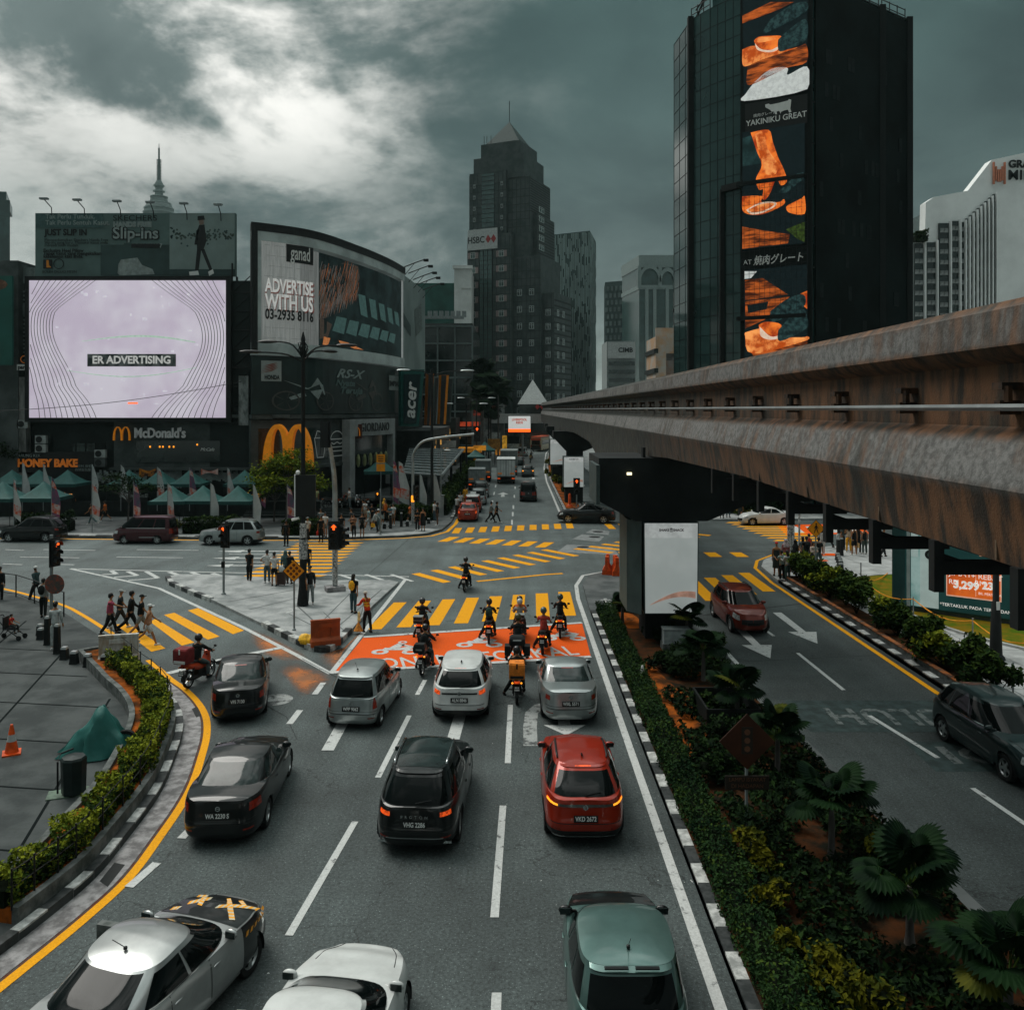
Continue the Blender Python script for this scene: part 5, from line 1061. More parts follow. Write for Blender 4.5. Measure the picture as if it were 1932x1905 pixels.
def guideway(name,x0,label,rail):
 o=thing(name,label,'monorail track',(x0,0,0));b=MB();rings=[]
 ys=[-14,0,4]+[5+i for i in range(0,56)]+[62,66,70,75,80,88,96,104,110,114,117,120,124,130,140,150,160,172,185,200,215,230]
 for y in ys:
  zb=zbot(y);x=xoff(y);P_=[(.32,10.66),(.06,10.62),(-.04,10.52),(-.08,10.1),(.02,10.),(.2,9.92),(.2,9.2),(.06,9.1),(.0,9.02),(-.16,8.52),(-.13,8.44),(-.02,zb)]
  rings.append([(x+px,y,pz)for px,pz in P_]+[(x+1.3-px,y,pz)for px,pz in P_[::-1]])
 b.loft(rings);b.build('beam',M_GUIDE,o,30)
 b=MB()
 for y in[6.5+3.05*i for i in range(34)]:
  zb=zbot(y);b.box((-.03+.0,y,(8.42+zb)/2),(.05,.035,8.42-zb-.04))
 b.build('beam_joints',mat('joint streak',(.035,.03,.022),.9,col2=(.2,.13,.08),scale=2),o)
 if rail:
  b=MB()
  for dz_ in(0,):b.tube([(-.02+.04*(dz_>0),-14,9.42+dz_),(-.02+.04*(dz_>0),150,9.42+dz_)],.045 if dz_==0 else .022,6)
  b.build('conductor_rail',mat('dull rail steel',(.2,.215,.215),.5,.6),o);b=MB()
  for i in range(46):
   y=7.1+2.45*i;b.box((.09,y,9.42),(.26,.12,.16));b.box((.08,y,9.66),(.24,.2,.08));b.tube([(.03,y-.1,9.48),(.03,y-.1,9.66)],.05,6)
  b.build('rail_bracket',mat('rusty bracket',(.016,.013,.011),.8,col2=(.06,.03,.015),scale=6),o)
 return o
gw=guideway('monorail_beam',5.5,'near concrete monorail beam with stained sides running overhead along the median',True)
gw2=guideway('monorail_beam',8.35,'far concrete monorail beam hidden behind the near one over the right road',False);gw['group']=gw2['group']='monorail beams'
posts=[]
hg0=None
names=['hanger nearest the camera, at the right edge of the view','second hanger from the camera, in front of the phone billboard orange panel','third hanger from the camera, in front of the printed phone','fourth hanger from the camera, left of the phone billboard','fifth hanger from the camera, above the crowd on the corner','sixth hanger from the camera, beside the walking figure sign','seventh hanger from the camera, over the right zebra crossing','eighth hanger from the camera, close to the black pier head']
for k,y in enumerate((9.15,10.95,12.8,14.7,16.7,18.7,20.8,23.)):
 zb=zbot(y);o=thing('cable_hanger','black steel '+names[k],'bracket',(5.5,y,zb),0,'black hangers under the monorail beam')
 b=MB();b.box((-.02,0,-.32),(.13,.15,.66));b.build('post',M_DSTEEL,o);b=MB();b.box((.55,0,-.34),(1.05,.12,.18));b.loft([[(.05,-.04,-.42),(.05,.04,-.42),(.05,.04,-.16),(.05,-.04,-.16)],[(.75,-.04,-.42),(.75,.04,-.42),(.75,.04,-.4),(.75,-.04,-.4)]]);b.build('arm',M_DSTEEL,o)
 b=MB();b.tube([(.95,0,-.28),(.95,1.9,-.28)],.05,5);b.box((1.12,0,0-.02-.15),(.12,.12,.3));b.build('cable_tray',M_DSTEEL,o)
M_PIER=mat('dark pier concrete',(.01,.013,.013),.85,var=.4,scale=.5,detail=7)
pr=thing('monorail_pier','black hammerhead pier carrying the monorail over the median near the bridge','pier',(6.1,34.6,0));b=MB()
def head(y0,y1,s=1):
 P_=[(-2.72,7.5),(-2.72,5.82),(-1.3,5.05),(1.5,5.05),(4.6,6.3),(4.6,7.5)];return[[(p[0],y,p[1])for p in P_]for y in(y0,y1)]
b.loft(head(-1.6,2.6));b.build('pier_head',M_PIER,pr);b=MB();b.box((.2,.3,2.6),(1.9,1.7,5.1));b.build('column',M_PIER,pr);b=MB();b.box((-2.8,-.6,6.5),(.14,3.,1.5));b.build('end_plate',mat('grey end plate',(.045,.065,.063),.6,var=.2),pr)
b=MB()
for k in range(8):b.box((-.9+k*.62,-1.+(k%2)*.2,7.62),(.1,.5,.55))
b.build('girder_stubs',M_DSTEEL,pr);b=MB();b.box((-1.55,-1.7,6.9),(.18,.1,.1));b.build('lamp',mat('small lamp',(.9,.8,.5),.4,emis=1.5),pr)
def colscreen(name,label,x,y,w,d,z0,z1,tap=.0,logo=True,wht=.5):
 o=thing(name,label,'screen',(x,y,0));b=MB();b.loft([[(-w/2+tap,-d/2,z0),(w/2-tap,-d/2,z0),(w/2-tap,d/2,z0),(-w/2+tap,d/2,z0)],[(-w/2,-d/2,z1),(w/2,-d/2,z1),(w/2,d/2,z1),(-w/2,d/2,z1)]]);b.build('housing',mat('teal grey cladding',(.03,.05,.05),.45,var=.3,scale=.8,detail=6),o)
 y_=-d/2-.02;hgt=z1-z0;b=MB();b.add([(-w/2+tap+.04,y_,z0+.04),(w/2-tap-.04,y_,z0+.04),(w/2-.04,y_,z1-.05),(-w/2+.04,y_,z1-.05)],[(0,1,2,3)]);b.build('display',mat('white poster',(.46,.5,.485),.35,emis=.28,col2=(.54,.575,.56),scale=.5,detail=3),o)
 b=MB();b.box((0,y_-.012,z0+hgt*.91),(w-.1,.012,hgt*.16));b.build('white_band',mat('bright poster band',(.6,.62,.61),.4,emis=.28),o)
 b=MB();pk=mat('peach poster streak',(.66,.36,.27),.4,emis=.2,var=.2);b.loft([[(-w*.38+w*.82*t,y_-.018,z0+hgt*(.1+.09*math.sin(t*2.2))),(-w*.38+w*.82*t,y_-.018,z0+hgt*(.105+.05*t+.11*math.sin(t*2.2)))]for t in[i/16 for i in range(17)]],0,False,False);b.build('streak',pk,o)
 if logo:
  y3=y_-.03;text('SHAKE',.13,M_INK,o,(-w*.13,y3,z0+hgt*.915),extrude=.004,bold=.004);text('SHACK',.13,M_INK,o,(w*.13,y3,z0+hgt*.915),extrude=.004,bold=.004);b=MB()
  for zz,ww in((-.055,.11),(-.02,.12),(.015,.12)):b.box((0,y3,z0+hgt*.915+zz),(ww,.01,.016))
  b.poly([(.06*math.cos(R(a)),y3,z0+hgt*.915+.035+.05*math.sin(R(a)))for a in range(0,181,20)]);b.build('logo',M_INK,o)
 return o
colscreen('column_screen','tall white burger poster screen wrapped round the nearest monorail pier column',6.2,34.2,2.15,2.3,1.42,5.,.03)
b=MB();b.prism([(4.55,33.6),(5.05,33.05),(5.05,35.4),(4.55,35.9)],1.4,5.05);o=b.build('side_board',mat('teal side board',(.02,.044,.043),.5,col2=(.05,.085,.083),scale=.9,detail=9,stretch=(1,1,.5)));tag(o,'dark teal weathered board flanking the nearest burger poster screen','board')
b=MB();b.box((0,0,.55),(1.,.5,.5));o=thing('utility_box','pale utility box lid behind the first fan palm at the pier foot','box',(6.3,32.6,.15));b.build('cabinet',mat('pale grey box',(.3,.34,.34),.5,var=.2),o);b=MB();b.box((0,0,.83),(1.06,.56,.05));b.build('lid',M_GREYP,o);b=MB();b.box((0,0,.15),(1.1,.6,.3));b.build('plinth',M_WALLC,o)
for k,(x,y,w,z1,lb_)in enumerate(((6.05,84,2.,4.75,'white burger poster screen behind the red median traffic light, first on the far median'),(6.3,108,3.,5.6,'white poster screen second along the far median'),(6.9,128,2.6,6.2,'white poster screen third along the far median, beside the bus'))):
 cs=colscreen('column_screen',lb_,x,y,w,1.8,1.75 if k==0 else 2.4,z1,0,k==0);cs['group']='poster screens on the far median'
 b=MB();b.box((0,.4,1.),(w*.8,1.4,2.2));b.build('base',M_PIER,cs)
 o=thing('monorail_pier',['dark pier behind the first far median poster screen','dark pier behind the second far median poster screen','dark pier behind the third far median poster screen'][k],'pier',(x+.3,y+2.2,0));b=MB();b.box((0,0,3.2),(1.6,1.6,6.4));b.loft([[(p[0],yy,p[1])for p in((-2.2,7.2),(-2.2,6.6),(-.9,5.2),(.9,5.2),(4.2,6.5),(4.2,7.2))]for yy in(-1.2,1.2)]);b.build('pier_column',M_PIER,o)
# street furniture
def c2(x,y):return((400+x/3.22)/1.294,(1300+y/3.22)/1.294)
def c5(x,y):return((x/3.22)/1.294,(880+y/3.22)/1.294)
def c6(x,y):return((500+x/3.22)/1.294,(880+y/3.22)/1.294)
def c7(x,y):return((1000+x/3.22)/1.294,(950+y/3.22)/1.294)
def c8(x,y):return((1800+x/2.76)/1.294,(1150+y/2.76)/1.294)
def c9(x,y):return((1500+x*.5176)/1.294,(1050+y*.5176)/1.294)
M_LENS=mat('unlit lens',(.02,.022,.02),.15,var=.1)
M_STICK=mat('sticker covered steel',(.07,.075,.075),.6,col2=(.55,.55,.53),scale=9,detail=8)
def sig_head(parent,z,rz,lit=0,n=3,s=1.,m_lit=None,x=0,y=0,arrow_='up'):
 Mx=Matrix.Translation((x,y,z))@Matrix.Rotation(rz,4,'Z');w=.36*s;h=.36*s*n
 b=MB();b.box((0,0,0),(w,.22*s,h),M=Mx);b.box((0,0,0),(w+.14*s,.03,h+.14*s),M=Mx@Matrix.Translation((0,.02,0)))
 hd=b.build('signal_head',M_BLK,parent)
 for k in range(n):
  zz=h/2-(k+.5)*h/n;Mk=Mx@Matrix.Translation((0,-.11*s,zz))@Matrix.Rotation(R(90),4,'X')
  b=MB();b.loft([[Mk@Vector((.155*s*math.cos(R(a)),.155*s*math.sin(R(a)),zz_))for a in range(-20,201,20)]for zz_ in(0,.24*s)],0,False,False);b.build('hood',M_BLK,hd)
  if k==lit:
   b=MB();Ml=Mx@Matrix.Translation((0,-.125*s,zz));P_=((-.04,-.1),(.04,-.1),(.04,.0),(.11,.0),(0,.12),(-.11,.0),(-.04,.0))
   if arrow_=='left':P_=[(-q[1],q[0])for q in P_]
   b.poly([Ml@Vector((p[0]*s*1.15,0,p[1]*s*1.15))for p in P_]);b.build('lit_arrow',m_lit or M_LEDR,hd)
  else:
   b=MB();b.lathe([(.01,.0),(.13*s,.0)],n=12,M=Mk@Matrix.Translation((0,0,.012)),caps=False);b.build('lens',M_LENS,hd)
 return hd
def pole(parent,h,r,m=M_GREYP,name='pole',z=0,sticker=.0):
 b=MB();b.lathe([(r*1.9,z),(r*1.9,z+.06),(r,z+.08),(r,z+h)],n=10);o=b.build(name,m,parent,40)
 if sticker:b=MB();b.lathe([(r+.008,z+.3),(r+.012,z+sticker)],n=10,caps=False);b.build('stickers',M_STICK,parent,40)
 return o
def tl(name,label,loc,h,r=.07,m=M_GREYP,sticker=0):o=thing(name,label,'traffic light',loc,0,'traffic lights at the junction');pole(o,h,r,m,sticker=sticker);return o
q=at(97,1176,36.5);o=tl('traffic_light','traffic light with a red arrow at the left corner of the plaza behind the crossing',(q.x,36.5,.15),3.85);sig_head(o,3.1,R(62),0,x=.18,y=-.05,arrow_='left')
b=MB();b.lathe([(.01,0),(.42,0),(.42,.03),(.01,.03)],n=20,M=Matrix.Translation((.2,-.1,1.75))@Matrix.Rotation(R(90),4,'X'));b.build('round_sign',mat('faded red sign',(.06,.06,.055),.6,col2=(.3,.06,.03),scale=5,detail=6),o)
p=g(422,1121,.13);o=tl('traffic_light','slim traffic light with a left arrow standing on the triangular island',p,3.6,.06);sig_head(o,2.95,R(-12),0,x=.1,y=-.12,arrow_='left');b=MB();b.box((.0,-.09,1.5),(.16,.1,.3));b.build('push_button',M_DSTEEL,o)
p=g(632,1114,.13);o=tl('mast_signal','tall grey mast traffic light with an arm leaning over the island, lit red arrow',p,5.2,.13,M_STEEL,2.3)
b=MB();b.tube(smoothpath([(0,0,5.1),(.0,-.2,5.9),(.05,-.9,6.7),(.25,-2.4,7.5),(.4,-4.,8.)],4),[.13,.13,.13,.13,.12,.12,.12,.11,.11,.1,.1,.1,.1,.09,.09,.09,.08],10);b.build('mast_arm',M_STEEL,o,40);sig_head(o,8.1,R(170),9,x=.42,y=-4.1);sig_head(o,2.85,R(4),0,s=1.18,x=0,y=-.22);sig_head(o,2.75,R(75),9,x=.35,y=0);b=MB();b.box((0,0,.12),(.95,.7,.24),.4);b.build('footing',M_GUT,o)
p=g(779,990,.15);o=tl('mast_signal','curved grey mast traffic light reaching over the main road from the far corner',p,4.9,.12,M_STEEL,2.)
b=MB();Yp=p.y;b.tube(smoothpath([(0,0,4.8),(.0,0,5.5),(.25,0,6.1),(.9,0,6.7),(2.4,0,7.),(4.9,0,7.25)],4),.1,8);b.build('mast_arm',M_STEEL,o,40);sig_head(o,7.3,R(0),0,x=5.15,y=-.1);sig_head(o,2.6,R(20),9,x=.3,y=-.2);b=MB();b.box((0,-.13,2.1),(.24,.1,.5));b.build('push_button',M_LEDA,o)
p=g(717.6,1009,.15);o=tl('traffic_light','thin pedestrian signal post with an amber lamp among the waiting crowd',p,3.4,.05);sig_head(o,2.9,R(5),0,2,.75,M_LEDA,-.2,-.05)
p=g(1088,957,.15);o=tl('traffic_light','traffic light with a red arrow on the tip of the far median',p,1.2,.06);sig_head(o,2.,R(0),0,s=1.25,y=-.02)
p=g(1495,1046,.15);o=tl('traffic_light','black signal post plastered with stickers on the right corner',p,4.6,.13,M_DSTEEL,2.6);sig_head(o,4.,R(-75),9,s=1.1,x=-.4);sig_head(o,3.6,R(90),9,x=.35);b=MB();b.tube([(-.25,-.1,0),(-.25,-.1,3.)],.11,8);b.build('cable_duct',M_STICK,o)
p=g(1508,1030,.15);o=tl('traffic_light','thin stickered signal post behind the crowd on the right corner',p,4.2,.07,M_STICK);sig_head(o,3.9,R(180),9,x=.1)
def lamp_arm(b,b2,ang,l,z,rise):
 d=Vector((math.cos(ang),math.sin(ang),0));b.tube(smoothpath([Vector((0,0,z)),d*l*.35+Vector((0,0,z+rise*.8)),d*l*.75+Vector((0,0,z+rise)),d*l+Vector((0,0,z+rise))],3),.05,6)
 M=Matrix.Translation(d*(l+.4)+Vector((0,0,z+rise+.03)))@Matrix.Rotation(ang,4,'Z');b2.ell((0,0,0),(.62,.17,.1),12,6,M=M)
p=at(572,1090,47.5);lp=thing('street_lamp','tall black street lamp with four arms and a blank black banner panel on the island','street lamp',(p.x,47.5,.13));b=MB();b.lathe([(.2,0),(.2,.8),(.13,1.),(.11,12.4),(.16,12.5),(.1,12.8),(.13,13.2),(.03,13.6)],n=10);b.build('post',M_DSTEEL,lp,40)
b,b2=MB(),MB()
for a,l,z_,r_ in((R(8),2.,12.1,.75),(R(172),1.7,12.1,.95),(R(55),1.6,11.9,.7),(R(200),2.4,11.9,.5)):lamp_arm(b,b2,a,l,z_,r_)
for k in range(10):a=k*.63;b.tube([(.1*math.cos(a),.1*math.sin(a),12.2),(.28*math.cos(a),.28*math.sin(a),12.6+.2*(k%3)),(.12*math.cos(a),.12*math.sin(a),13)],.025,5)
b.build('arms',M_DSTEEL,lp);b2.build('lamp_heads',M_BLK,lp,40);b=MB();b.box((.15,-.12,4.45),(1.15,.16,2.3));b.build('banner_panel',M_BLK,lp);b=MB();b.box((-.42,-.1,4.45),(.06,.22,2.35));b.tube([(-.2,-.1,3.2),(-.6,-.2,3.1)],.08,6);b.ell((-.25,-.15,5.74),(.13,.13,.13),10,6);b.build('camera',M_PTXT,lp);b=MB();b.lathe([(.24,.9),(.24,2.)],n=10,caps=False);b.box((.05,-.2,2.5),(.34,.2,.8));b.build('stickers',M_STICK,lp)
p=at(815,985,72);lp=thing('street_lamp','black double street lamp at the corner of the main road beside the taxis','street lamp',(p.x,72,.15));b=MB();b.lathe([(.2,0),(.14,.8),(.1,12.6)],n=10);b.build('post',M_DSTEEL,lp,40);b,b2=MB(),MB();lamp_arm(b,b2,R(0),2.6,12.,.5);lamp_arm(b,b2,R(180),2.,12.,.55);b.build('arms',M_DSTEEL,lp);b2.build('lamp_heads',M_STEEL,lp,40)
for k,(x,y,Y_,h_)in enumerate(((880,905,118,10),(899,890,133,11),(922,872,160,9.5))):
 p=at(x,y,Y_);lp=thing('street_lamp',['dark street lamp beside the white lorry, first along the left of the main road','dark street lamp by the tall palm, second along the left of the main road','dark street lamp farthest along the left of the main road'][k],'street lamp',(p.x,Y_,.15),0,'street lamps along the main road');b=MB();b.lathe([(.16,0),(.09,h_)],n=8);b.build('post',M_DSTEEL,lp,40);b,b2=MB(),MB();lamp_arm(b,b2,R(0),2.,h_-.4,.4);lamp_arm(b,b2,R(180),2.,h_-.4,.4);b.build('arms',M_DSTEEL,lp);b2.build('lamp_heads',M_STEEL,lp,40)
p=at(853,985,74);lp=thing('street_lamp','short thin grey lamp post in front of the sloping glass canopy','street lamp',(at(852-20,975,74).x,74,.15));b=MB();b.lathe([(.05,0),(.04,5.6)],n=8);b.tube([(0,0,5.6),(.5,0,5.7)],.04,6);b.build('post',M_GREYP,lp);b=MB();b.ell((.55,0,5.68),(.3,.12,.07));b.build('lamp_head',M_PTXT,lp)
p=g(1879,1243,.15);lp=thing('street_lamp','thick black lamp column with a flared foot on the path by the phone billboard','street lamp',p);b=MB();b.lathe([(.32,0),(.3,.1),(.22,.18),(.15,2.1),(.11,2.15),(.11,7.4)],n=14);b.build('post',M_DSTEEL,lp,40);b=MB();b.box((0,-.15,2.),(.12,.03,.3));b.build('label_plate',M_PTXT,lp)
def diamond(b,s,y,z,x=0):b.loft([[(x,yy,z-s),(x+s,yy,z),(x,yy,z+s),(x-s,yy,z)]for yy in(y,y+.02)])
p=g(555,1189,.13);o=thing('warning_sign','orange diamond warning sign with nine dark dots on the island','sign',p);pole(o,2.1,.04,M_GREYP);b=MB();diamond(b,.47,-.05,2.5);b.build('border',M_INK,o);b=MB();diamond(b,.44,-.055,2.5);b.build('face',M_YLS,o);b=MB()
for i in range(3):
 for j in range(3):b.lathe([(.01,0),(.062,0)],n=12,caps=False,M=Matrix.Translation(((i-j)*.122,-.06,2.5+(i+j-2)*.122))@Matrix.Rotation(R(90),4,'X'))
b.build('dots',mat('brown dot',(.1,.018,.008),.6),o)
p=g(1539,1085,.15);o=thing('warning_sign','orange diamond walking figure sign on a grey post by the right hedge','sign',p);pole(o,2.5,.04,M_GREYP);b=MB();diamond(b,.5,-.05,2.6);b.build('border',M_INK,o);b=MB();diamond(b,.47,-.055,2.6);b.build('face',M_YLS,o);b=MB()
for q in(((-.03,.2),(.05,.2),(.06,0),(-.05,0)),((.05,.18),(.13,.02),(.1,.0),(.03,.12)),((-.03,.18),(-.11,.04),(-.08,.02),(0,.12)),((-.05,.0),(-.13,-.24),(-.09,-.25),(.0,-.02)),((.0,0),(.1,-.24),(.14,-.24),(.06,.0))):b.poly([(x_,-.062,2.6+z_)for x_,z_ in q])
b.lathe([(.005,0),(.045,0)],n=10,caps=False,M=Matrix.Translation((.01,-.062,2.86))@Matrix.Rotation(R(90),4,'X'));b.build('walking_figure',M_INK,o);b=MB();b.box((0,-.03,1.85),(.35,.02,.05));b.box((0,-.03,1.5),(.35,.02,.05));b.build('brackets',M_GREYP,o)
p=Vector((5.06,18.3,.2));o=thing('warning_sign','diamond signal ahead sign in the dark median planting, its brown carrying painted shade','sign',p);pole(o,1.9,.035,M_GREYP);b=MB();diamond(b,.6,-.05,2.05);b.build('face',mat('sign face with painted shade',(.045,.013,.005),.6,var=.2),o);b=MB();b.box((0,-.06,2.08),(.24,.015,.58));b.box((0,-.05,1.17),(.95,.02,.3));b.build('plate',mat('sign plate with painted shade',(.022,.016,.012),.6),o);b=MB()  # sign colours darkened to brown; the shade it stands in is painted
for z_ in(1.9,2.08,2.26):b.lathe([(.005,0),(.065,0)],n=12,caps=False,M=Matrix.Translation((0,-.071,z_))@Matrix.Rotation(R(90),4,'X'))
b.build('lamp_symbols',mat('sign dot with painted shade',(.13,.055,.03),.6),o);text('LAMPU ISYARAT',.115,mat('sign dot with painted shade',(.13,.055,.03)),o,(0,-.068,1.24),extrude=.002,sx=.95);text('DI HADAPAN',.115,mat('sign dot with painted shade',(.13,.055,.03)),o,(0,-.068,1.1),extrude=.002)
p=at(718.6,866,80);o=thing('hanging_sign','pair of amber notice plates on a post by the tents near the clothes shop','sign',(p.x,80,.15));pole(o,4.6,.04);b=MB();b.box((0,-.06,4.6),(.8,.04,.8));b.box((0,-.06,3.75),(.8,.04,.7));b.build('plates',M_YLS,o);b=MB()
for k in range(3):b.box((0,-.09,4.8-k*.2),(.5,.01,.07))
b.build('notice_lines',M_INK,o)
def bollard(label,loc,tall,grp,rz=0):
 o=thing('bollard',label,'bollard',loc,rz,grp);h_=1.12 if tall else .46;w_=.2 if tall else .24
 b=MB();b.loft([[(-w_/2*k,-w_/2*k,z),(w_/2*k,-w_/2*k,z),(w_/2*k,w_/2*k,z),(-w_/2*k,w_/2*k,z)]for k,z in((1.12,0),(1.,.1),(.86,h_-.08))]);b.build('post',M_DSTEEL,o);b=MB();b.loft([[(-w_/2*k,-w_/2*k,z),(w_/2*k,-w_/2*k,z),(w_/2*k,w_/2*k,z),(-w_/2*k,w_/2*k,z)]for k,z in((.86,h_-.08),(.74,h_))]);b.build('cap',mat('steel cap',(.45,.47,.465),.35,.6),o);return o
for(x,y),tall,lb_ in(((320,755),1,'tall dark bollard left of the person in the white hooded suit'),((385,815),1,'tall dark bollard right of the person in the white hooded suit'),((276,718),0,'short bollard farthest left in the plaza row'),((272,690),0,'short bollard behind the left tall bollard'),((435,852),0,'short bollard next to the right tall bollard'),((500,882),0,'short bollard second from the right tall bollard'),((592,902),0,'short bollard third from the right tall bollard'),((705,905),0,'short bollard beside the white plastic barrier')):bollard(lb_,g(*c1(x,y),.15),tall,'bollards on the plaza')
for(x,y),tall,lb_ in(((680,572),1,'tall bollard left of the pair on the right corner'),((702,568),1,'tall bollard right of the pair on the right corner'),((676,600),0,'short bollard at the far end of the right corner curve'),((684,618),0,'short bollard second along the right corner curve'),((692,634),0,'short bollard third along the right corner curve'),((697,650),0,'short bollard fourth along the right corner curve'),((698,672),0,'short bollard fifth along the right corner curve'),((678,696),0,'short bollard at the bend of the right corner curve'),((640,706),0,'short bollard third from the right hedge'),((610,712),0,'short bollard second from the right hedge'),((580,716),0,'short bollard touching the right hedge')):bollard(lb_,g(*c8(x,y),.15),tall,'bollards on the right corner')
for(x,y),tall,lb_ in(((1412,1322),0,'short bollard behind the thin pedestrian signal post'),((1460,1320),1,'tall bollard with a rusty side right of the pedestrian signal post'),((1545,1306),1,'tall bollard standing alone left of the curved mast'),((1593,1302),0,'short bollard left of the curved mast'),((1760,1282),0,'short bollard right of the two women at the far corner')):bollard(lb_,g(*c6(x,y),.15),tall,'bollards on the far corner')
def wbarrier(name,label,loc,rz,w,h,m,grp=None):
 o=thing(name,label,'barrier',loc,rz,grp);b=MB();b.loft([[(-w/2,-.2,0),(w/2,-.2,0),(w/2,.2,0),(-w/2,.2,0)],[(-w/2,-.18,h*.22),(w/2,-.18,h*.22),(w/2,.18,h*.22),(-w/2,.18,h*.22)],[(-w/2*.98,-.07,h*.34),(w/2*.98,-.07,h*.34),(w/2*.98,.07,h*.34),(-w/2*.98,.07,h*.34)],[(-w/2*.98,-.06,h),(w/2*.98,-.06,h),(w/2*.98,.06,h),(-w/2*.98,.06,h)]]);b.build('body',m,o);b=MB();b.box((0,0,h-.02),(w,.16,.08));b.box((0,-.1,h*.8),(w*.45,.04,h*.14));b.box((-w*.25,-.09,h*.5),(.07,.04,h*.3));b.box((w*.2,-.09,h*.5),(.07,.04,h*.3));b.build('ribs',m,o);return o
wbarrier('plastic_barrier','brown orange plastic road barrier on the tip of the island',g(614,1217,.15),.35,1.15,1.,mat('dusty orange plastic',(.36,.07,.012),.6,col2=(.22,.045,.012),scale=2,detail=7))
wbarrier('plastic_barrier','stained white plastic barrier at the head of the planter by the left crossing',g(224,1252,.15),.25,1.35,1.05,mat('stained white plastic',(.5,.52,.505),.6,col2=(.3,.24,.17),scale=2.2,detail=6,stretch=(2,2,.5)))
for k,(x,y)in enumerate(((1146,1081),(1162,1083))):
 o=thing('plastic_barrier',['left of the two orange barriers on the median nose, turned end on','right of the two orange barriers on the median nose, turned end on'][k],'barrier',g(x,y,.15),R(80+12*k),'orange barriers on the median nose');b=MB()
 b.loft([[(-.55,-.28,0),(.55,-.28,0),(.55,.28,0),(-.55,.28,0)],[(-.55,-.25,.25),(.55,-.25,.25),(.55,.25,.25),(-.55,.25,.25)],[(-.5,-.1,.5),(.5,-.1,.5),(.5,.1,.5),(-.5,.1,.5)],[(-.5,-.09,1.),(.5,-.09,1.),(.5,.09,1.),(-.5,.09,1.)]]);b.build('body',M_ORP,o);b=MB();b.box((0,0,1.02),(.3,.12,.1));b.box((-.53,0,.75),(.08,.2,.1));b.build('lugs',M_ORP,o)
p=g(1318,930,.15)if False else Vector((5.7,82.,.15));o=thing('traffic_cone','orange plastic marker beside the far median traffic light','cone',(5.45,80.2,.15));b=MB();b.lathe([(.32,0),(.3,.15),(.14,.3),(.12,1.2),(.05,1.3)],n=12);b.build('cone',M_ORP,o,40)
p=g(22,1421,.15);o=thing('traffic_cone','faded orange traffic cone on the plaza slabs','cone',p);b=MB();b.box((0,0,.02),(.44,.44,.04),.5);b.build('base',M_ORP,o);b=MB();b.lathe([(.17,.04),(.035,.78),(.0,.79)],n=18);b.build('cone',M_ORP,o,40);b=MB();b.lathe([(.116,.34),(.083,.52)],n=18,caps=False);b.build('collar',mat('grey collar',(.4,.41,.4),.6,var=.2),o,40)
def blob(r,seed,amp=.25,n=14,k=9,flat=.0):
 b=MB();b.ell((0,0,0),r,n,k);vs=[]
 for v in b.v:d=1+amp*noise.noise(Vector(v)*4+Vector((seed,seed,0)));vs.append((v[0]*d,v[1]*d,max(v[2]*d,-r[2]*.6)))
 b.v=vs;return b
for k,(x,y,mm,lb_)in enumerate(((582,1208,'yellow bag plastic','bright yellow bag on the island kerb'),(604,1206,'pale yellow bag','pale yellow and white bag next to the orange barrier'))):b=blob((.38,.22,.22),3+k*7,.7);o=b.build('rubbish_bag',mat(mm,(.75,.42,.015)if k==0 else(.65,.52,.22),.45,var=.25,scale=7),None,40);o.location=g(x,y,.28);tag(o,lb_,'bag','bags on the island kerb')
p=g(188,1420,.15);o=thing('covered_motorcycle','motorcycle under a crumpled teal tarpaulin on the plaza paving','motorcycle',p,R(8));o.scale=(1.12,)*3;b=MB();n_,k_=40,14;rings=[]
for i in range(k_+1):
 t=i/k_;ring=[]
 for j in range(n_):
  a=2*math.pi*j/n_;fold=1+.16*t*math.sin(a*7+.8)+.08*t*math.sin(a*13);rx,ry=.95*t**.75*fold,.52*t**.8*fold
  x,y=rx*math.cos(a)+.05,ry*math.sin(a);ridge=math.exp(-((x-.05)/.22)**2)*.42+.55*math.exp(-(x/.75)**4)
  z=max(.03,(1.12*(1-t)**.8*.35+ridge*.78*(1-t**2.5))+.02*math.sin(a*9));ring.append((x,y,min(z,1.12)))
 rings.append(ring)
b.v=[];b.f=[];b.m=[];b.loft([[(x+.05*noise.noise(Vector((x*5,y*5,z*3))),y+.06*noise.noise(Vector((x*4,y*5+9,z*4))),max(.02,z+.1*noise.noise(Vector((x*4.2,y*4.2,5)))*min(1,z*3)))for x,y,z in r_]for r_ in rings],0,False);b.build('tarpaulin',mat('teal tarpaulin',(.014,.095,.082),.5,col2=(.022,.125,.11),scale=2.5,detail=6,bump=.3),o,50);b=MB();b.lathe([(.2,-.05),(.28,-.05),(.28,.05),(.2,.05),(.2,-.05)],n=18,M=Matrix.Translation((.62,-.1,.28))@Matrix.Rotation(R(90),4,'X'),caps=False);b.build('wheel',M_RUB,o,40)
p=g(139,1497,.15);o=thing('litter_bin','dark slotted litter bin with a steel hoop beside the leafy planter','bin',p,R(20));b=MB();b.lathe([(.24,.02),(.27,.06),(.29,.85),(.26,.9),(.02,.93)],n=8);b.build('body',mat('dark green bin',(.01,.018,.017),.45,var=.3),o);b=MB();b.tube([(-.33,-.1,.1),(-.33,-.1,.85),(-.3,.15,.95),(-.05,.33,.97)],.022,6);b.build('hoop',M_DSTEEL,o);b=MB();b.box((-.1,.05,.01),(.95,.5,.03));b.build('base_plate',mat('worn green plate',(.1,.15,.11),.6,var=.3),o)
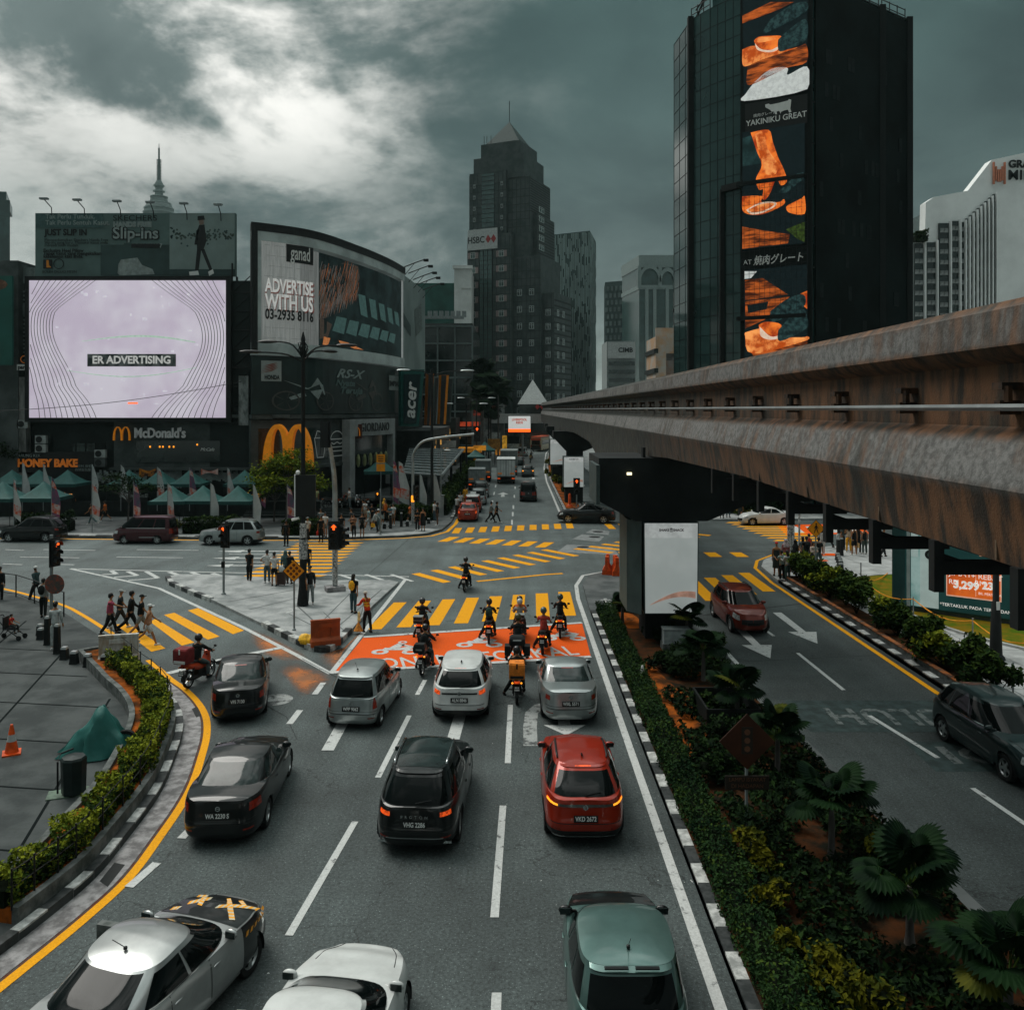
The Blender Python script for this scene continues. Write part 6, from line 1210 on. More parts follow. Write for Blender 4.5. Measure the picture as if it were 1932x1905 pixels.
p=g(20,1206,.15);o=thing('pushchair','black pushchair with four small wheels at the left edge of the plaza','pushchair',p,R(-90));b=MB()
for s in(-1,1):b.tube([(s*.22,-.45,.95),(s*.22,-.1,.5),(s*.22,.45,.12)],.018,6);b.tube([(s*.22,-.1,.5),(s*.22,-.4,.1)],.018,6)
b.tube([(-.22,-.45,.95),(.22,-.45,.95)],.02,6);b.build('frame',M_DSTEEL,o);b=MB();b.box((0,.05,.45),(.4,.4,.05));b.box((0,-.18,.68),(.4,.06,.5));b.build('seat',M_BLK,o)
for x in(-.22,.22):
 for y in(-.4,.45):b=MB();b.lathe([(.05,-.02),(.1,-.02),(.1,.02),(.05,.02)],n=12,M=Matrix.Translation((x,y,.1))@Matrix.Rotation(R(90),4,'Y'));b.build('wheel',M_RUB,o)
o=thing('railing','dark pedestrian railing along the kerb left of the slip road crossing','railing',g(65,1137,.15));p0=o.location;b=MB();P_=[g(*c1(x,y),.15)-p0 for x,y in((-60,408),(108,432),(232,475),(430,565))]
for p in P_:b.tube([p,p+Vector((0,0,1.1))],.035,6)
for z_ in(1.08,):b.tube([p+Vector((0,0,z_))for p in P_],.022,6)
b.tube([p+Vector((0,0,.15))for p in P_],.018,6);b.build('rails',M_DSTEEL,o)
p=g(*c2(925,415),.13);o=thing('suitcase','dark brown suitcase with a white bag on top beside the man in shorts','suitcase',p);b=MB();b.box((0,0,.38),(.4,.25,.62));b.build('case',mat('brown case',(.035,.016,.012),.5,var=.3),o);b=MB();b.tube([(-.12,.1,.69),(-.12,.1,1.05),(.12,.1,1.05),(.12,.1,.69)],.012,5);b.build('handle',M_STEEL,o)
for x in(-.15,.15):b=MB();b.lathe([(.01,-.02),(.04,-.02),(.04,.02),(.01,.02)],n=8,M=Matrix.Translation((x,0,.045))@Matrix.Rotation(R(90),4,'Y'));b.build('wheel',M_RUB,o)
b=blob((.2,.13,.2),2,.5);o=b.build('carrier_bag',M_CONCW,None,40);o.location=p+Vector((0,0,.84));tag(o,'white carrier bag resting on the brown suitcase','bag')
M_TENT=mat('teal canvas',(.017,.082,.074),.7,var=.18,scale=1.2);M_TENTV=mat('teal canvas valance',(.012,.06,.055),.7,var=.2)
def tent_proto():
 o=thing('marquee','x','tent',(0,0,0),0,'teal market marquees');b=MB();n_=9;w=1.42;vs=[];fs=[]
 for i in range(n_*2+1):
  for j in range(n_*2+1):
   x,y=(i-n_)/n_,(j-n_)/n_;m_=max(abs(x),abs(y));z=2.15+1.15*((1-m_)**1.5)+.1*(1-m_)*abs(abs(x)-abs(y))-.05*(1-abs(abs(x)-abs(y)))*m_*0;vs.append((x*w,y*w,z))
 k=n_*2+1
 for i in range(n_*2):
  for j in range(n_*2):fs.append((i*k+j,(i+1)*k+j,(i+1)*k+j+1,i*k+j+1))
 b.add(vs,fs);b.build('roof',M_TENT,o,50);b=MB();rg=[]
 for z in(2.16,1.9):rg.append([(x*(w+.005),y*(w+.005),z)for x,y in((-1,-1),(1,-1),(1,1),(-1,1))])
 b.loft(rg,0,False);b.build('valance',M_TENTV,o)
 for x in(-1,1):
  for y in(-1,1):b=MB();b.tube([(x*(w-.05),y*(w-.05),0),(x*(w-.05),y*(w-.05),2.15)],.028,6);b.build('leg',M_DSTEEL,o)
 return o
tp=tent_proto();first=True
def put(proto,loc,rz,label,scale=1.):
 global first_used
 if proto.name not in first_used:first_used.add(proto.name);proto.location=loc;proto.rotation_euler=(0,0,rz);proto.scale=(scale,)*3;proto['label']=label;return proto
 return dup(proto,loc,rz,label,proto.get('group'),scale)
first_used=set()
PLAT=.78
row=['cut by the left edge','second from the left, above the black people carrier','over the red stall front between two flags','behind the maroon van roof','behind the silver four by four']
for k,x in enumerate((6,79,325,381,449)):put(tp,(at(x,950,67).x,67.+(k%2)*.3,.15),R(2*(k%3)-2),'teal marquee in the front row, '+row[k],1.08 if k<2 else .98)
row=['at the left edge under the bakery sign','second from the left under the bakery sign','under the right end of the bakery sign','behind the small dark tree','below the left orange banner','left of the right orange banner','next to the bright green tree']
for k,x in enumerate((23,74,128,244,302,358,462)):put(tp,(at(x,900,74.5).x,74.5,PLAT+.02),R(3*(k%2)-1),'teal marquee in the back row, '+row[k],1.)
put(tp,(at(718,890,84).x,84,PLAT+.1),R(10),'teal marquee alone beside the amber notice plates',1.15)
put(tp,(at(932,872,140).x-1.5,140,.15),0,'teal marquee far up the left side of the main road',1.2);put(tp,(at(922,880,128).x-2,128,.15),0,'lower teal marquee up the main road, nearer the canopy',1.)
tr=thing('terrace','dark raised terrace with steps in front of the corner block','terrace',(-27,75,0));b=MB();b.box((-4,1.8,.45),(40,7.2,.72));b.box((14.2,3.,.45),(6,9,.72));b.build('platform',M_DKW,tr);b=MB()
for k in range(3):b.box((11.6,-2.05-k*.42+.2,.15+.25-k*.06+.1*0),(15,.4,.62-k*.2))
b.build('steps',M_DKW,tr);b=MB()
for k in range(4):b.box((11.6,-2.05-k*.42+.42,.82-k*.205),(15,.03,.03))
b.build('step_nosing',M_WALLC,tr);b=MB();b.box((-6,-1.9,.95),(33,.12,1.));b.build('shade_sheet',mat('tent shade sheet',(.006,.009,.009),.8,var=.5,scale=1.5),tr)  # dark sheet standing for the shade beneath the tents
for k,(x,col,lb_)in enumerate(((112,(.62,.24,.05),'row of small lit lamps along a stall counter in the back left'),(255,(.2,.22,.21),'grey counter with pale goods behind the small dark tree'),(335,(.3,.31,.3),'pale stall counter between the two orange banners'),(478,(.6,.3,.03),'yellow lit stall counter beside the green tree'))):
 q=at(x,930,73.5);o=thing('stall_counter',lb_,'counter',(q.x,73.4,PLAT+.02),0,'stall counters on the terrace');b=MB();b.box((0,0,.5),(2.5,.6,1.));b.build('counter',M_INK,o);b=MB()
 for j in range(8):b.box((-1.1+j*.31,-.1,1.1+.05*(j%3)),(.2,.2,.2+.1*(j%3)))
 b.build('goods',mat('stall goods %d'%k,col,.5,emis=.5 if k in(0,3)else 0,var=.5,scale=4),o)
for x,y0,y1,x1,col,tx_,lb_ in((1095,845,925,1230,(.6,.2,.012),'MENU','torn orange and black banner hung above the marquees'),(1580,848,900,1715,(.45,.06,.02),'RAMLY','red banner with pale lettering hung right of the whitewash house')):
 a_,d_=at(*c5(x,y1),77.5),at(*c5(x1,y0),77.5);o=thing('banner',lb_,'banner',((a_.x+d_.x)/2,77.5,(a_.z+d_.z)/2),0,'banners above the marquees');w_,h_=d_.x-a_.x,d_.z-a_.z;b=MB();b.loft([[(-w_/2+w_*t,.06*math.sin(t*6),-h_/2+.2*math.sin(t*3.1)),(-w_/2+w_*t,.06*math.sin(t*6),h_/2-.25*math.sin(t*3.1))]for t in[i/12 for i in range(13)]],0,False,False);b.build('cloth',mat('banner cloth %.2f'%col[0],col,.7,col2=(.03,.012,.008)if x<1200 else(.55,.4,.36),scale=2.2,detail=5),o);b=MB();b.tube([(-w_/2,0,h_/2),(0,-.02,h_/2-.1),(w_/2,0,h_/2)],.015,4);b.build('cord',M_DSTEEL,o)
M_FLAGW=mat('grey white flag cloth',(.34,.37,.365),.8,col2=(.44,.46,.455),scale=1.1);M_FLAGR=mat('red flag print',(.5,.07,.02),.8,col2=(.42,.42,.41),scale=3.,detail=5);M_FLAGP=mat('purple flag print',(.07,.08,.11),.8,col2=(.22,.05,.12),scale=2.,detail=5)
def flag(label,loc,h,w,kind,seed,base=None):
 o=thing('feather_flag',label,'flag',loc,R(seed*23%30-15),'feather flags along the stalls');b=MB();b.tube([(0,0,0),(0,0,h)],[.035,.02],6);b.build('pole',M_GREYP,o)
 b=MB();rg=[];n_=12
 for i in range(n_+1):
  t=i/n_;z=h*(1-.68*t)-.03;ww=w*(.25+.75*min(1,t*1.5+.1))*(1-.1*t);rg.append([(.02+ww*s_,.1*math.sin(t*5+s_*4+seed)*s_,z-s_*.22-(.25*s_ if i==n_ else 0))for s_ in(0,.25,.5,.75,1)])
 b.loft(rg,0,False,False);b.build('cloth',M_FLAGW if kind!='p' else M_FLAGP,o,60)
 if kind in 'rp':
  b=MB();b.loft([[(r_[0],r_[1]-.015,r_[2])for r_ in q]for q in rg[8:12]],0,False,False);b.loft([[(r_[0],r_[1]-.015,r_[2])for r_ in q]for q in rg[1:4]],0,False,False);b.build('print',M_FLAGR,o,60)
fl=[(108,930,63.4,'r','feather flag with an orange patch at the far left over the people carrier'),(405,915,63.4,'p','narrow purple feather flag left of the walking man in orange'),(724,945,63.4,'r','feather flag with an orange foot by the man in orange'),(1050,950,63.4,'p','dark feather flag just left of the maroon van'),(1318,960,64.5,'r','feather flag with an orange foot behind the maroon van roof'),(1655,960,63.6,'w','plain white feather flag left of the silver four by four'),(175,800,72,'w','pale feather flag below the first letters of the bakery sign'),(340,812,72,'w','pale feather flag in front of the bakery sign middle'),(722,812,72,'w','pale feather flag at the right end of the bakery sign'),(950,818,72,'w','pale feather flag above the small dark tree'),(1236,832,72,'r','feather flag in front of the torn orange banner'),(1490,838,72,'p','feather flag with purple print before the whitewash house'),(1788,840,72,'r','feather flag with a red foot right of the red banner')]
for k,(x,y,Y_,kd,lb_)in enumerate(fl):q=at(*c5(x,y),Y_);z0=.15 if Y_<70 else PLAT;flag(lb_,(q.x,Y_,z0),q.z-z0,.62,kd,k)
for k,(x,y,Y_,kd,lb_)in enumerate(((380,970,63.6,'w','broad white feather flag behind the tail of the silver four by four'),(432,858,72,'p','feather flag with purple print left of the green tree'),(648,970,64,'p','dark feather flag left of the black lamp banner'),(1480,782,72,'p','purple flag left of the flowered flag at the far corner'),(1525,790,72,'r','flowered white flag with red blooms at the far corner'),(1690,890,72,'w','broad grey flag right of the curved mast'),(1800,890,73,'w','slim grey flag beside the black double street lamp'))):q=at(*c6(x,y),Y_);flag(lb_,(q.x,Y_,.15),q.z-.15,.62 if k!=4 else .95,kd,k+20)
o=thing('wall_cabinet','pale grey utility cabinet behind the people at the taxi corner','cabinet',g(*c6(1845,1215),.15));b=MB();b.box((0,0,.85),(.75,.5,1.7));b.build('cabinet',mat('pale cabinet',(.3,.33,.325),.5,var=.1),o);b=MB();b.box((0,0,1.73),(.85,.6,.06));b.build('lid',M_GREYP,o)
pts=[at(1683,1127,39.2),at(1925,1168.5,36.)];pts[0].z,pts[1].z=.36,.36;pts+=[Vector((pts[1].x,pts[1].y,4.3)),Vector((pts[0].x,pts[0].y,4.3))]
o,n,c=quad_board('phone_billboard','long teal phone billboard with orange price boxes standing on the lawn',pts,.7,mat('teal display housing',(.02,.06,.058),.4,var=.1),'billboard')
def onb(fx0,fz0,fx1,fz1,m,off,name='picture',slant=0):
 b=MB();e=lambda fx_,fz_:pts[0]+(pts[1]-pts[0])*fx_+Vector((0,0,3.78*fz_))-c+n*off
 b.poly([e(fx0,fz0),e(fx1,fz0),e(fx1+slant,fz1),e(fx0+slant,fz1)]);return b.build(name,m,o)
LDk=lit('dark teal display',(.012,.045,.043),.35,var=.15,scale=.5);LPh=lit('pale phone image',(.36,.45,.43),.35,var=.05);LTq=lit('turquoise display',(.1,.24,.225),.4,col2=(.3,.42,.4),scale=.6);LOr=lit('orange price box',(.72,.14,.02),.45,col2=(.5,.08,.015),scale=.8)
onb(.11,.02,.97,.97,LDk,.02,'display');onb(.125,.02,.155,.98,mat('pale display post',(.34,.4,.39),.4),.06,'post');onb(.16,.03,.34,.97,LTq,.03);onb(.235,.03,.385,.97,LPh,.04);onb(.16,.62,.22,.96,LPh,.038,slant=-.0)
b=MB()
e=lambda fx_,fz_,off:pts[0]+(pts[1]-pts[0])*fx_+Vector((0,0,3.78*fz_))-c+n*off
ex=(pts[1]-pts[0]).normalized()
for fx_,fz_,r_ in((.285,.8,.21),(.315,.66,.21)):
 p=e(fx_,fz_,.06);b.poly([p+ex*r_*math.cos(R(a))+Vector((0,0,r_*math.sin(R(a))))for a in range(0,360,20)])
b.build('camera_lenses',M_INK,o);b=MB()
for fx_,fz_,r_ in((.285,.8,.1),(.315,.66,.1)):
 p=e(fx_,fz_,.07);b.poly([p+ex*r_*math.cos(R(a))+Vector((0,0,r_*math.sin(R(a))))for a in range(0,360,20)])
b.build('lens_glints',mat('lens glint',(.1,.17,.16),.3),o)
onb(.445,.2,.865,.54,lit('pale price rim',(.75,.45,.33),.4),.035);onb(.452,.215,.858,.525,LOr,.045);onb(.672,.23,.676,.51,lit('pale price rim',(.75,.45,.33),.4),.055);onb(.5,.8,.68,.93,LOr,.04);onb(.7,.7,.83,.9,lit('peach picture',(.55,.27,.17),.4,var=.4,scale=2),.045)
for body,s,fx_,fz_,kw in(('JIMAT',.36,.555,.455,{}),('RM',.3,.505,.355,{}),('3,299',.46,.6,.33,dict(bold=.02)),('+ REBAT',.32,.755,.445,{}),('RM',.3,.705,.37,{}),('23,',.44,.775,.35,dict(bold=.02)),('BIL PERTAMA',.15,.78,.26,{}),('*TERTAKLUK PADA TERMA DAN SYARAT',.19,.74,.09,{})):
 on_quad(o,pts,c,n,body,s,lit('white letters',(.72,.7,.66),.5),(fx_,fz_),.07,extrude=.004,**kw)
on_quad(o,pts,c,n,'BELI',.4,M_PWH,(.59,.865),.06,extrude=.004,bold=.02)
b=MB();a_,d_=pts[0].lerp(pts[1],.08),pts[0].lerp(pts[1],.93);b.loft([[(p.x-c.x-n.x*.1,p.y-c.y-n.y*.1,z-c.z),(p.x-c.x-n.x*.65,p.y-c.y-n.y*.65,z-c.z)]for p,z in((a_,.05),(a_,.7))],0,False,False)if False else None
q=[(a_-n*.1),(d_-n*.1),(d_-n*.65),(a_-n*.65)];b.loft([[Vector((p.x,p.y,z))-c for p in q]for z in(.1,.355)]);b.build('plinth',mat('grey plinth',(.1,.125,.12),.7,var=.2),o)
st=[];lbs=['dark rope post at the top of the lawn','steel rope post on the lawn below the phone picture','steel rope post with a round foot on the path edge','rope post nearest the camera at the right edge of the lawn']
P_=[g(*c9(x,y),.2)for x,y in((1168,790),(1410,893),(1690,1006),(1990,1120))]
for k,p in enumerate(P_):
 o=thing('rope_post',lbs[k],'post',p,0,'rope posts round the lawn');b=MB();b.lathe([(.16,0),(.15,.03),(.03,.05),(.025,.95),(.04,1.)],n=12);b.build('post',M_STEEL if k else M_DSTEEL,o,40)
p=Vector((21.,47.4,.2));A_=[p]+P_;b=MB();L_pts=[]
for i in range(len(A_)-1):
 for j in range(9):t=j/8;q=A_[i].lerp(A_[i+1],t);L_pts.append(q+Vector((0,0,.9-.34*math.sin(math.pi*t)if i else .05+.85*t*t)))
b.tube(L_pts,.022,6);o=b.build('barrier_rope',mat('orange rope',(.75,.27,.012),.7,var=.15),None,50);tag(o,'orange rope strung between the posts along the lawn','rope')
o=thing('rope_post','short dark post alone on the pale paving','post',g(*c8(833,735),.15),0,'rope posts round the lawn');b=MB();b.lathe([(.05,0),(.03,.04),(.03,.95)],n=8);b.build('post',M_DSTEEL,o)
a_,d_=at(-40,973*0+777,70),at(455,720,76);b=MB();b.tube([a_.lerp(d_,t)-Vector((0,0,.5*math.sin(math.pi*t)))for t in[i/16 for i in range(17)]],.025,4);o=b.build('overhead_cable',M_DSTEEL);tag(o,'thin black cable slung across the front of the lilac screen','cable')
o=thing('mesh_fence','thin dark mesh fence behind the right hand shrubs','fence',(16.25,28,.15));b=MB()
for i in range(60):
 y=-18+i*.65;b.tube([(0,y,.1),(0,y,.95)],.008,4)
for z_ in(.15,.4,.65,.93):b.tube([(0,-18,z_),(0,20,z_)],.01,4)
b.build('mesh',M_GREYP,o);b=MB()
for i in range(16):b.tube([(0,-18+i*2.5,0),(0,-18+i*2.5,1.05)],.03,6)
b.build('fence_posts',M_GREYP,o)
cl=[(905,845,128,1.9,.75,(.7,.26,.02),'round amber cafe sign far along the shops'),(932,838,150,2.2,1.9,(.35,.16,.03),'brown and gold picture sign above the far marquee'),(952,838,165,.9,3.4,(.62,.32,.03),'tall yellow vertical sign by the far palms'),(871,800,150,6.,.8,(.5,.06,.02),'long red shop fascia beyond the blade signs'),(840,838,118,3.,1.,(.3,.31,.3),'white shop board under the blade signs'),(905,818,170,4.5,1.6,(.34,.36,.35),'pale awning board behind the palms'),(925,822,190,4.5,1.5,(.28,.3,.29),'grey shop board by the far palm trunk'),(945,852,172,2.5,1.3,(.55,.22,.03),'amber lit shopfront far up the street'),(966,842,190,3.2,1.1,(.2,.23,.225),'dull grey bus stop roof at the bend')]
for k,(x,y,Y_,w_,h_,col,lb_)in enumerate(cl):
 q=at(x,y,Y_);o=thing('shop_sign',lb_,'sign',(q.x,Y_,q.z),0,'small shop signs up the main road');b=MB();b.box((0,0,0),(w_,.25,h_));b.build('board',mat('shop board %d'%k,col,.5,var=.45,scale=1.2,emis=.25 if col[0]>.4 else 0),o);b=MB();b.tube([(w_*.3,.3,-q.z),(w_*.3,.3,h_/2)],.08,6);b.build('post',M_DSTEEL,o)
o=thing('arcade_shops','dark row of low shopfronts behind the glass canopy up the left side','building',(-10,140,0));b=MB();b.box((-3.,-18,3.4),(6,30,6.6));b.box((-2.2,14,4),(6,30,8));b.build('wall',mat('shop arcade wall',(.02,.026,.025),.7,var=.5,scale=.5,detail=5),o);b=MB();rr=random.Random(12)
for k in range(26):b.box((-.05+(.85 if k%2 else 0),rr.uniform(-32,28),rr.uniform(1.2,6)),(.12,rr.uniform(.5,1.6),rr.uniform(.3,.9)))
b.build('lit_windows',mat('lit shop window',(.55,.27,.06),.5,emis=.35,var=.6,scale=.6),o)
# cars
def interp(K,x):
 if x<=K[0][0]:return K[0][1]
 for(a,p),(c,q)in zip(K,K[1:]):
  if x<=c:
   t=(x-a)/(c-a);t=t*t*(3-2*t)if True else t;return p+(q-p)*t
 return K[-1][1]
def lin(K,x):
 if x<=K[0][0]:return K[0][1]
 for(a,p),(c,q)in zip(K,K[1:]):
  if x<=c:return p+(q-p)*(x-a)/(c-a)
 return K[-1][1]
def half_outline(s0,s1,w,nr,nf,ft,n):
 sm=s0+(s1-s0)*.5;D=[]
 for i in range(50):
  f=math.pi/2*i/49;D.append((w*math.sin(f)**(2/nr),sm-(sm-s0)*max(math.cos(f),0)**(2/nr)))
 for i in range(1,50):
  f=math.pi/2*(1-i/49);s=sm+(s1-sm)*max(math.cos(f),0)**(2/nf);D.append((w*max(math.sin(f),0)**(2/nf)*(1-ft*((s-sm)/(s1-sm))**2),s))
 cum=[.0]
 for a,c in zip(D,D[1:]):cum.append(cum[-1]+math.hypot(c[0]-a[0],c[1]-a[1]))
 out=[];k=0
 for i in range(n+1):
  t=cum[-1]*i/n
  while k<len(cum)-2 and cum[k+1]<t:k+=1
  f=(t-cum[k])/max(cum[k+1]-cum[k],1e-9);out.append((D[k][0]+(D[k+1][0]-D[k][0])*f,D[k][1]+(D[k+1][1]-D[k][1])*f))
 return out
class Surf:
 """stack of half outlines (right side); point(p, t) with p -1..1 from the rear centre (0) round the right (+) or left (-) side to the front"""
 def __init__(s,levels):s.L=levels;s.n=len(levels[0])-1;s.m=len(levels)-1
 def pt(s,p,t):
  p=p-2 if p>1 else p;sg=1 if p>=0 else-1;a=min(abs(p),1.)*s.n;i=min(int(a),s.n-1);f=a-i;b_=max(.0,min(t,1.))*s.m;j=min(int(b_),s.m-1);h=b_-j
  q=[s.L[j][i][k]*(1-f)*(1-h)+s.L[j][i+1][k]*f*(1-h)+s.L[j+1][i][k]*(1-f)*h+s.L[j+1][i+1][k]*f*h for k in range(3)]
  return Vector((q[0]*sg,q[1],q[2]))
 def _row(s,t):b_=max(.0,min(t,1.))*s.m;j=min(int(b_),s.m-1);h=b_-j;return[(s.L[j][i][0]*(1-h)+s.L[j+1][i][0]*h,s.L[j][i][1]*(1-h)+s.L[j+1][i][1]*h)for i in range(s.n+1)]
 def p_s(s,y,t):
  r=s._row(t)
  for i in range(s.n):
   if r[i][1]<=y<=r[i+1][1]:return(i+(y-r[i][1])/max(r[i+1][1]-r[i][1],1e-9))/s.n
  return .0 if y<r[0][1]else 1.
 def p_x(s,x,t,front=False):
  r=s._row(t);rng=range(s.n,0,-1)if front else range(s.n)
  for i in rng:
   a,c=(r[i],r[i-1])if front else(r[i],r[i+1])
   if a[0]<=x<=c[0]:f=(x-a[0])/max(c[0]-a[0],1e-9);return((i-f)if front else(i+f))/s.n
  return .5
 def patch(s,pa,pb,t0,t1,off,nu=10,nv=6,b=None):
  b=b or MB();vs=[]
  for j in range(nv+1):
   t=t0+(t1-t0)*j/nv;a,c=pa(t),pb(t)
   for i in range(nu+1):
    p=a+(c-a)*i/nu;q=s.pt(p,t);e=1e-2
    du=s.pt(p+e,t)-s.pt(p-e,t);dv=s.pt(p,min(t+.03,1))-s.pt(p,max(t-.03,0));n=du.cross(dv);n=n.normalized()if n.length>1e-9 else Vector((0,0,1))
    if n.dot(Vector((q.x,q.y*.3,0)))<0:n=-n
    vs.append(q+n*off)
  k=nu+1;return b.add(vs,[(j*k+i,j*k+i+1,(j+1)*k+i+1,(j+1)*k+i)for j in range(nv)for i in range(nu)])
SEDAN=dict(L=4.5,W=1.76,H=1.46,wb=2.65,ra=1.,r=.315,zs=.2,sh=[(0,.96),(.25,1.02),(.9,1.03),(1.5,.98),(3.2,.97),(3.8,.9),(4.3,.76),(4.5,.68)],g=(.72,1.48,3.5,2.5),wr=.735,nr=4.2,nf=3.2,rearq=True,tail=(.64,.86,.26,.34))
HATCH=dict(L=3.72,W=1.66,H=1.54,wb=2.44,ra=.55,r=.29,zs=.19,sh=[(0,.9),(.4,.96),(2.6,.97),(3.1,.9),(3.55,.74),(3.72,.64)],g=(.08,.46,3.05,2.22),wr=.72,nr=5,nf=3.2,tail=(.6,1.,.24,.22))
SUV=dict(L=4.42,W=1.82,H=1.66,wb=2.64,ra=.88,r=.345,zs=.23,sh=[(0,1.),(.4,1.06),(3.,1.05),(3.6,1.),(4.2,.84),(4.42,.74)],g=(.1,.62,3.42,2.55),wr=.68,nr=4.6,nf=3.4,tail=(.74,.92,.34,.28),clad=True)
MPV=dict(L=4.8,W=1.84,H=1.86,wb=2.95,ra=.95,r=.34,zs=.2,sh=[(0,1.02),(.4,1.06),(3.6,1.05),(4.2,.98),(4.65,.8),(4.8,.72)],g=(.06,.3,4.15,3.2),wr=.78,nr=6,nf=3.6,tail=(.6,1.,.62,.2))
SUPPRESS={}
def car(label,loc,rz,spec,m,plate=None,group=None,glass=None,roof=None,brake=False,rails=False,pano=False,wiper=True,ptxt_plain=False,tailm=None,cat='car',name='car',det=1,hood=None,badge=None,antenna=None,extra=None,mirror=None):
 q=dict(spec);L,W,HH=q['L'],q['W'],q['H'];hw=W/2;o=thing(name,label,cat,loc,rz,group);glass=glass or M_GLASS;n=96 if det else 60;nt_=15 if det else 11
 lev=[]
 for j in range(nt_+1):
  t=j/nt_;wf=lin([(0,.9),(.06,.955),(.2,.99),(.45,1.),(.7,.992),(.9,.975),(1,.93)],t);s0=lin([(0,.07),(.12,.015),(.4,0),(.55,.03),(1,.09)],t);s1=L-lin([(0,.1),(.15,.02),(.45,0),(.7,.03),(1,.16)],t)
  h_=half_outline(s0,s1,hw*wf,q['nr']+1.,q['nf']+.4,.1,n);lev.append([(x,s-L/2,q['zs']+t*(interp(q['sh'],s)-q['zs']))for x,s in h_])
 S1=Surf(lev);bm=bmesh.new();grid=[]
 for j in range(nt_+1):
  row=[bm.verts.new(v)for v in lev[j]]+[bm.verts.new((-v[0],v[1],v[2]))for v in lev[j][-2:0:-1]];grid.append(row)
 def deck(u,y,xe,z):return(u*xe,y,z+.05*(1-abs(u)**2.6)*(1-abs(2*y/L)**10))
 EDG=lev[-1];top_=[[deck(u,v[1],v[0],v[2])for u in(1,.93,.8,.55,.25,0,-.25,-.55,-.8,-.93,-1)]for v in EDG]
 M_=len(grid[0]);fm={}
 for a,c in zip(grid,grid[1:]):
  for i in range(M_):
   try:bm.faces.new((a[i],a[(i+1)%M_],c[(i+1)%M_],c[i]))
   except ValueError:pass
 bm.faces.new(grid[0][::-1]);tv=[[bm.verts.new(q_)for q_ in r_]for r_ in top_[1:-1]];tv=[[v_ for v_ in r_]for r_ in tv]
 for r1,r2 in zip(tv,tv[1:]):
  for i in range(10):bm.faces.new((r1[i],r1[i+1],r2[i+1],r2[i]))
 for r_,c_ in((tv[0],grid[-1][0]),(tv[-1],grid[-1][n])):
  for i in range(10):bm.faces.new((r_[i],r_[i+1],c_)if c_ is grid[-1][n]else(r_[i+1],r_[i],c_))
 bmesh.ops.remove_doubles(bm,verts=bm.verts,dist=2e-4)
 axles=(q['ra']-L/2,q['ra']+q['wb']-L/2);R_=q['r']*1.13;kill=[]
 for v in bm.verts:
  if abs(v.co.x)<hw*.55:continue
  for ay in axles:
   dy_,dz_=v.co.y-ay,v.co.z-q['r']*1.02;d=math.hypot(dy_,dz_)
   if d<R_-.03:kill.append(v)
   elif d<R_+.03:v.co.y=ay+dy_/d*R_;v.co.z=q['r']*1.02+dz_/d*R_
 bmesh.ops.delete(bm,geom=list(set(kill)),context='VERTS');bmesh.ops.recalc_face_normals(bm,faces=bm.faces);me=bpy.data.meshes.new('car_body');bm.to_mesh(me);bm.free();me.polygons.foreach_set('use_smooth',[True]*len(me.polygons))
 try:me.set_sharp_from_angle(angle=R(38))
 except Exception:pass
 body=link('body',me,[m],o)
 b=MB();b.box((0,0,.36),(W*.74,L*.78,.36))  # floor box set low to deepen the shade under the car
 for ay in axles:
  for s in(-1,1):b.loft([[(x,ay+R_*1.01*math.cos(R(a)),q['r']*1.02+R_*1.01*math.sin(R(a)))for a in range(-15,196,15)]for x in(s*(S1.pt(S1.p_s(ay,.3),.3).x-.012),s*hw*.62)],0,False,False)
 b.build('arch_and_floor',M_BLK,o,40)
 g0,g1,f0,f1=q['g'];top=HH-.05;lev2=[];ng=8
 for j in range(ng+1):
  t=j/ng;bl=.035*math.sin(math.pi*t);a_=g0+(g1-g0)*(t**1.12)-bl*(1. if g0>.5 else .6);c_=f0+(f1-f0)*(t**1.06)+bl*1.2;w_=hw*.935+(hw*q['wr']-hw*.935)*(t**1.25);h_=half_outline(a_,c_,w_,q['nr']*(.95 if g0<.5 else .8),q['nf']*.92,.07,n//2)
  zb=lambda s:interp(q['sh'],s)-.025;zc_=lambda s:min(1,max(0,(s-g1)/max(f1-g1,.1)));lev2.append([(x,s-L/2,zb(s)+t*(top-.06*(1-min(1,max(0,(s-g1)/.6)))*(1 if g0>.5 else .7)-.05*max(0,(s-f1+.5)/.5)**2*(1 if s>f1-.5 else 0)-zb(s)))for x,s in h_])
 S2=Surf(lev2);b=MB();full=lambda h:[Vector(v)for v in h]+[Vector((-v[0],v[1],v[2]))for v in h[-2:0:-1]]
 rg=[full(h)for h in lev2];tp=lev2[-1];cy=(tp[0][1]+tp[-1][1])/2
 def ring(k_,z):return[Vector((v.x*k_,cy+(v.y-cy)*k_,v.z+z))for v in full(tp)]
 ly=tp[-1][1]-tp[0][1]
 def rz_(u,v):return v[2]+.055*(1-abs(u)**2.6)*(1-abs(2*(v[1]-cy)/ly)**4)
 US=(1,.96,.9,.78,.55,.28,0,-.28,-.55,-.78,-.9,-.96,-1)
 def roofgrid(i0,i1,us,off):b=MB();b.loft([[Vector((v[0]*u,v[1],rz_(u,v)+off))for u in us]for v in tp[i0:i1]],0,False,False);return b
 b.loft(rg,0,False);b.build('cabin',m,o,60);rf=roofgrid(0,len(tp),US,0).build('roof',roof or m,o,60)
 if pano:i_=len(tp)//5;roofgrid(i_,len(tp)-i_,US[2:-2],.007).build('sunroof',M_GLASS2,rf,60)
 def sx(f):return lambda t:S2.p_s(S2.pt(0,t).y+f*(S2.pt(1,t).y-S2.pt(0,t).y),t)
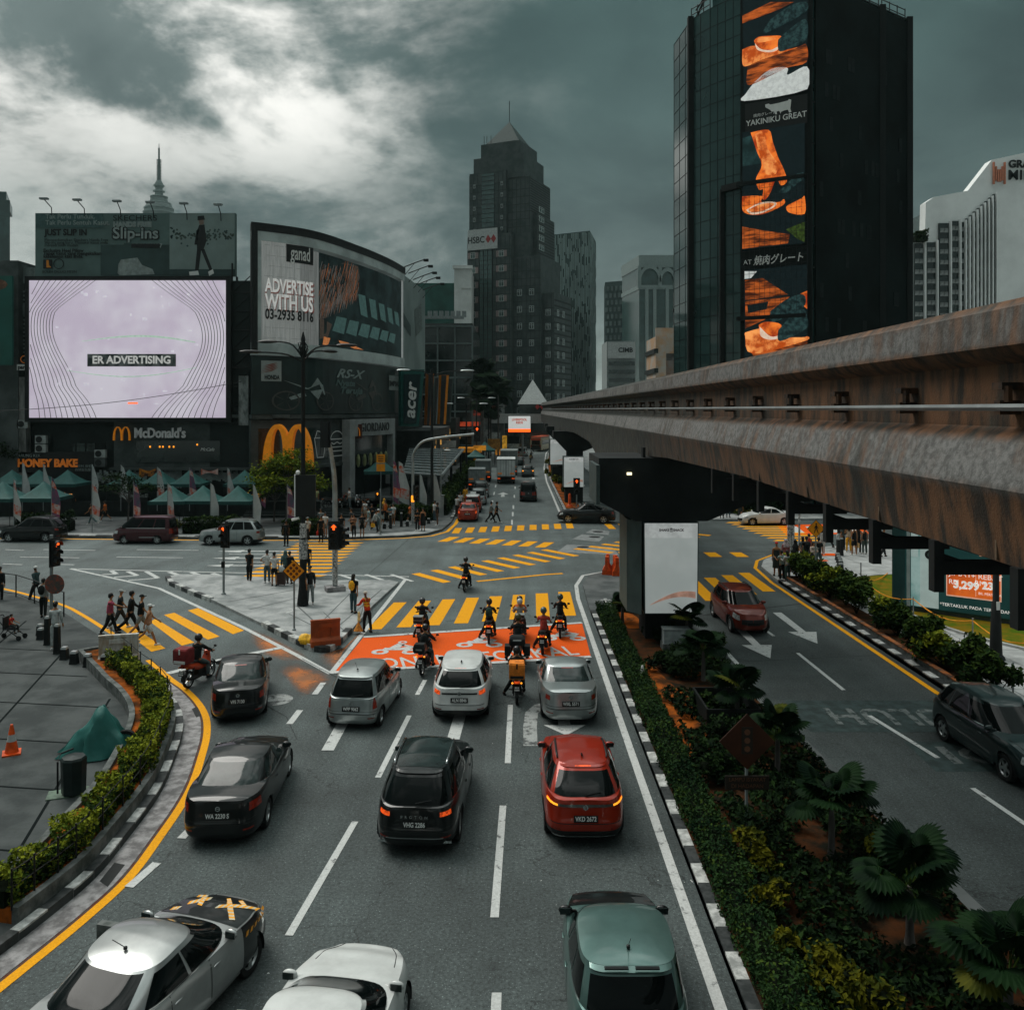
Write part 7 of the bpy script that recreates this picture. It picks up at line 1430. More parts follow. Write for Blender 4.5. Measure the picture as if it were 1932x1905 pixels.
 wr_=lambda k_:(lambda t:S2.p_x(S2._row(t)[S2.n//2][0]*k_,t));ww=lambda k_:(lambda t:S2.p_x(S2._row(t)[S2.n//2][0]*k_,t,True))
 S2.patch(lambda t:-wr_(.84)(t),wr_(.84),.13 if g0>.5 else .12,.94 if g0>.5 else .84,.006,16,6);
 def G(name,pa,pb,t0,t1,nu=10,mm=None,par=None,ss=None,off=.006,nv=6):b=(ss or S2).patch(pa,pb,t0,t1,off,nu,nv);return b.build(name,mm or glass,par or o,60)
 rk=.8;lo_,hi_=(.1,.95)if g0>.5 else(.1,.8)
 rw=G('rear_window',lambda t:-wr_(rk)(t),wr_(rk),lo_,hi_,18,q.get('rglass'))
 G('windscreen',ww(.88),lambda t:2-ww(.88)(t),.08,.96,18)
 bounds=[(.19,.5),(.525,.875)]if g0>.5 else[(.1,.3),(.32,.58),(.6,.86)]
 for a_,c_ in bounds:
  for s in(-1,1):G('side_window',(lambda f:(lambda t:s*sx(f)(t)))(a_),(lambda f:(lambda t:s*sx(f)(t)))(c_),.12,.86,8)
 ds=MB();y_=lambda f:f*L-L/2
 for s in(-1,1):
  for a_,c_ in((.36,.545),(.552,.735)):
   pa,pc=(lambda f:(lambda t:s*S1.p_s(y_(f),t)))(a_),(lambda f:(lambda t:s*S1.p_s(y_(f),t)))(c_)
   if det:
    d=G('door',pa,pc,.16,.99,8,m,o,S1,.004,8);b=MB();hp=S1.pt(pa(.8)+(pc(.8)-pa(.8))*(.14),.82);b.ell((hp.x+s*.018,hp.y,hp.z),(.018,.09,.016),8,5);b.build('handle',m if q.get('hm')is None else q['hm'],d,60)
    S1.patch((lambda f:(lambda t:s*S1.p_s(y_(f)-.012,t)))(a_),(lambda f:(lambda t:s*S1.p_s(y_(f)+.012,t)))(c_),.15,.99,.002,8,8,ds)
 if det:ds.build('door_seam',M_BLK,o,60)
 t0,t1,kx,wl=q['tail'];x0=hw*(1-kx)
 for s in(-1,1):
  G('tail_lamp',lambda t:s*S1.p_x(x0,t),lambda t:s*S1.p_s(-L/2+wl,t),t0,t1,8,tailm or(M_TAILON if brake else M_TAIL),o,S1,.008,4);G('headlamp',lambda t:s*S1.p_s(L/2-.52,t),lambda t:s*S1.p_x(hw*.58,t,True),.66,.92,8,M_HEAD,o,S1,.008,4)
 if g0<.5 or q.get('hl3'):G('brake_lamp',lambda t:-S2.p_x(.18,t),lambda t:S2.p_x(.18,t),.9,.95,4,M_TAILON if brake else M_TAIL,o,S2,.012,1)
 G('grille',lambda t:S1.p_x(hw*.52,t,True),lambda t:2-0*t-1 if False else S1.p_x(.01,t,True),.42,.74,6,M_BLK,o,S1,.008,3);G('grille',lambda t:-S1.p_x(hw*.52,t,True),lambda t:-S1.p_x(.01,t,True),.42,.74,6,M_BLK,o,S1,.008,3)
 if q.get('clad'):G('bumper_cladding',lambda t:-S1.p_s(y_(.16),t),lambda t:S1.p_s(y_(.16),t),.0,.22,24,M_BLK,o,S1,.008,3)
 else:G('bumper_seam',lambda t:-S1.p_s(y_(.06),t),lambda t:S1.p_s(y_(.06),t),.5,.515,24,M_BLK,o,S1,.003,1)
 G('tailgate_seam',lambda t:-S1.p_x(hw*.62,t),lambda t:S1.p_x(hw*.62,t),.985,.999,10,M_BLK,o,S1,.004,1)if g0>.5 else 0
 for s in(-1,1):
  G('reflector',lambda t:s*S1.p_x(hw*.6,t),lambda t:s*S1.p_x(hw*.82,t),.24,.28,3,M_TAIL,o,S1,.008,1)
  if det:G('window_trim',lambda t:s*sx(.1 if g0<.5 else .15)(t),lambda t:s*sx(.885)(t),.075,.105,14,M_CHR if q.get('blk')is None and rails!=1 else M_BLK,o,S2,.01,1)
 if det:G('bumper_crease',lambda t:-S1.p_s(y_(.04),t),lambda t:S1.p_s(y_(.04),t),.405,.425,24,M_BLK,o,S1,.004,1)
 pz=S1.pt(0,q.get('plt',.62));pl_=MB();M0=Matrix.Translation((0,pz.y-.022,pz.z))@Matrix.Rotation(R(-4),4,'X');pl_.box((0,0,0),(.52,.02,.14),M=M0)
 if plate:
  pp=pl_.build('number_plate',M_PLATE,o);text(plate,.135,M_PTXT,pp,M=M0@Matrix.Translation((0,-.012,0))@Matrix.Rotation(R(90),4,'X'),extrude=.002,bold=.003,sx=.78)
 pf=S1.pt(1,.5);b=MB();b.box((0,pf.y+.02,pf.z),(.5,.02,.13));b.build('number_plate',M_PLATE,o)
 if badge:text(badge,.09,M_CHR,o,(0,pz.y-.045,pz.z+.17),extrude=.003,space=1.9)
 else:b=MB();M1=Matrix.Translation((0,S1.pt(0,.84).y-.014,S1.pt(0,.84).z))@Matrix.Rotation(R(90),4,'X');b.lathe([(.035,0),(.055,0),(.055,.012),(.035,.012)],n=14,M=M1,caps=False);b.box((0,0,.005),(.1,.018,.01),M=M1);b.build('badge',M_CHR,o)
 for ay in axles:
  for s in(-1,1):
   r=q['r'];Mw=Matrix.Translation((s*(S1.pt(S1.p_s(ay,.3),.3).x-.115),ay,r))@Matrix.Rotation(R(90)*s,4,'Y');b=MB();b.lathe([(r*.62,-.09),(r*.93,-.1),(r,-.07),(r,.07),(r*.93,.1),(r*.66,.095),(r*.62,.07)],n=26,M=Mw,caps=False);w_=b.build('wheel',M_RUB,o,40);b=MB();b.lathe([(r*.66,.085),(r*.6,.08),(r*.56,.05)],n=22,M=Mw,caps=False);b.lathe([(.02,.075),(r*.17,.07),(r*.2,.05)],n=12,M=Mw)
   for k in range(5):
    a=k*1.2566;M2=Mw@Matrix.Rotation(a,4,'Z');b.loft([[M2@Vector(v)for v in((x,-w2,z),(x,w2,z),(x,w2,z-.03),(x,-w2,z-.03))]for x,w2,z in((r*.12,.045,.068),(r*.62,.03,.082))])
   b.build('rim',M_RIM,w_,30);b=MB();b.lathe([(.01,.03),(r*.62,.03)],n=18,M=Mw,caps=False);b.build('brake_disc',M_BLK,w_)
 for s in(-1,1):
  tq=.12;mp=S2.pt(s*sx(.87)(tq),tq);b=MB();b.ell((mp.x+s*.16,mp.y-.0,mp.z+.05),(.12,.055,.075),12,8);b.tube([(mp.x-s*.02,mp.y+.04,mp.z+.0),(mp.x+s*.1,mp.y+.01,mp.z+.02)],.03,6);mo=b.build('door_mirror',mirror or m,o,60);b=MB();b.box((mp.x+s*.17,mp.y-.05,mp.z+.05),(.17,.012,.1));b.build('mirror_glass',M_GLASS2,mo)
 if g0<.5 and wiper:pw=S2.pt(0,.16);p2=S2.pt(S2.p_x(.34,.24),.24);b=MB();b.tube([(0,pw.y-.03,pw.z),(p2.x,p2.y-.03,p2.z)],.014,5);b.build('wiper',M_BLK,o)
 if g0<.5:b=MB();r0=ring(.97,.0);pts_=[r_ for r_ in r0 if r_.y<cy-(cy-tp[0][1])*.8];pts_.sort(key=lambda v:v.x);b.loft([[v+Vector((0,-.0,.004)),v+Vector((0,-.13,-.035)),v+Vector((0,-.12,-.06)),v+Vector((0,.02,-.04))]for v in pts_]);b.build('spoiler',q.get('spm')or roof or m,o,40)
 if rails:
  for s in(-1,1):y0,y1=tp[0][1]+.25,tp[-1][1]-.3;xr=hw*q['wr']*.93;b=MB();b.tube(smoothpath([(s*xr*.98,y0,top-.0),(s*xr,y0+.15,top+.055),(s*xr,y1-.2,top+.05),(s*xr*.96,y1,top-.02)],4),.022,6);b.build('roof_rail',M_CHR if rails==2 else M_BLK,o,60)
 if antenna is not None:ay_=tp[0][1]+.28;b=MB();b.loft([[(-.02,ay_-.08,top+.045),(.02,ay_-.08,top+.045),(.02,ay_+.08,top+.05),(-.02,ay_+.08,top+.05)],[(-.006,ay_-.08,top+.12),(.006,ay_-.08,top+.12),(.006,ay_-.04,top+.11),(-.006,ay_-.04,top+.11)]])if antenna==0 else(b.lathe([(.03,0),(.028,.03),(.006,.04)],(0,ay_,top+.04),8),b.tube([(0,ay_,top+.06),(0,ay_-.25,top+.32)],.006,4));b.build('antenna',M_BLK,o)
 b=MB();p1,p2=S2.pt(.999,.06),S2.pt(S2.p_x(.52,.13,True),.13);b.tube([(-.1,p1.y+.01,p1.z+.02),(p2.x,p2.y+.02,p2.z+.015)],.012,4);p3=S2.pt(S2.p_x(.06,.13,True),.13);b.tube([(-.52,p1.y-.02,p1.z+.02),(p3.x,p3.y+.02,p3.z+.015)],.012,4);b.build('front_wiper',M_BLK,o)
 b=MB()
 for sg in(-1,1):
  P_=[]
  for k in range(7):y=y_(f0/L+.01)+(L*.93-f0)*k/6;e_=S1.pt(S1.p_s(y,1),1);P_.append((sg*e_.x*.84,y,deck(.84,y,e_.x,e_.z)[2]+.001))
  b.tube(P_,.007,4)
 b.build('bonnet_seam',M_BLK,o)
 if extra:extra(o,S1,S2,q)
 return o
P_BLK=paint('black',(.007,.009,.009));P_WHT=paint('white',(.56,.575,.56));P_SIL=paint('silver',(.33,.36,.355),.75,.32);P_RED=paint('deep red',(.3,.022,.008),.25);P_GRN=paint('sea green',(.1,.175,.16),.55);P_LGS=paint('pale silver',(.33,.345,.34),.6);P_DGR=paint('dark green grey',(.012,.024,.024),.3);P_ORG=paint('taxi red',(.3,.03,.01));P_MAR=paint('maroon',(.055,.012,.016),.3);P_GRY=paint('mid grey',(.1,.12,.118),.5);P_RED2=paint('brown red',(.16,.02,.01),.3)
def G2(x,y):v=g(x,y);return(v.x,v.y,0)
def carpos(rear,heading,L):h=R(heading);return(rear[0]-math.sin(h)*L/2,rear[1]+math.cos(h)*L/2,0)
QG='queue of vehicles waiting at the lights'
car('black compact saloon waiting at the slip road, plate VFS 7130',carpos((-8.15,25.3),15,4.26),R(14),dict(SEDAN,L=4.26,W=1.69,H=1.5,hl3=True),P_BLK,'VFS 7130',QG,M_GLASS2)
def seat_tops(o,S1,S2,q):
 b=MB()
 for x in(-.35,0,.35):b.ell((x,-.75,1.05),(.15,.09,.13),10,6)
 b.build('headrest',M_GREYP,o)
car('silver hatchback in the second lane, plate WPP 9062',carpos((-4.72,24.8),-6,3.69),R(-6),dict(HATCH,H=1.58,W=1.67),P_SIL,'WPP 9062',QG,brake=False,antenna=1)
def hrv_extra(o,S1,S2,q):
 b=S1.patch(lambda t:-S1.p_x(q['W']/2*.6,t),lambda t:S1.p_x(q['W']/2*.6,t),.8,.86,.012,14,1);b.build('chrome_bar',M_BLK if q.get('blk')else M_CHR,o,60)
car('white crossover at the edge of the orange box, plate ALN 8846',carpos((-1.58,25.35),-1,4.3),R(-1),dict(SUV,L=4.3,W=1.77,H=1.6,blk=1,tail=(.78,.92,.34,.3),plt=.6),P_WHT,'ALN 8846',QG,brake=True,antenna=0,extra=hrv_extra)
car('silver saloon in the right lane beside the median, plate WXL 5571',carpos((1.75,25.1),1,4.54),R(1),dict(SEDAN,L=4.54,hl3=True,tail=(.7,.86,.3,.28)),P_SIL,'WXL 5571',QG,M_GLASS2)
car('black saloon with rear occupants showing, plate WA 2230 S',carpos((-6.3,18.1),3,4.53),R(3),dict(SEDAN,L=4.53,W=1.78,H=1.44,g=(.55,1.4,3.55,2.55),tail=(.7,.9,.28,.5),plt=.66),P_BLK,'WA 2230 S',QG,M_GLASS2,brake=False,extra=seat_tops)
def x70(o,S1,S2,q):
 b=S1.patch(lambda t:-S1.p_x(q['W']/2*.66,t),lambda t:S1.p_x(q['W']/2*.66,t),.235,.26,.012,14,1);b.build('chrome_bar',M_STEEL,o,60);b=MB()
 for s in(-1,1):p=S1.pt(S1.p_x(q['W']/2*.74,.12)*s,.12);b.box((p.x,p.y-.02,p.z),(.2,.04,.05))
 b.build('exhaust_trim',M_CHR,o)
car('black sport utility car with chrome roof rails and glass roof, plate VHG 2286',carpos((-2.05,17.75),-3,4.52),R(-3),dict(SUV,L=4.52,W=1.83,H=1.69,tail=(.79,.9,.42,.24),clad=False,plt=.6),P_BLK,'VHG 2286',QG,brake=True,rails=2,pano=True,badge='PROTON',extra=x70)
def redx(o,S1,S2,q):
 b=S1.patch(lambda t:-S1.p_s(-q['L']/2+.3,t),lambda t:S1.p_s(-q['L']/2+.3,t),.835,.905,.014,22,1);b.build('lamp_bar',mat('smoked lamp bar',(.06,.055,.05),.1,coat=1),o,60);b=S1.patch(lambda t:-S1.p_x(q['W']/2*.8,t),lambda t:S1.p_x(q['W']/2*.8,t),.05,.085,.016,14,1);b.build('chrome_bar',M_CHR,o,60)
 for s in(-1,1):b=S1.patch(lambda t:s*S1.p_x(q['W']/2*.66,t),lambda t:s*S1.p_x(q['W']/2*.9,t),.845,.895,.018,4,1);b.build('indicator',M_LEDA,o,60)
car('deep red crossover with black roof strips, plate VKD 2672',carpos((1.58,18.1),0,4.38),R(0),dict(SUV,L=4.38,W=1.79,H=1.58,g=(.12,.85,3.36,2.5),tail=(.835,.905,.1,.2),plt=.55),P_RED,'VKD 2672',QG,antenna=0,brake=True,rails=1,extra=redx)
def bonnet(o,S1,q,m):
 L=q['L'];b=MB();rg=[];y0,y1=q['g'][2]-L/2-.22,L/2-.3
 for i in range(11):
  y=y0+(y1-y0)*i/10;e_=S1.pt(S1.p_s(y,1),1);rg.append([(e_.x*k_,y,e_.z+.05*(1-abs(k_)**2.6)*(1-abs(2*y/L)**10)+.008)for k_ in(-.97,-.8,-.5,-.2,0,.2,.5,.8,.97)])
 b.loft(rg,0,False,False);b.build('bonnet',m,o,60)
def kel(o,S1,S2,q):
 top=q['H']-.05;bonnet(o,S1,q,P_BLK)
 b=MB()
 for x in(-.22,.22):b.box((x,-1.53,top-.015),(.34,.06,.02))
 b.build('spoiler_slots',M_BLK,o)
car('sea green hatchback nearest the camera in the right lane, plate WC 9656 Y',(1.7,13.55,0),R(0),dict(HATCH,L=3.7,W=1.74,H=1.55,g=(.1,.42,2.92,1.98),tail=(.7,1.,.36,.22),wr=.8,plt=.56),P_GRN,'WC 9656 Y',QG,antenna=1,extra=kel,mirror=P_BLK)
M_TAPE=mat('yellow tape',(.8,.34,.02),.5,var=.1)
def lancer(o,S1,S2,q):
 L=q['L'];hw=q['W']/2;y0,y1=q['g'][2]-L/2-.22,L/2-.3;bonnet(o,S1,q,mat('satin black bonnet',(.008,.011,.011),.35,coat=.5))
 for s in(-1,1):bb=S1.patch(lambda t:s*S1.p_s(.735*L-L/2,t),lambda t:s*S1.p_x(.02,t,True),.02,.99,.007,24,10);bb.build('front_wing',P_BLK,o,60)
 def tp(x,y):e_=S1.pt(S1.p_s(y,1),1);return Vector((x,y,e_.z+.05*(1-min(1,abs(x/e_.x))**2.6)*(1-abs(2*y/L)**10)+.014))
 b=MB();wht=MB()
 def stripe(p,r_,n_,w_=.045):
  for k in range(n_):
   t0,t1=k/n_,(k+.55)/n_;a,c=tp(*(Vector(p).lerp(Vector(r_),t0))),tp(*(Vector(p).lerp(Vector(r_),t1)));d=(c-a).normalized();nn=Vector((-d.y,d.x,0))*w_;sk=d*.03
   (b).poly([a-nn-sk,a+nn+sk,c+nn+sk,c-nn-sk]);e_=tp(*(Vector(p).lerp(Vector(r_),(k+1)/n_)));wht.poly([c-nn-sk,c+nn+sk,e_+nn+sk,e_-nn-sk])
 stripe((-.05,y1-.12),(.55,y0+.15),8);stripe((.66,y1-.25),(.05,y0+.42),7);stripe((-.5,y0+.38),(-.22,y0+.62),4);stripe((-.25,y0+.35),(-.42,y0+.75),4);stripe((.18,y1-.1),(.42,y1-.32),3);stripe((-.62,y0+.1),(-.5,y0+.16),2);stripe((-.55,y1-.3),(-.42,y1-.2),2)
 b.build('tape_yellow',M_TAPE,o);wht.build('tape_pale',mat('pale tape',(.55,.5,.36),.6),o);b=MB()
 for k in range(8):
  y=.8*L-L/2-.22+k*.15;t=.8;p,r_=S1.pt(S1.p_s(y,t),t),S1.pt(S1.p_s(y+.08,t),t);u=Vector((.013,0,0));b.poly([p+u+Vector((0,.02,.05)),p+u+Vector((0,-.02,-.05)),r_+u+Vector((0,-.02,-.05)),r_+u+Vector((0,.02,.05))])
 b.build('side_tape',M_TAPE,o)
car('silver saloon with a black bonnet crossed by striped tape, bottom left corner',(-5.5,13.05,0),R(-18),dict(SEDAN,L=4.57,W=1.76,H=1.48,g=(.62,1.4,3.52,2.56)),P_LGS,None,QG,antenna=1,extra=lancer)
car('white saloon cut by the bottom edge of the view',(-2.62,11.65,0),R(-9),dict(SEDAN,L=4.6,W=1.78,H=1.45,g=(.62,1.4,3.6,2.46)),P_WHT,None,QG)
car('brown red crossover driving towards the camera on the right hand road',(9.95,37.2,0),R(181),dict(SUV,L=4.3,W=1.78,H=1.6),P_RED2,None,None,rails=1)
car('dark green grey crossover driving past at the right edge of the view',(13.2,22.75,0),R(184),dict(SUV,L=4.55,W=1.86,H=1.66),P_DGR)
car('black coupe shaped car turning left across the far crossing',(6.2,70.6,0),R(83),dict(SEDAN,L=4.85,W=1.95,H=1.62,wb=2.9,ra=1.,r=.37,zs=.25,sh=[(0,1.),(.3,1.12),(1.2,1.1),(3.5,1.05),(4.3,.95),(4.85,.78)],g=(.5,1.7,3.55,2.7)),P_BLK)
car('white saloon waiting on the right arm of the cross street',(20.7,69.3,0),R(97),dict(SEDAN),P_WHT,None,None,det=0)
car('white car half hidden behind the pier head at the far right kerb',(17.2,76.5,.15),R(90),dict(SUV),P_WHT,None,None,det=0)
car('black people carrier parked at the far kerb at the left edge',(-34.4,60.8,0),R(90),dict(SUV,L=4.6,W=1.8,H=1.72),P_BLK,None,'cars along the far kerb',rails=1)
def vanx(o,S1,S2,q):
 for s in(-1,1):
  b=S1.patch(lambda t:s*S1.p_s(-q['L']*.25,t),lambda t:s*S1.p_s(q['L']*.02,t),.3,.36,.01,8,1);b.build('side_flash',mat('grey flash',(.35,.36,.36),.5),o)
car('maroon van parked at the far kerb below the lilac screen',(-25.9,59.9,0),R(90),dict(MPV,L=4.3,W=1.7,H=1.92,wb=2.3,ra=1.,r=.3,g=(.05,.22,4.05,2.95),sh=[(0,1.05),(3.4,1.06),(4.,.98),(4.3,.8)]),P_MAR,None,'cars along the far kerb',extra=vanx)
car('silver four by four parked at the far kerb left of the black banner',(-19.6,59.3,0),R(90),dict(SUV,L=4.45,W=1.72,H=1.75,sh=[(0,1.02),(.4,1.06),(3.,1.05),(3.5,1.),(4.2,.92),(4.45,.76)]),P_SIL,None,'cars along the far kerb',rails=1)
MG='traffic going up the main road'
def taxi(o,S1,S2,q):b=MB();b.box((0,.1,q['H']+.06),(.5,.16,.13));b.build('roof_light',M_PTXT,o)
car('red taxi at the head of the row by the far corner',carpos((-3.72,70.6),0,4.3),R(0),dict(SEDAN,L=4.3,hl3=True),P_ORG,'HWC 46',MG,extra=taxi,brake=True)
car('red and white taxi second in the row by the far corner',carpos((-3.6,76.6),0,4.3),R(0),dict(HATCH,L=4.2,W=1.7,H=1.6,wb=2.6),P_ORG,None,MG,roof=P_WHT,extra=taxi,det=0)
car('pale silver hatchback third in the row of taxis',carpos((-3.3,82.8),0,3.8),R(0),dict(HATCH,H=1.6),P_SIL,None,MG,det=0)
car('grey pickup with a tall cab fourth in the kerbside row',carpos((-3.35,89.5),0,4.6),R(0),dict(SUV,L=4.6,H=1.78),P_GRY,None,MG,det=0)
car('black people carrier alone in the middle of the main road',carpos((1.67,85.8),0,4.9),R(0),dict(MPV,L=4.9,H=1.9,plt=.5),P_BLK,None,MG,brake=False)
car('grey crossover with amber rear lamps ahead of the black people carrier',carpos((2.2,117),-1,4.4),R(-1),SUV,P_GRY,None,MG,det=0,tailm=M_LEDA)
car('dark saloon ahead of the white lorry',carpos((1.2,141),-2,4.5),R(-2),SEDAN,P_DGR,None,MG,det=0)
car('silver people carrier far up the main road',carpos((1.9,168),-8,4.6),R(-8),MPV,P_SIL,None,MG,det=0)
car('dark car far up the main road left of the silver people carrier',carpos((-1.6,176),-6,4.4),R(-6),SUV,P_BLK,None,MG,det=0)
def lorry(label,loc,rz,w,h,l,m,name='lorry'):
 o=thing(name,label,'lorry',loc,rz,MG);b=MB();b.box((0,0,.95+(h-.95)/2),(w,l,h-.95));b.build('cargo_box',m,o);b=MB();y=-l/2-.02
 for x in(-w/2+.05,-.03,.03,w/2-.05):b.box((x,y,.95+(h-.95)/2),(.05,.05,h-1.))
 for z in(1.,h-.06):b.box((0,y,z),(w,.05,.08))
 for x in(-w*.3,-w*.12,w*.12,w*.3):b.tube([(x,y-.03,1.05),(x,y-.03,h-.1)],.02,5)
 b.build('door_frame',M_GREYP,o);b=MB();b.box((0,.3,.62),(w*.8,l*.95,.3));b.box((0,-l/2+.1,.45),(w*.95,.12,.2));b.build('chassis',M_DSTEEL,o)
 for s in(-1,1):b=MB();b.box((s*w*.38,-l/2-.03,.72),(.34,.06,.14));b.build('tail_lamp',M_TAILON,o);b=MB();b.box((s*w*.33,-l/2-.06,1.35),(.5,.03,.16));b.build('warning_plate',mat('orange plate',(.65,.2,.03),.5,emis=.1),o)
 b=MB();b.loft([[(x*w/2*.92,l/2+yy,z)for x,z in((-1,.5),(1,.5),(1,zt),(-1,zt))]for yy,zt in((.1,2.3),(1.,2.3),(1.7,1.5))]);b.build('cab',P_WHT,o)
 for y_ in(-l*.28,l/2+.9):
  for s in(-1,1):b=MB();b.lathe([(.2,-.12),(.42,-.12),(.42,.12),(.2,.12)],n=18,M=Matrix.Translation((s*w*.42,y_,.42))@Matrix.Rotation(R(90),4,'Y'));b.build('wheel',M_RUB,o,40)
 return o
lorry('white box lorry with amber rear plates queuing up the main road',(-.75,109.,0),R(0),2.35,3.15,5.4,mat('white lorry box',(.64,.67,.655),.5,var=.15,scale=.8))
lorry('dark topped box lorry just ahead of the white one',(-.4,122,0),R(-1),2.4,3.6,6,mat('grey lorry box',(.16,.19,.185),.5,var=.2,scale=.8))
lorry('small grey box lorry in the kerbside row',(-4.1,99.5,0),R(0),1.9,2.5,3.2,mat('grey lorry box 2',(.25,.28,.275),.5,var=.15))
lorry('second grey box lorry in the kerbside row, behind a hedge',(-3.75,111,0),R(0),2.,2.8,4.2,mat('grey lorry box',(.16,.19,.185)))
o=thing('kiosk','orange roofed kiosk beside the hedge up the main road','kiosk',(-6.6,132,.15));b=MB();b.box((0,0,1.3),(2.6,2.4,2.6));b.build('wall',M_DKW,o);b=MB();b.loft([[(x,y,2.6)for x,y in((-1.9,-1.7),(1.9,-1.7),(1.9,1.7),(-1.9,1.7))],[(x,y,3.3)for x,y in((-1.7,-1.5),(1.7,-1.5),(1.7,1.5),(-1.7,1.5))]]);b.build('roof',M_YLS,o);b=MB();b.box((.9,-1.3,1.6),(.4,.1,2.));b.build('orange_panel',M_YLS,o)
bu=thing('bus','red and cream bus turning at the bend of the main road','bus',(6.6,193,0),R(-14),MG);b=MB();b.loft([[(x*1.25*k,y,z)for x,y in((-1,-5.5),(1,-5.5),(1,5.5),(-1,5.5))]for z,k in((.35,.97),(.6,1),(2.6,1),(3.,.9),(3.1,.75))]);b.build('body',mat('cream bus paint',(.5,.42,.3),.4),bu);b=MB();b.loft([[(x*1.15,y,z)for x,y in((-1,-5.4),(1,-5.4),(1,5.4),(-1,5.4))]for z in(3.08,3.35)]);b.box((0,-5.53,2.75),(2.2,.06,.5));b.build('red_roof',mat('bus red',(.5,.09,.04),.4),bu);b=MB();b.box((0,-5.54,2.),(1.9,.06,1.));b.build('rear_window',M_GLASS,bu);b=MB();b.box((0,-5.54,.9),(2.3,.06,1.));b.build('engine_cover',M_DKW,bu)
for s in(-1,1):
 b=MB();b.box((s*1.,-5.58,1.3),(.2,.05,.5));b.build('tail_lamp',M_TAIL,bu);b=MB();b.box((s*1.27,0,2.),(.05,9.5,.9));b.build('side_window',M_GLASS,bu)
 for y in(-3,3):b=MB();b.lathe([(.2,-.12),(.48,-.12),(.48,.12),(.2,.12)],n=16,M=Matrix.Translation((s*1.12,y,.48))@Matrix.Rotation(R(90),4,'Y'));b.build('wheel',M_RUB,bu,40)
o=thing('bus_shelter','domed bus shelter by the bend of the main road','shelter',(-1.,215,.15));b=MB();b.loft([[(3.4*math.cos(R(a)),y,2.6+1.6*math.sin(R(a)))for a in range(0,181,18)]for y in(-1.5,1.5)],0,False,False);b.build('roof',mat('shelter roof',(.32,.25,.2),.6),o,40);b=MB()
for x in(-3,0,3):b.tube([(x,0,0),(x,0,2.7)],.1,6)
b.box((0,.5,1.3),(5.5,.3,2.2));b.build('posts',M_DSTEEL,o)
# people
def skin(V,E,root=0,sub=1):
 me=bpy.data.meshes.new('sk');me.from_pydata([v[0]for v in V],E,[]);o=bpy.data.objects.new('sk',me);COL.objects.link(o)
 md=o.modifiers.new('s','SKIN');md.branch_smoothing=.4
 sv=me.skin_vertices[0].data
 for i,v in enumerate(V):r=v[1];sv[i].radius=(r,r)if not isinstance(r,tuple)else r;sv[i].use_root=(i==root)
 if sub:m2=o.modifiers.new('u','SUBSURF');m2.levels=sub
 dg=bpy.context.evaluated_depsgraph_get();dg.update();out=bpy.data.meshes.new_from_object(o.evaluated_get(dg));bpy.data.objects.remove(o);bpy.data.meshes.remove(me)
 out.polygons.foreach_set('use_smooth',[True]*len(out.polygons));out.materials.clear();return out
def D(a,b_=.0):return Vector((0,math.sin(a),-math.cos(a)))
POSES={'stand':((2,3),(-2,2),(4,7,12),(-2,8,10),0),'stand2':((6,4),(-4,2),(10,6,35),(-8,7,12),1),'hips':((3,3),(-2,3),(-25,38,85),(-25,38,85),0),'phone':((2,3),(-3,3),(20,8,95),(5,8,20),3),'fold':((3,3),(-3,3),(22,6,85),(22,6,80),0),'walk':((26,8),(-22,22),(-24,6,18),(26,6,25),4),'walk2':((-24,28),(24,6),(28,6,30),(-26,6,12),5),'reach':((22,10),(-16,18),(5,8,15),(62,6,14),4),'sweep':((12,10),(-6,6),(42,6,30),(32,6,50),16),'ride':((66,78),(66,78),(56,14,14),(56,14,14),9),'rideback':((60,74),(60,74),(40,18,50),(40,18,50),4),'footdown':((38,20),(64,78),(56,14,14),(56,14,14),9),'sit':((82,80),(82,80),(30,10,40),(30,10,40),6)}
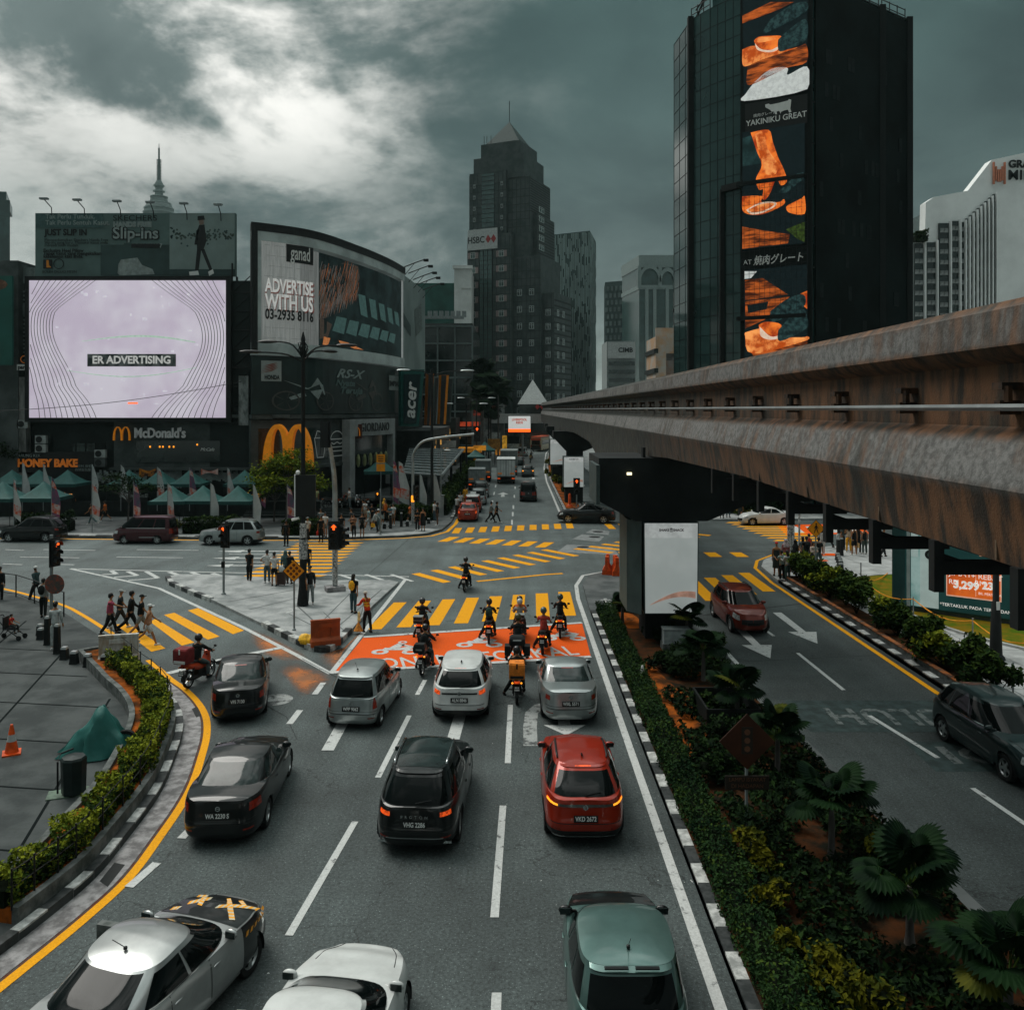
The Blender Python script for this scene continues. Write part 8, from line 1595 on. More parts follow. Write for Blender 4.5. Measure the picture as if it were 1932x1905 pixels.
def rig(pose):
 lL,lR,aL,aR,lean=POSES[pose];J={};seat=pose in('ride','rideback','footdown','sit')
 th,sh=.42,.42
 def leg(l):h,k=R(l[0]),R(l[1]);return D(h)*th,D(h-k)*sh
 a,c=leg(lL),leg(lR);drop=max(-(a[0]+a[1]).z,-(c[0]+c[1]).z)
 pz=drop+.085 if not seat else .83
 J['pel']=Vector((0,0,pz+.03));ln=R(lean);up=Vector((0,math.sin(ln),math.cos(ln)))
 J['waist']=J['pel']+up*.15;J['chest']=J['pel']+up*.35;J['top']=J['pel']+up*.47;J['neck']=J['pel']+up*.545;hu=Vector((0,math.sin(ln*.4),math.cos(ln*.4)))
 J['jaw']=J['neck']+hu*.065+Vector((0,.012,0));J['head']=J['neck']+hu*.135+Vector((0,.012,0));J['crown']=J['neck']+hu*.205;J['hu']=hu
 for s,k,l,ar in((-1,'L',a,aL),(1,'R',c,aR)):
  hp=Vector((s*.085,0,pz-.01));out=(.1 if seat else .015)*s;J['hip'+k]=hp;J['kne'+k]=hp+l[0]+Vector((out,0,0));J['ank'+k]=J['kne'+k]+l[1]+Vector((out*.5 if pose!='footdown' or k=='R' else-.22,0,0));J['toe'+k]=J['ank'+k]+Vector((s*.02,.15,-.05))
  f,ab,el=(R(x)for x in ar);J['sho'+k]=J['top']+Vector((s*.165,0,-.03));d=Vector((s*math.sin(ab),math.sin(f)*math.cos(ab),-math.cos(f)*math.cos(ab)));J['elb'+k]=J['sho'+k]+d*.27
  fe=f+el;ab2=ab if ar[1]<30 else-R(50);d2=Vector((s*math.sin(ab2)*(.4 if el<R(50)else .2)if ar[1]<30 else-s*.75,math.sin(fe)*.8 if ar[1]<30 else .45,-math.cos(fe)if ar[1]<30 else-.45)).normalized();
  if pose=='fold':d2=(d2+Vector((-s*.7,0,0))).normalized()
  J['wri'+k]=J['elb'+k]+d2*.235;J['d'+k]=d2
 return J
RIGS={};PM={}
def piece(pose,kind):
 key=(pose,kind)
 if key in PM:return PM[key]
 if pose not in RIGS:RIGS[pose]=rig(pose)
 J=RIGS[pose];V=[];E=[]
 def v(p,r):V.append((Vector(p),r));return len(V)-1
 def chain(items,start=None):
  last=start
  for p,r in items:
   i=v(p,r)
   if last is not None:E.append((last,i))
   last=i
  return last
 if kind=='body':
  p=v(J['pel'],.115);w=chain([(J['waist'],.105)],p);c=chain([(J['chest'],.12),(J['top'],.1)],w);n=chain([(J['neck'],.05),(J['jaw'],(.058,.065)),(J['head'],(.078,.088)),(J['crown'],(.058,.066))],c)
  hd=len(V)-2;E.append((hd,v(J['head']+Vector((0,.105,-.012)),.014)))
  for s,k in((-1,'L'),(1,'R')):
   e=chain([(J['sho'+k],.055),(J['sho'+k].lerp(J['elb'+k],.5),.046),(J['elb'+k],.038),(J['wri'+k],.026)],c);d=J['d'+k];side=Vector((-s,0,0));side=(side-d*side.dot(d)).normalized();pn=d.cross(side)
   pm=v(J['wri'+k]+d*.065,(.036,.02));E.append((e,pm))
   for f in range(4):o_=(f-1.5)*.019;b0=J['wri'+k]+d*.1+pn*o_;l=(.066,.078,.072,.056)[f];i=v(b0,.0095);E.append((pm,i));i2=v(b0+d*l*.55+side*.01,.0085);E.append((i,i2));i3=v(b0+d*l*.9+side*.032,.007);E.append((i2,i3))
   t0=v(J['wri'+k]+d*.045-pn*.042+side*.01,.011);E.append((e,t0));t1=v(J['wri'+k]+d*.085-pn*.055+side*.03,.009);E.append((t0,t1))
   chain([(J['hip'+k],.082),(J['hip'+k].lerp(J['kne'+k],.5),.07),(J['kne'+k],.052),(J['kne'+k].lerp(J['ank'+k],.35),.054),(J['ank'+k],.036),(J['toe'+k]+Vector((0,-.03,.012)),.034)],p)
  me=skin(V,E,0)
 elif kind in('shirt','tee','vest','long'):
  p=v(J['pel']+(J['pel']-J['waist'])*.25,.135);c=chain([(J['pel'],.15),(J['waist'],.14),(J['chest'],.155),(J['top'],.138)],p);chain([(J['neck']-J['hu']*.02,.075)],c)
  for k in 'LR':
   sh=chain([(J['sho'+k],.084)],c)
   if kind!='vest':chain([(J['sho'+k].lerp(J['elb'+k],.62),.074)]if kind!='long' and kind!='shirt' else[(J['sho'+k].lerp(J['elb'+k],.5),.07),(J['elb'+k],.06),(J['wri'+k]-J['d'+k]*.02,.042)],sh)
  me=skin(V,E,0)
 elif kind in('trousers','shorts','jeans'):
  p=v(J['pel']+(J['waist']-J['pel'])*.35,.124);c=chain([(J['pel'],.128)],p)
  for k in 'LR':chain([(J['hip'+k],.108),(J['hip'+k].lerp(J['kne'+k],.5),.098)]+([(J['hip'+k].lerp(J['kne'+k],.85),.08)]if kind=='shorts' else[(J['kne'+k],.076),(J['kne'+k].lerp(J['ank'+k],.4),.072),(J['ank'+k]+Vector((0,0,.01)),.062)]),c)
  me=skin(V,E,0)
 elif kind=='shoes':
  b=MB()
  for k in 'LR':
   a,t=J['ank'+k],J['toe'+k];d=(t-a);d.z=0;d.normalize();z=a.z-.085+.045;M=Matrix.Translation(Vector((a.x,a.y,z))+d*.055)@Matrix.Rotation(math.atan2(-d.x,d.y),4,'Z');b.ell((0,0,0),(.047,.135,.055),12,7,M=M);b.box((0,0,0),(.085,.25,.02),M=M@Matrix.Translation((0,0,-.034)))
  me=b.mesh('shoes',50)
 elif kind in('dress','skirt','abaya'):
  b=MB();rg=[];zt=J['chest'].z+.04 if kind!='skirt' else J['waist'].z;zb={'dress':.42,'skirt':.62,'abaya':.05}[kind];P=J['pel']
  for i in range(12):
   t=i/11;z=zt+(zb-zt)*t;r=(.135+.03*t+(.02 if z<P.z else 0))if kind!='abaya' else .14+.12*t;cy=P.y+(J['chest'].y-P.y)*max(0,(z-P.z)/.4)
   rg.append([(r*1.12*math.cos(2*math.pi*j/24)*(1+.05*t*math.sin(j*2.1)),cy+r*.86*math.sin(2*math.pi*j/24)*(1+.06*t*math.sin(j*1.7)),z)for j in range(24)])
  b.loft(rg);me=b.mesh(kind,50)
 elif kind in('short','bun','longhair','cap','helmet','hijab','skullcap'):
  b=MB();h=J['head'];hm=h+Vector((0,-.004,.012))
  if kind in('short','bun','longhair'):
   b.ell(hm+Vector((0,-.018,.022)),(.087,.098,.098),16,10,a0=-18)
   b.ell(hm+Vector((0,-.05,-.02)),(.078,.066,.085),12,8)
   if kind=='longhair':b.loft([[(x*w_,h.y-.045-y*.03+dy_,h.z+z)for x,y in((-1,0),(-.6,1),(0,1.3),(.6,1),(1,0),(0,-.3))]for z,w_,dy_ in((.06,.075,0),(-.06,.09,-.015),(-.2,.1,-.03),(-.33,.07,-.04))])
   if kind=='bun':b.ell(hm+Vector((0,-.1,.03)),(.04,.04,.04),10,6)
  elif kind in('cap','skullcap'):
   b.ell(hm+Vector((0,-.008,.028)),(.091,.102,.088),16,9,a0=-5)
   if kind=='cap':b.loft([[(x,h.y+y,h.z+.035+zz)for x,y in((-.075,.06),(-.06,.15),(0,.175),(.06,.15),(.075,.06))]for zz in(0,.012)])
  elif kind=='helmet':b.ell(hm+Vector((0,-.012,.022)),(.128,.142,.138),18,12,a0=-52);
  elif kind=='hijab':b.ell(hm+Vector((0,-.016,.006)),(.096,.104,.115),16,10);rg=[[(r*1.25*math.cos(2*math.pi*j/18),J['neck'].y+.005+r*.85*math.sin(2*math.pi*j/18),z)for j in range(18)]for z,r in((h.z-.04,.075),(J['neck'].z+.0,.1),(J['top'].z-.02,.17),(J['chest'].z-.02,.165))];b.loft(rg)
  me=b.mesh(kind,60)
 elif kind=='visor':b=MB();h=J['head'];b.ell(h+Vector((0,.012,.02)),(.124,.138,.075),16,6,a0=-40,a1=30);b.v=[v_ for v_ in b.v];me=b.mesh('visor',60)
 elif kind=='backpack':b=MB();c=(J['chest']+J['waist'])/2;b.ell(c+Vector((0,-.2,.06)),(.15,.1,.22),12,8);me=b.mesh('backpack',60)
 elif kind=='handbag':b=MB();w=J['wriR'];b.box(w+Vector((.0,.02,-.3)),(.1,.32,.26));b.tube([w+Vector((0,-.06,-.18)),w+Vector((0,.02,-.03)),w+Vector((0,.1,-.18))],.01,5);me=b.mesh('handbag')
 elif kind=='beltbag':b=MB();b.ell(J['waist']+Vector((.06,.15,.04)),(.11,.05,.09),12,6);b.tube([J['shoL']+Vector((0,.07,0)),J['chest']+Vector((0,.15,0)),J['waist']+Vector((.12,.12,.06))],.014,5);me=b.mesh('beltbag',60)
 PM[key]=me;return me
def person(label,loc,face,pose,top,legs,hair='short',skin_=None,shoe=(.05,.05,.05),sc=1.,group=None,extra=()):
 """top, legs: (kind, colour); face: heading in degrees, 0 looks up the street"""
 o=thing('person',label,'person',loc,R(face),group);o.scale=(sc,)*3;m=skin_ or M_SKIN
 link('body',piece(pose,'body'),m,o)
 if top:link({'tee':'shirt','long':'jacket','shirt':'shirt','vest':'top','dress':'dress','abaya':'robe'}[top[0]],piece(pose,top[0]),cloth(top[1]),o)
 if legs:link(legs[0]if legs[0]!='jeans' else 'trousers',piece(pose,legs[0]),cloth(legs[1]),o)
 link('shoes',piece(pose,'shoes'),cloth(shoe),o);hk,hc=hair if isinstance(hair,tuple)else(hair,None)
 link({'short':'hair','bun':'hair','longhair':'hair','cap':'cap','skullcap':'cap','helmet':'helmet','hijab':'headscarf'}[hk],piece(pose,hk),(M_HAIR if hc is None else(paint('helmet %.2f %.2f %.2f'%hc,hc)if hk=='helmet' else cloth(hc))),o)
 if hk=='helmet':link('visor',piece(pose,'visor'),M_GLASS,o)
 for e,c in extra:link({'beltbag':'shoulder_bag'}.get(e,e),piece(pose,e),cloth(c),o)
 return o
BK,CH,WH,GY,NV,TL_,JE,RD,BE,YE,OR_,PK=(.01,.012,.012),(.03,.034,.034),(.52,.53,.515),(.16,.175,.17),(.012,.022,.034),(.05,.12,.115),(.06,.1,.115),(.4,.03,.02),(.36,.28,.2),(.7,.34,.02),(.6,.13,.02),(.35,.06,.1)
g1,GC='people on the slip road crossing','people waiting on the far corner'
def gp(c,x,y,z=.0):return g(*c(x,y),z)
person('man in a pink shirt reaching to the shoulder of the man ahead',gp(c1,740,690),-68,'reach',('tee',PK),('trousers',BK),'short',None,BK,1.02,g1)
person('person in a grey cap and dark clothes behind the man in the pink shirt',gp(c1,808,648),-66,'walk',('tee',CH),('trousers',CH),('cap',(.3,.32,.31)),None,WH,1.,g1)
person('man in a black jacket and black trousers in the middle of the slip road crossing',gp(c1,880,680),-62,'walk2',('long',BK),('trousers',BK),'short',None,BK,1.06,g1)
person('man in a black cap with pale shorts behind the woman in white shorts',gp(c1,948,700),-68,'walk',('tee',BK),('shorts',GY),('cap',BK),None,WH,1.03,g1)
person('woman in a white cap and white shorts ending the slip road group',gp(c1,1000,758),-72,'walk2',('vest',(.5,.26,.15)),('shorts',WH),('cap',WH),None,WH,.97,g1,())
gl='people at the left corner of the plaza'
person('man in a white skullcap walking behind the left traffic light',gp(c1,245,470),75,'walk',('long',(.03,.06,.06)),('trousers',BK),('skullcap',WH),M_SKIND,BK,1.05,gl)
person('person in a pale top with a dark backpack by the left traffic light',gp(c1,292,572,.15),5,'stand2',('long',(.3,.33,.32)),('trousers',BK),'short',None,BK,1.,gl,(('backpack',BK),))
person('person in a white hooded suit standing between the two tall bollards',gp(c1,372,785,.15),8,'phone',('long',(.4,.43,.42)),('trousers',(.36,.39,.38)),'bun',None,WH,1.05,gl)
person('child in a red top sitting in the black pushchair',g(20,1206,.15)+Vector((.0,0,.12)),-90,'sit',('tee',RD),('trousers',CH),'short',None,BK,.55,gl)
person('person half cut by the left edge behind the railing',gp(c1,0,470),0,'stand',('long',BK),('trousers',BK),'short',None,BK,1.,gl)
gi='people on the triangular island'
person('man in black standing alone at the left end of the zebra crossing',gp(c2,672,388,.05),-10,'stand2',('tee',BK),('trousers',BK),'short',None,BK,1.03,gi)
person('man in a white shirt with hands on his hips at the zebra crossing',gp(c2,812,397,.13),8,'hips',('tee',WH),('jeans',JE),'short',None,WH,1.02,gi)
person('man in a white shirt and dark shorts beside the brown suitcase',gp(c2,868,418,.13),4,'stand',('tee',WH),('shorts',BK),'short',None,CH,1.02,gi)
person('person in a teal headscarf in front of the zebra crossing',gp(c2,955,398,.13),10,'stand',('long',(.05,.1,.1)),('trousers',CH),('hijab',(.06,.11,.11)),None,BK,1.,gi)
person('man in a black shirt and black trousers right of the brown suitcase',gp(c2,988,400,.13),0,'phone',('tee',BK),('trousers',(.07,.05,.04)),'short',None,BK,.98,gi)
person('woman in a long black robe and headscarf behind the orange dotted sign',gp(c2,1092,575,.13),-20,'stand',('abaya',BK),None,('hijab',BK),None,BK,.98,gi)
person('man in a black jacket and pale jeans beside the woman in the black robe',gp(c2,1150,565,.13),30,'stand2',('long',BK),('jeans',(.16,.19,.19)),('cap',BK),None,WH,1.05,gi)
person('woman with long hair and a yellow backpack on the right of the island',gp(c2,1490,632,.13),-14,'stand2',('tee',BK),('jeans',(.035,.07,.08)),'longhair',None,BK,1.02,gi,(('backpack',YE),))
cl_=person('street cleaner in red with yellow straps bending at the island kerb',gp(c2,1600,780,.02),40,'sweep',('long',(.5,.045,.015)),('trousers',BK),('skullcap',(.45,.4,.33)),M_SKIND,BK,.98,gi)
J=RIGS['sweep'];b=MB()
for z_,r_ in((.28,.142),(.42,.128)):c=J['pel'].lerp(J['top'],z_*1.6);b.lathe([(r_,-.03),(r_,.03)],c,14,caps=False)
for s in(-1,1):b.tube([J['waist']+Vector((s*.07,.135,0)),J['top']+Vector((s*.08,.11,.04)),J['top']+Vector((s*.08,-.1,.03)),J['waist']+Vector((s*.07,-.14,0))],.02,5)
b.build('reflective_straps',mat('yellow reflective',(.8,.5,.03),.5,var=.1),cl_,40)
o=thing('broom','straw broom held by the cleaner at the island kerb','broom',gp(c2,1530,770,.14),R(30));b=MB();b.tube([(.28,.1,1.1),(.02,0,.35)],.014,6);b.build('handle',M_GREYP,o);b=MB();b.lathe([(.03,.36),(.1,.2),(.2,0)],n=14);b.build('bristles',mat('straw bristles',(.5,.19,.03),.9,var=.4,scale=14),o);b=MB();b.lathe([(.06,.38),(.07,.42),(.05,.75),(.02,.8)],(.02,.0,0),n=10);b.build('dustpan',mat('pale yellow bag',(.65,.52,.22)),o)
person('person with orange sleeves half hidden behind the stickered lamp post',gp(c2,1128,330,.05),10,'stand',('tee',BK),('trousers',CH),'short',None,BK,1.,gi)
person('man in black standing in the road at the far end of the zebra crossing',gp(c6,640,1458),180,'stand',('tee',BK),('trousers',BK),'short',M_SKIND,BK,1.02,GC)
person('man in a white shirt with black straps stretching an arm by the black banner',gp(c6,812,1420,.1),160,'reach',('tee',WH),('trousers',BK),('cap',GY),None,BK,1.,GC,(('backpack',CH),))
person('man in black carrying a red bag at the zebra crossing',gp(c6,914,1425,.1),176,'stand',('tee',BK),('trousers',BK),'short',None,BK,1.04,GC,(('handbag',RD),))
person('man in a white polo with a red bag behind the man in black',gp(c6,948,1385,.15),165,'stand2',('tee',WH),('shorts',(.12,.16,.165)),'short',None,BK,1.02,GC,(('handbag',RD),))
person('grey shirted man at the back left of the zebra crossing group',gp(c6,912,1352,.15),178,'stand',('tee',GY),('trousers',CH),'short',None,BK,1.03,GC)
person('man in a black polo partly behind the mast traffic light head',gp(c6,1074,1400,.15),190,'stand',('tee',BK),('trousers',BK),'short',None,BK,1.02,GC)
person('man in a dark shirt and shorts just right of the mast traffic light',gp(c6,1152,1350,.15),120,'stand2',('tee',CH),('shorts',BK),'short',None,WH,1.04,GC)
person('long haired woman with a brown top and a shoulder bag at the kerb',gp(c6,1172,1393,.15),172,'fold',('tee',(.22,.12,.08)),('trousers',BK),'longhair',None,BK,.98,GC,(('beltbag',BK),))
person('stout man in black shorts standing at the kerb edge',gp(c6,1237,1390,.15),182,'stand',('tee',BK),('shorts',BK),'short',None,BK,1.03,GC,(('beltbag',CH),))
crowd=[(1243,1252,95,'stand','tee',BK,'trousers',CH,'short','man in a black shirt at the back left of the far corner crowd'),(1262,1262,150,'phone','tee',WH,'shorts',BE,'short','man in a white shirt and beige shorts at the back of the far corner crowd'),(1292,1322,100,'walk','tee',(.3,.4,.39),'shorts',(.34,.35,.33),'short','man in a pale blue shirt and white shorts inside the far corner crowd'),(1312,1300,200,'fold','long',BK,'trousers',BK,'longhair','long haired person in black inside the far corner crowd'),(1342,1352,250,'walk2','long',(.34,.37,.36),'trousers',BK,'short','young man in a white shirt with a big yellow bag'),(1366,1348,230,'stand','tee',(.14,.21,.21),'trousers',(.06,.1,.11),('cap',WH),'person in a pale cap and grey blue shirt behind the signal post'),(1395,1290,180,'stand','tee',BK,'skirt',(.3,.36,.34),'bun','child sized figure in a pale skirt right of the signal post'),(1410,1248,175,'fold','tee',BK,'trousers',CH,('hijab',(.72,.36,.04)),'woman in a mustard headscarf at the back of the far corner crowd'),(1420,1268,190,'phone','vest',OR_,'trousers',BK,'short','person in an orange vest at the back of the far corner crowd'),(1458,1306,140,'fold','tee',(.05,.1,.11),'shorts',BE,'short','man in a teal shirt leaning on the rusty bollard'),(1482,1296,165,'stand2','tee',WH,'shorts',(.2,.15,.1),'short','tall man in a white shirt right of the rusty bollard'),(1618,1285,60,'walk','tee',OR_,'shorts',BK,'short','person in orange stepping out from behind the curved mast')]
for x,y,f,ps,tk,tc_,lk,lc,hr,lb_ in crowd:person(lb_,gp(c6,x,y,.15),f,ps,(tk,tc_),(lk,lc),hr,None,WH if 'white' in lb_ else BK,.78 if 'child' in lb_ else 1.,GC,(('handbag',YE),)if 'yellow bag' in lb_ else())
person('woman in black trousers with long hair, left of the pair at the far corner',gp(c6,1672,1338,.15),185,'fold',('tee',BK),('trousers',BK),'longhair',None,WH,.98,GC)
person('woman in a black dress with long hair, right of the pair at the far corner',gp(c6,1716,1338,.15),175,'phone',('dress',BK),None,'longhair',None,BK,.99,GC,(('handbag',(.25,.06,.05)),))
person('man in a black shirt and orange shorts by the pale cabinet',gp(c6,1828,1297,.15),100,'stand',('tee',BK),('shorts',(.1,.07,.05)),'short',M_SKIND,WH,1.05,GC)
person('man in a white shirt behind the man by the pale cabinet',gp(c6,1808,1268,.15),140,'stand',('tee',WH),('jeans',JE),'short',None,WH,1.,GC)
person('man in a white shirt leaning beside the red taxi',gp(c7,372,1000,.15),-40,'phone',('tee',WH),('trousers',CH),'short',None,BK,1.05,GC)
person('second man in white behind the red taxi by the hedge',gp(c7,398,960,.15),180,'stand',('tee',WH),('trousers',NV),'short',None,BK,1.,GC)
person('person in an orange jacket beside the taxis by the hedge',gp(c7,438,905,.15),180,'stand',('long',YE),('trousers',YE),'short',None,BK,1.,GC)
person('man in a grey jacket crossing the main road, left of two',gp(c7,640,1048),-80,'walk',('long',GY),('trousers',BK),'short',None,BK,1.04)
person('man in black crossing the main road, right of two',gp(c7,682,1050),-82,'walk2',('tee',BK),('trousers',BK),'short',None,WH,1.04)
person('person in a beige top crossing far up the main road',Vector((3.2,148,0)),-30,'walk',('tee',(.35,.22,.08)),('trousers',CH),'longhair',None,BK,1.)
gr='people on the right corner'
RC=[(265,706,-12,'stand',('dress',(.03,.04,.04)),None,('cap',RD),M_SKIN,BK,1.08,(),'man in a red cap and long dark shirt at the front of the right corner'),(300,735,20,'phone',('tee',(.2,.29,.28)),('trousers',BK),'short',None,WH,.93,(),'boy in a pale teal shirt next to the man in the red cap'),(338,742,30,'phone',('long',(.4,.42,.41)),('jeans',(.05,.1,.095)),'longhair',None,(.45,.35,.35),.95,(('handbag',(.4,.15,.06)),),'girl in a white top and green jeans looking at a phone on the right corner'),(326,660,10,'stand',('long',(.3,.1,.1)),('trousers',GY),('hijab',(.42,.34,.36)),None,BK,1.,(),'woman in a pale pink headscarf behind the boy in teal'),(392,668,-60,'fold',('abaya',BK),None,('hijab',BK),None,BK,1.,(),'woman in black robe by the foot of the stickered signal post'),(440,640,5,'stand',('tee',(.1,.13,.13)),('shorts',BK),'longhair',None,WH,1.,(),'long haired person in a grey shirt left of the walking figure sign'),(466,652,0,'stand2',('tee',BK),('shorts',(.06,.11,.12)),'short',None,BK,1.06,(('backpack',BK),),'broad man in black with a backpack left of the walking figure sign'),(482,610,15,'stand',('vest',RD),('trousers',CH),'bun',None,BK,.98,(),'person in a red top behind the man with the backpack'),(515,672,185,'fold',('long',(.4,.33,.28)),('skirt',BK),'longhair',None,WH,.96,(),'fair haired woman in a cream top facing the camera under the walking figure sign'),(548,664,0,'stand',('tee',BK),('shorts',(.07,.11,.12)),'short',None,BK,1.08,(),'tall man in black and blue shorts right of the walking figure sign'),(572,560,-30,'stand',('long',(.46,.44,.41)),('trousers',(.44,.43,.4)),'longhair',None,WH,1.,(),'woman in a pale jumpsuit right of the walking figure sign'),(608,516,20,'walk',('tee',BK),('trousers',BK),'short',None,BK,1.05,(),'man in black walking behind the hanging steel posts'),(686,512,0,'phone',('vest',BK),('trousers',WH),'longhair',None,WH,1.,(),'woman in a black top and white trousers behind the tall bollard pair'),(712,530,40,'stand',('tee',(.08,.1,.1)),('trousers',BK),'bun',None,BK,.97,(('backpack',BK),),'person with a dark backpack right of the tall bollard pair'),(750,546,0,'fold',('vest',(.45,.36,.26)),('trousers',YE),'longhair',None,WH,1.05,(),'woman in bright yellow trousers in the middle of the right corner'),(788,568,25,'stand2',('vest',BK),('shorts',BK),'short',None,WH,1.06,(('handbag',(.62,.38,.16)),),'person in black shorts carrying a round straw bag'),(815,556,-20,'phone',('vest',BK),('trousers',BK),'longhair',None,WH,1.03,(),'long haired woman in black right of the straw bag'),(858,560,10,'stand',('vest',BK),('trousers',(.05,.07,.06)),'bun',None,WH,.98,(('beltbag',BE),),'woman in a black top with a beige jacket tied at the waist'),(900,470,0,'stand',('tee',GY),('shorts',CH),'short',None,WH,1.,(),'grey shirted man at the back of the right corner under the beam'),(915,462,-30,'stand',('tee',WH),('trousers',GY),'short',None,WH,1.,(),'white shirted man at the back of the right corner under the beam'),(985,580,-60,'walk',('long',BK),('trousers',BK),('cap',CH),None,BK,1.08,(),'person in a cap and black clothes walking left of the phone billboard')]
for x,y,f,ps,tp,lg_,hr,sk,sh_,sc,ex_,lb_ in RC:person(lb_,gp(c8,x,y,.15),f,ps,tp,lg_,hr,sk,sh_,sc,gr,ex_)
gf='people beyond the right arm crossing'
for x,y,z_,f,ps,tp,lg_,hr,sc,lb_ in((1397,981,0,150,'walk',('dress',CH),None,'longhair',1.,'woman in a dark dress walking over the right arm zebra crossing'),(1362,977,.15,180,'stand',('long',BK),('trousers',BK),'short',1.05,'man in black at the far kerb below the beam'),(1374,976,.15,178,'fold',('long',WH),('jeans',JE),'short',1.03,'man in a white shirt with a red strap at the far kerb below the beam'),(1322,975,.15,180,'stand',('tee',CH),('shorts',OR_),'short',1.,'person in orange shorts half hidden by the pier head'),(1408,958,.15,180,'stand',('tee',WH),('trousers',WH),'short',1.,'person in white at the far pavement, first from the left'),(1416,956,.15,170,'stand',('long',(.1,.13,.14)),('trousers',CH),'short',1.,'person in slate grey at the far pavement, second from the left'),(1425,957,.15,190,'stand',('abaya',WH),None,'longhair',1.,'woman in a long white dress at the far pavement'),(1433,956,.15,180,'fold',('tee',(.6,.3,.12)),('trousers',WH),'short',1.,'person in an orange shirt at the far pavement'),(1440,955,.15,180,'stand',('tee',WH),('trousers',BE),'short',1.,'person in a white shirt and beige trousers at the right of the far pavement')):
 person(lb_,g(x,y,z_),f,ps,tp,lg_,hr,None,BK,sc,gf)
gs_='people among the stalls'
for x,y,z_,f,ps,tp,lg_,hr,lb_ in((828,1262,.15,95,'walk',('tee',OR_),('shorts',BK),'short','man in an orange shirt striding along the far pavement'),(722,1290,.15,90,'walk2',('tee',(.25,.1,.05)),('trousers',(.1,.16,.16)),'short','person in a rust top behind a feather flag on the far pavement'),(505,1215,.15,170,'stand',('tee',(.4,.05,.05)),('trousers',WH),'short','person in a red top at the stalls left of the orange man'),(588,1205,.15,120,'walk',('tee',(.5,.22,.03)),('shorts',(.4,.2,.05)),'short','person in an amber top at the stalls left of the orange man, nearer to him'),(1000,1205,.15,180,'sit',('long',YE),('trousers',YE),'short','person in yellow crouching left of the dark feather flag')):person(lb_,gp(c5,x,y,z_),f,ps,tp,lg_,hr,None,WH,1.,gs_)
for x,y,f,ps,tp,lg_,hr,lb_ in((872,1070,180,'stand',('tee',(.4,.42,.2)),('trousers',GY),'short','man in a pale yellow shirt right of the black banner panel'),(1135,1080,120,'phone',('tee',WH),('jeans',(.1,.13,.135)),'short','man in a white shirt among the parked scooters')):v_=at(*c6(x,y),73.);person(lb_,(v_.x,73.2,PLAT+.03),f,ps,tp,lg_,hr,None,BK,1.05,gs_)
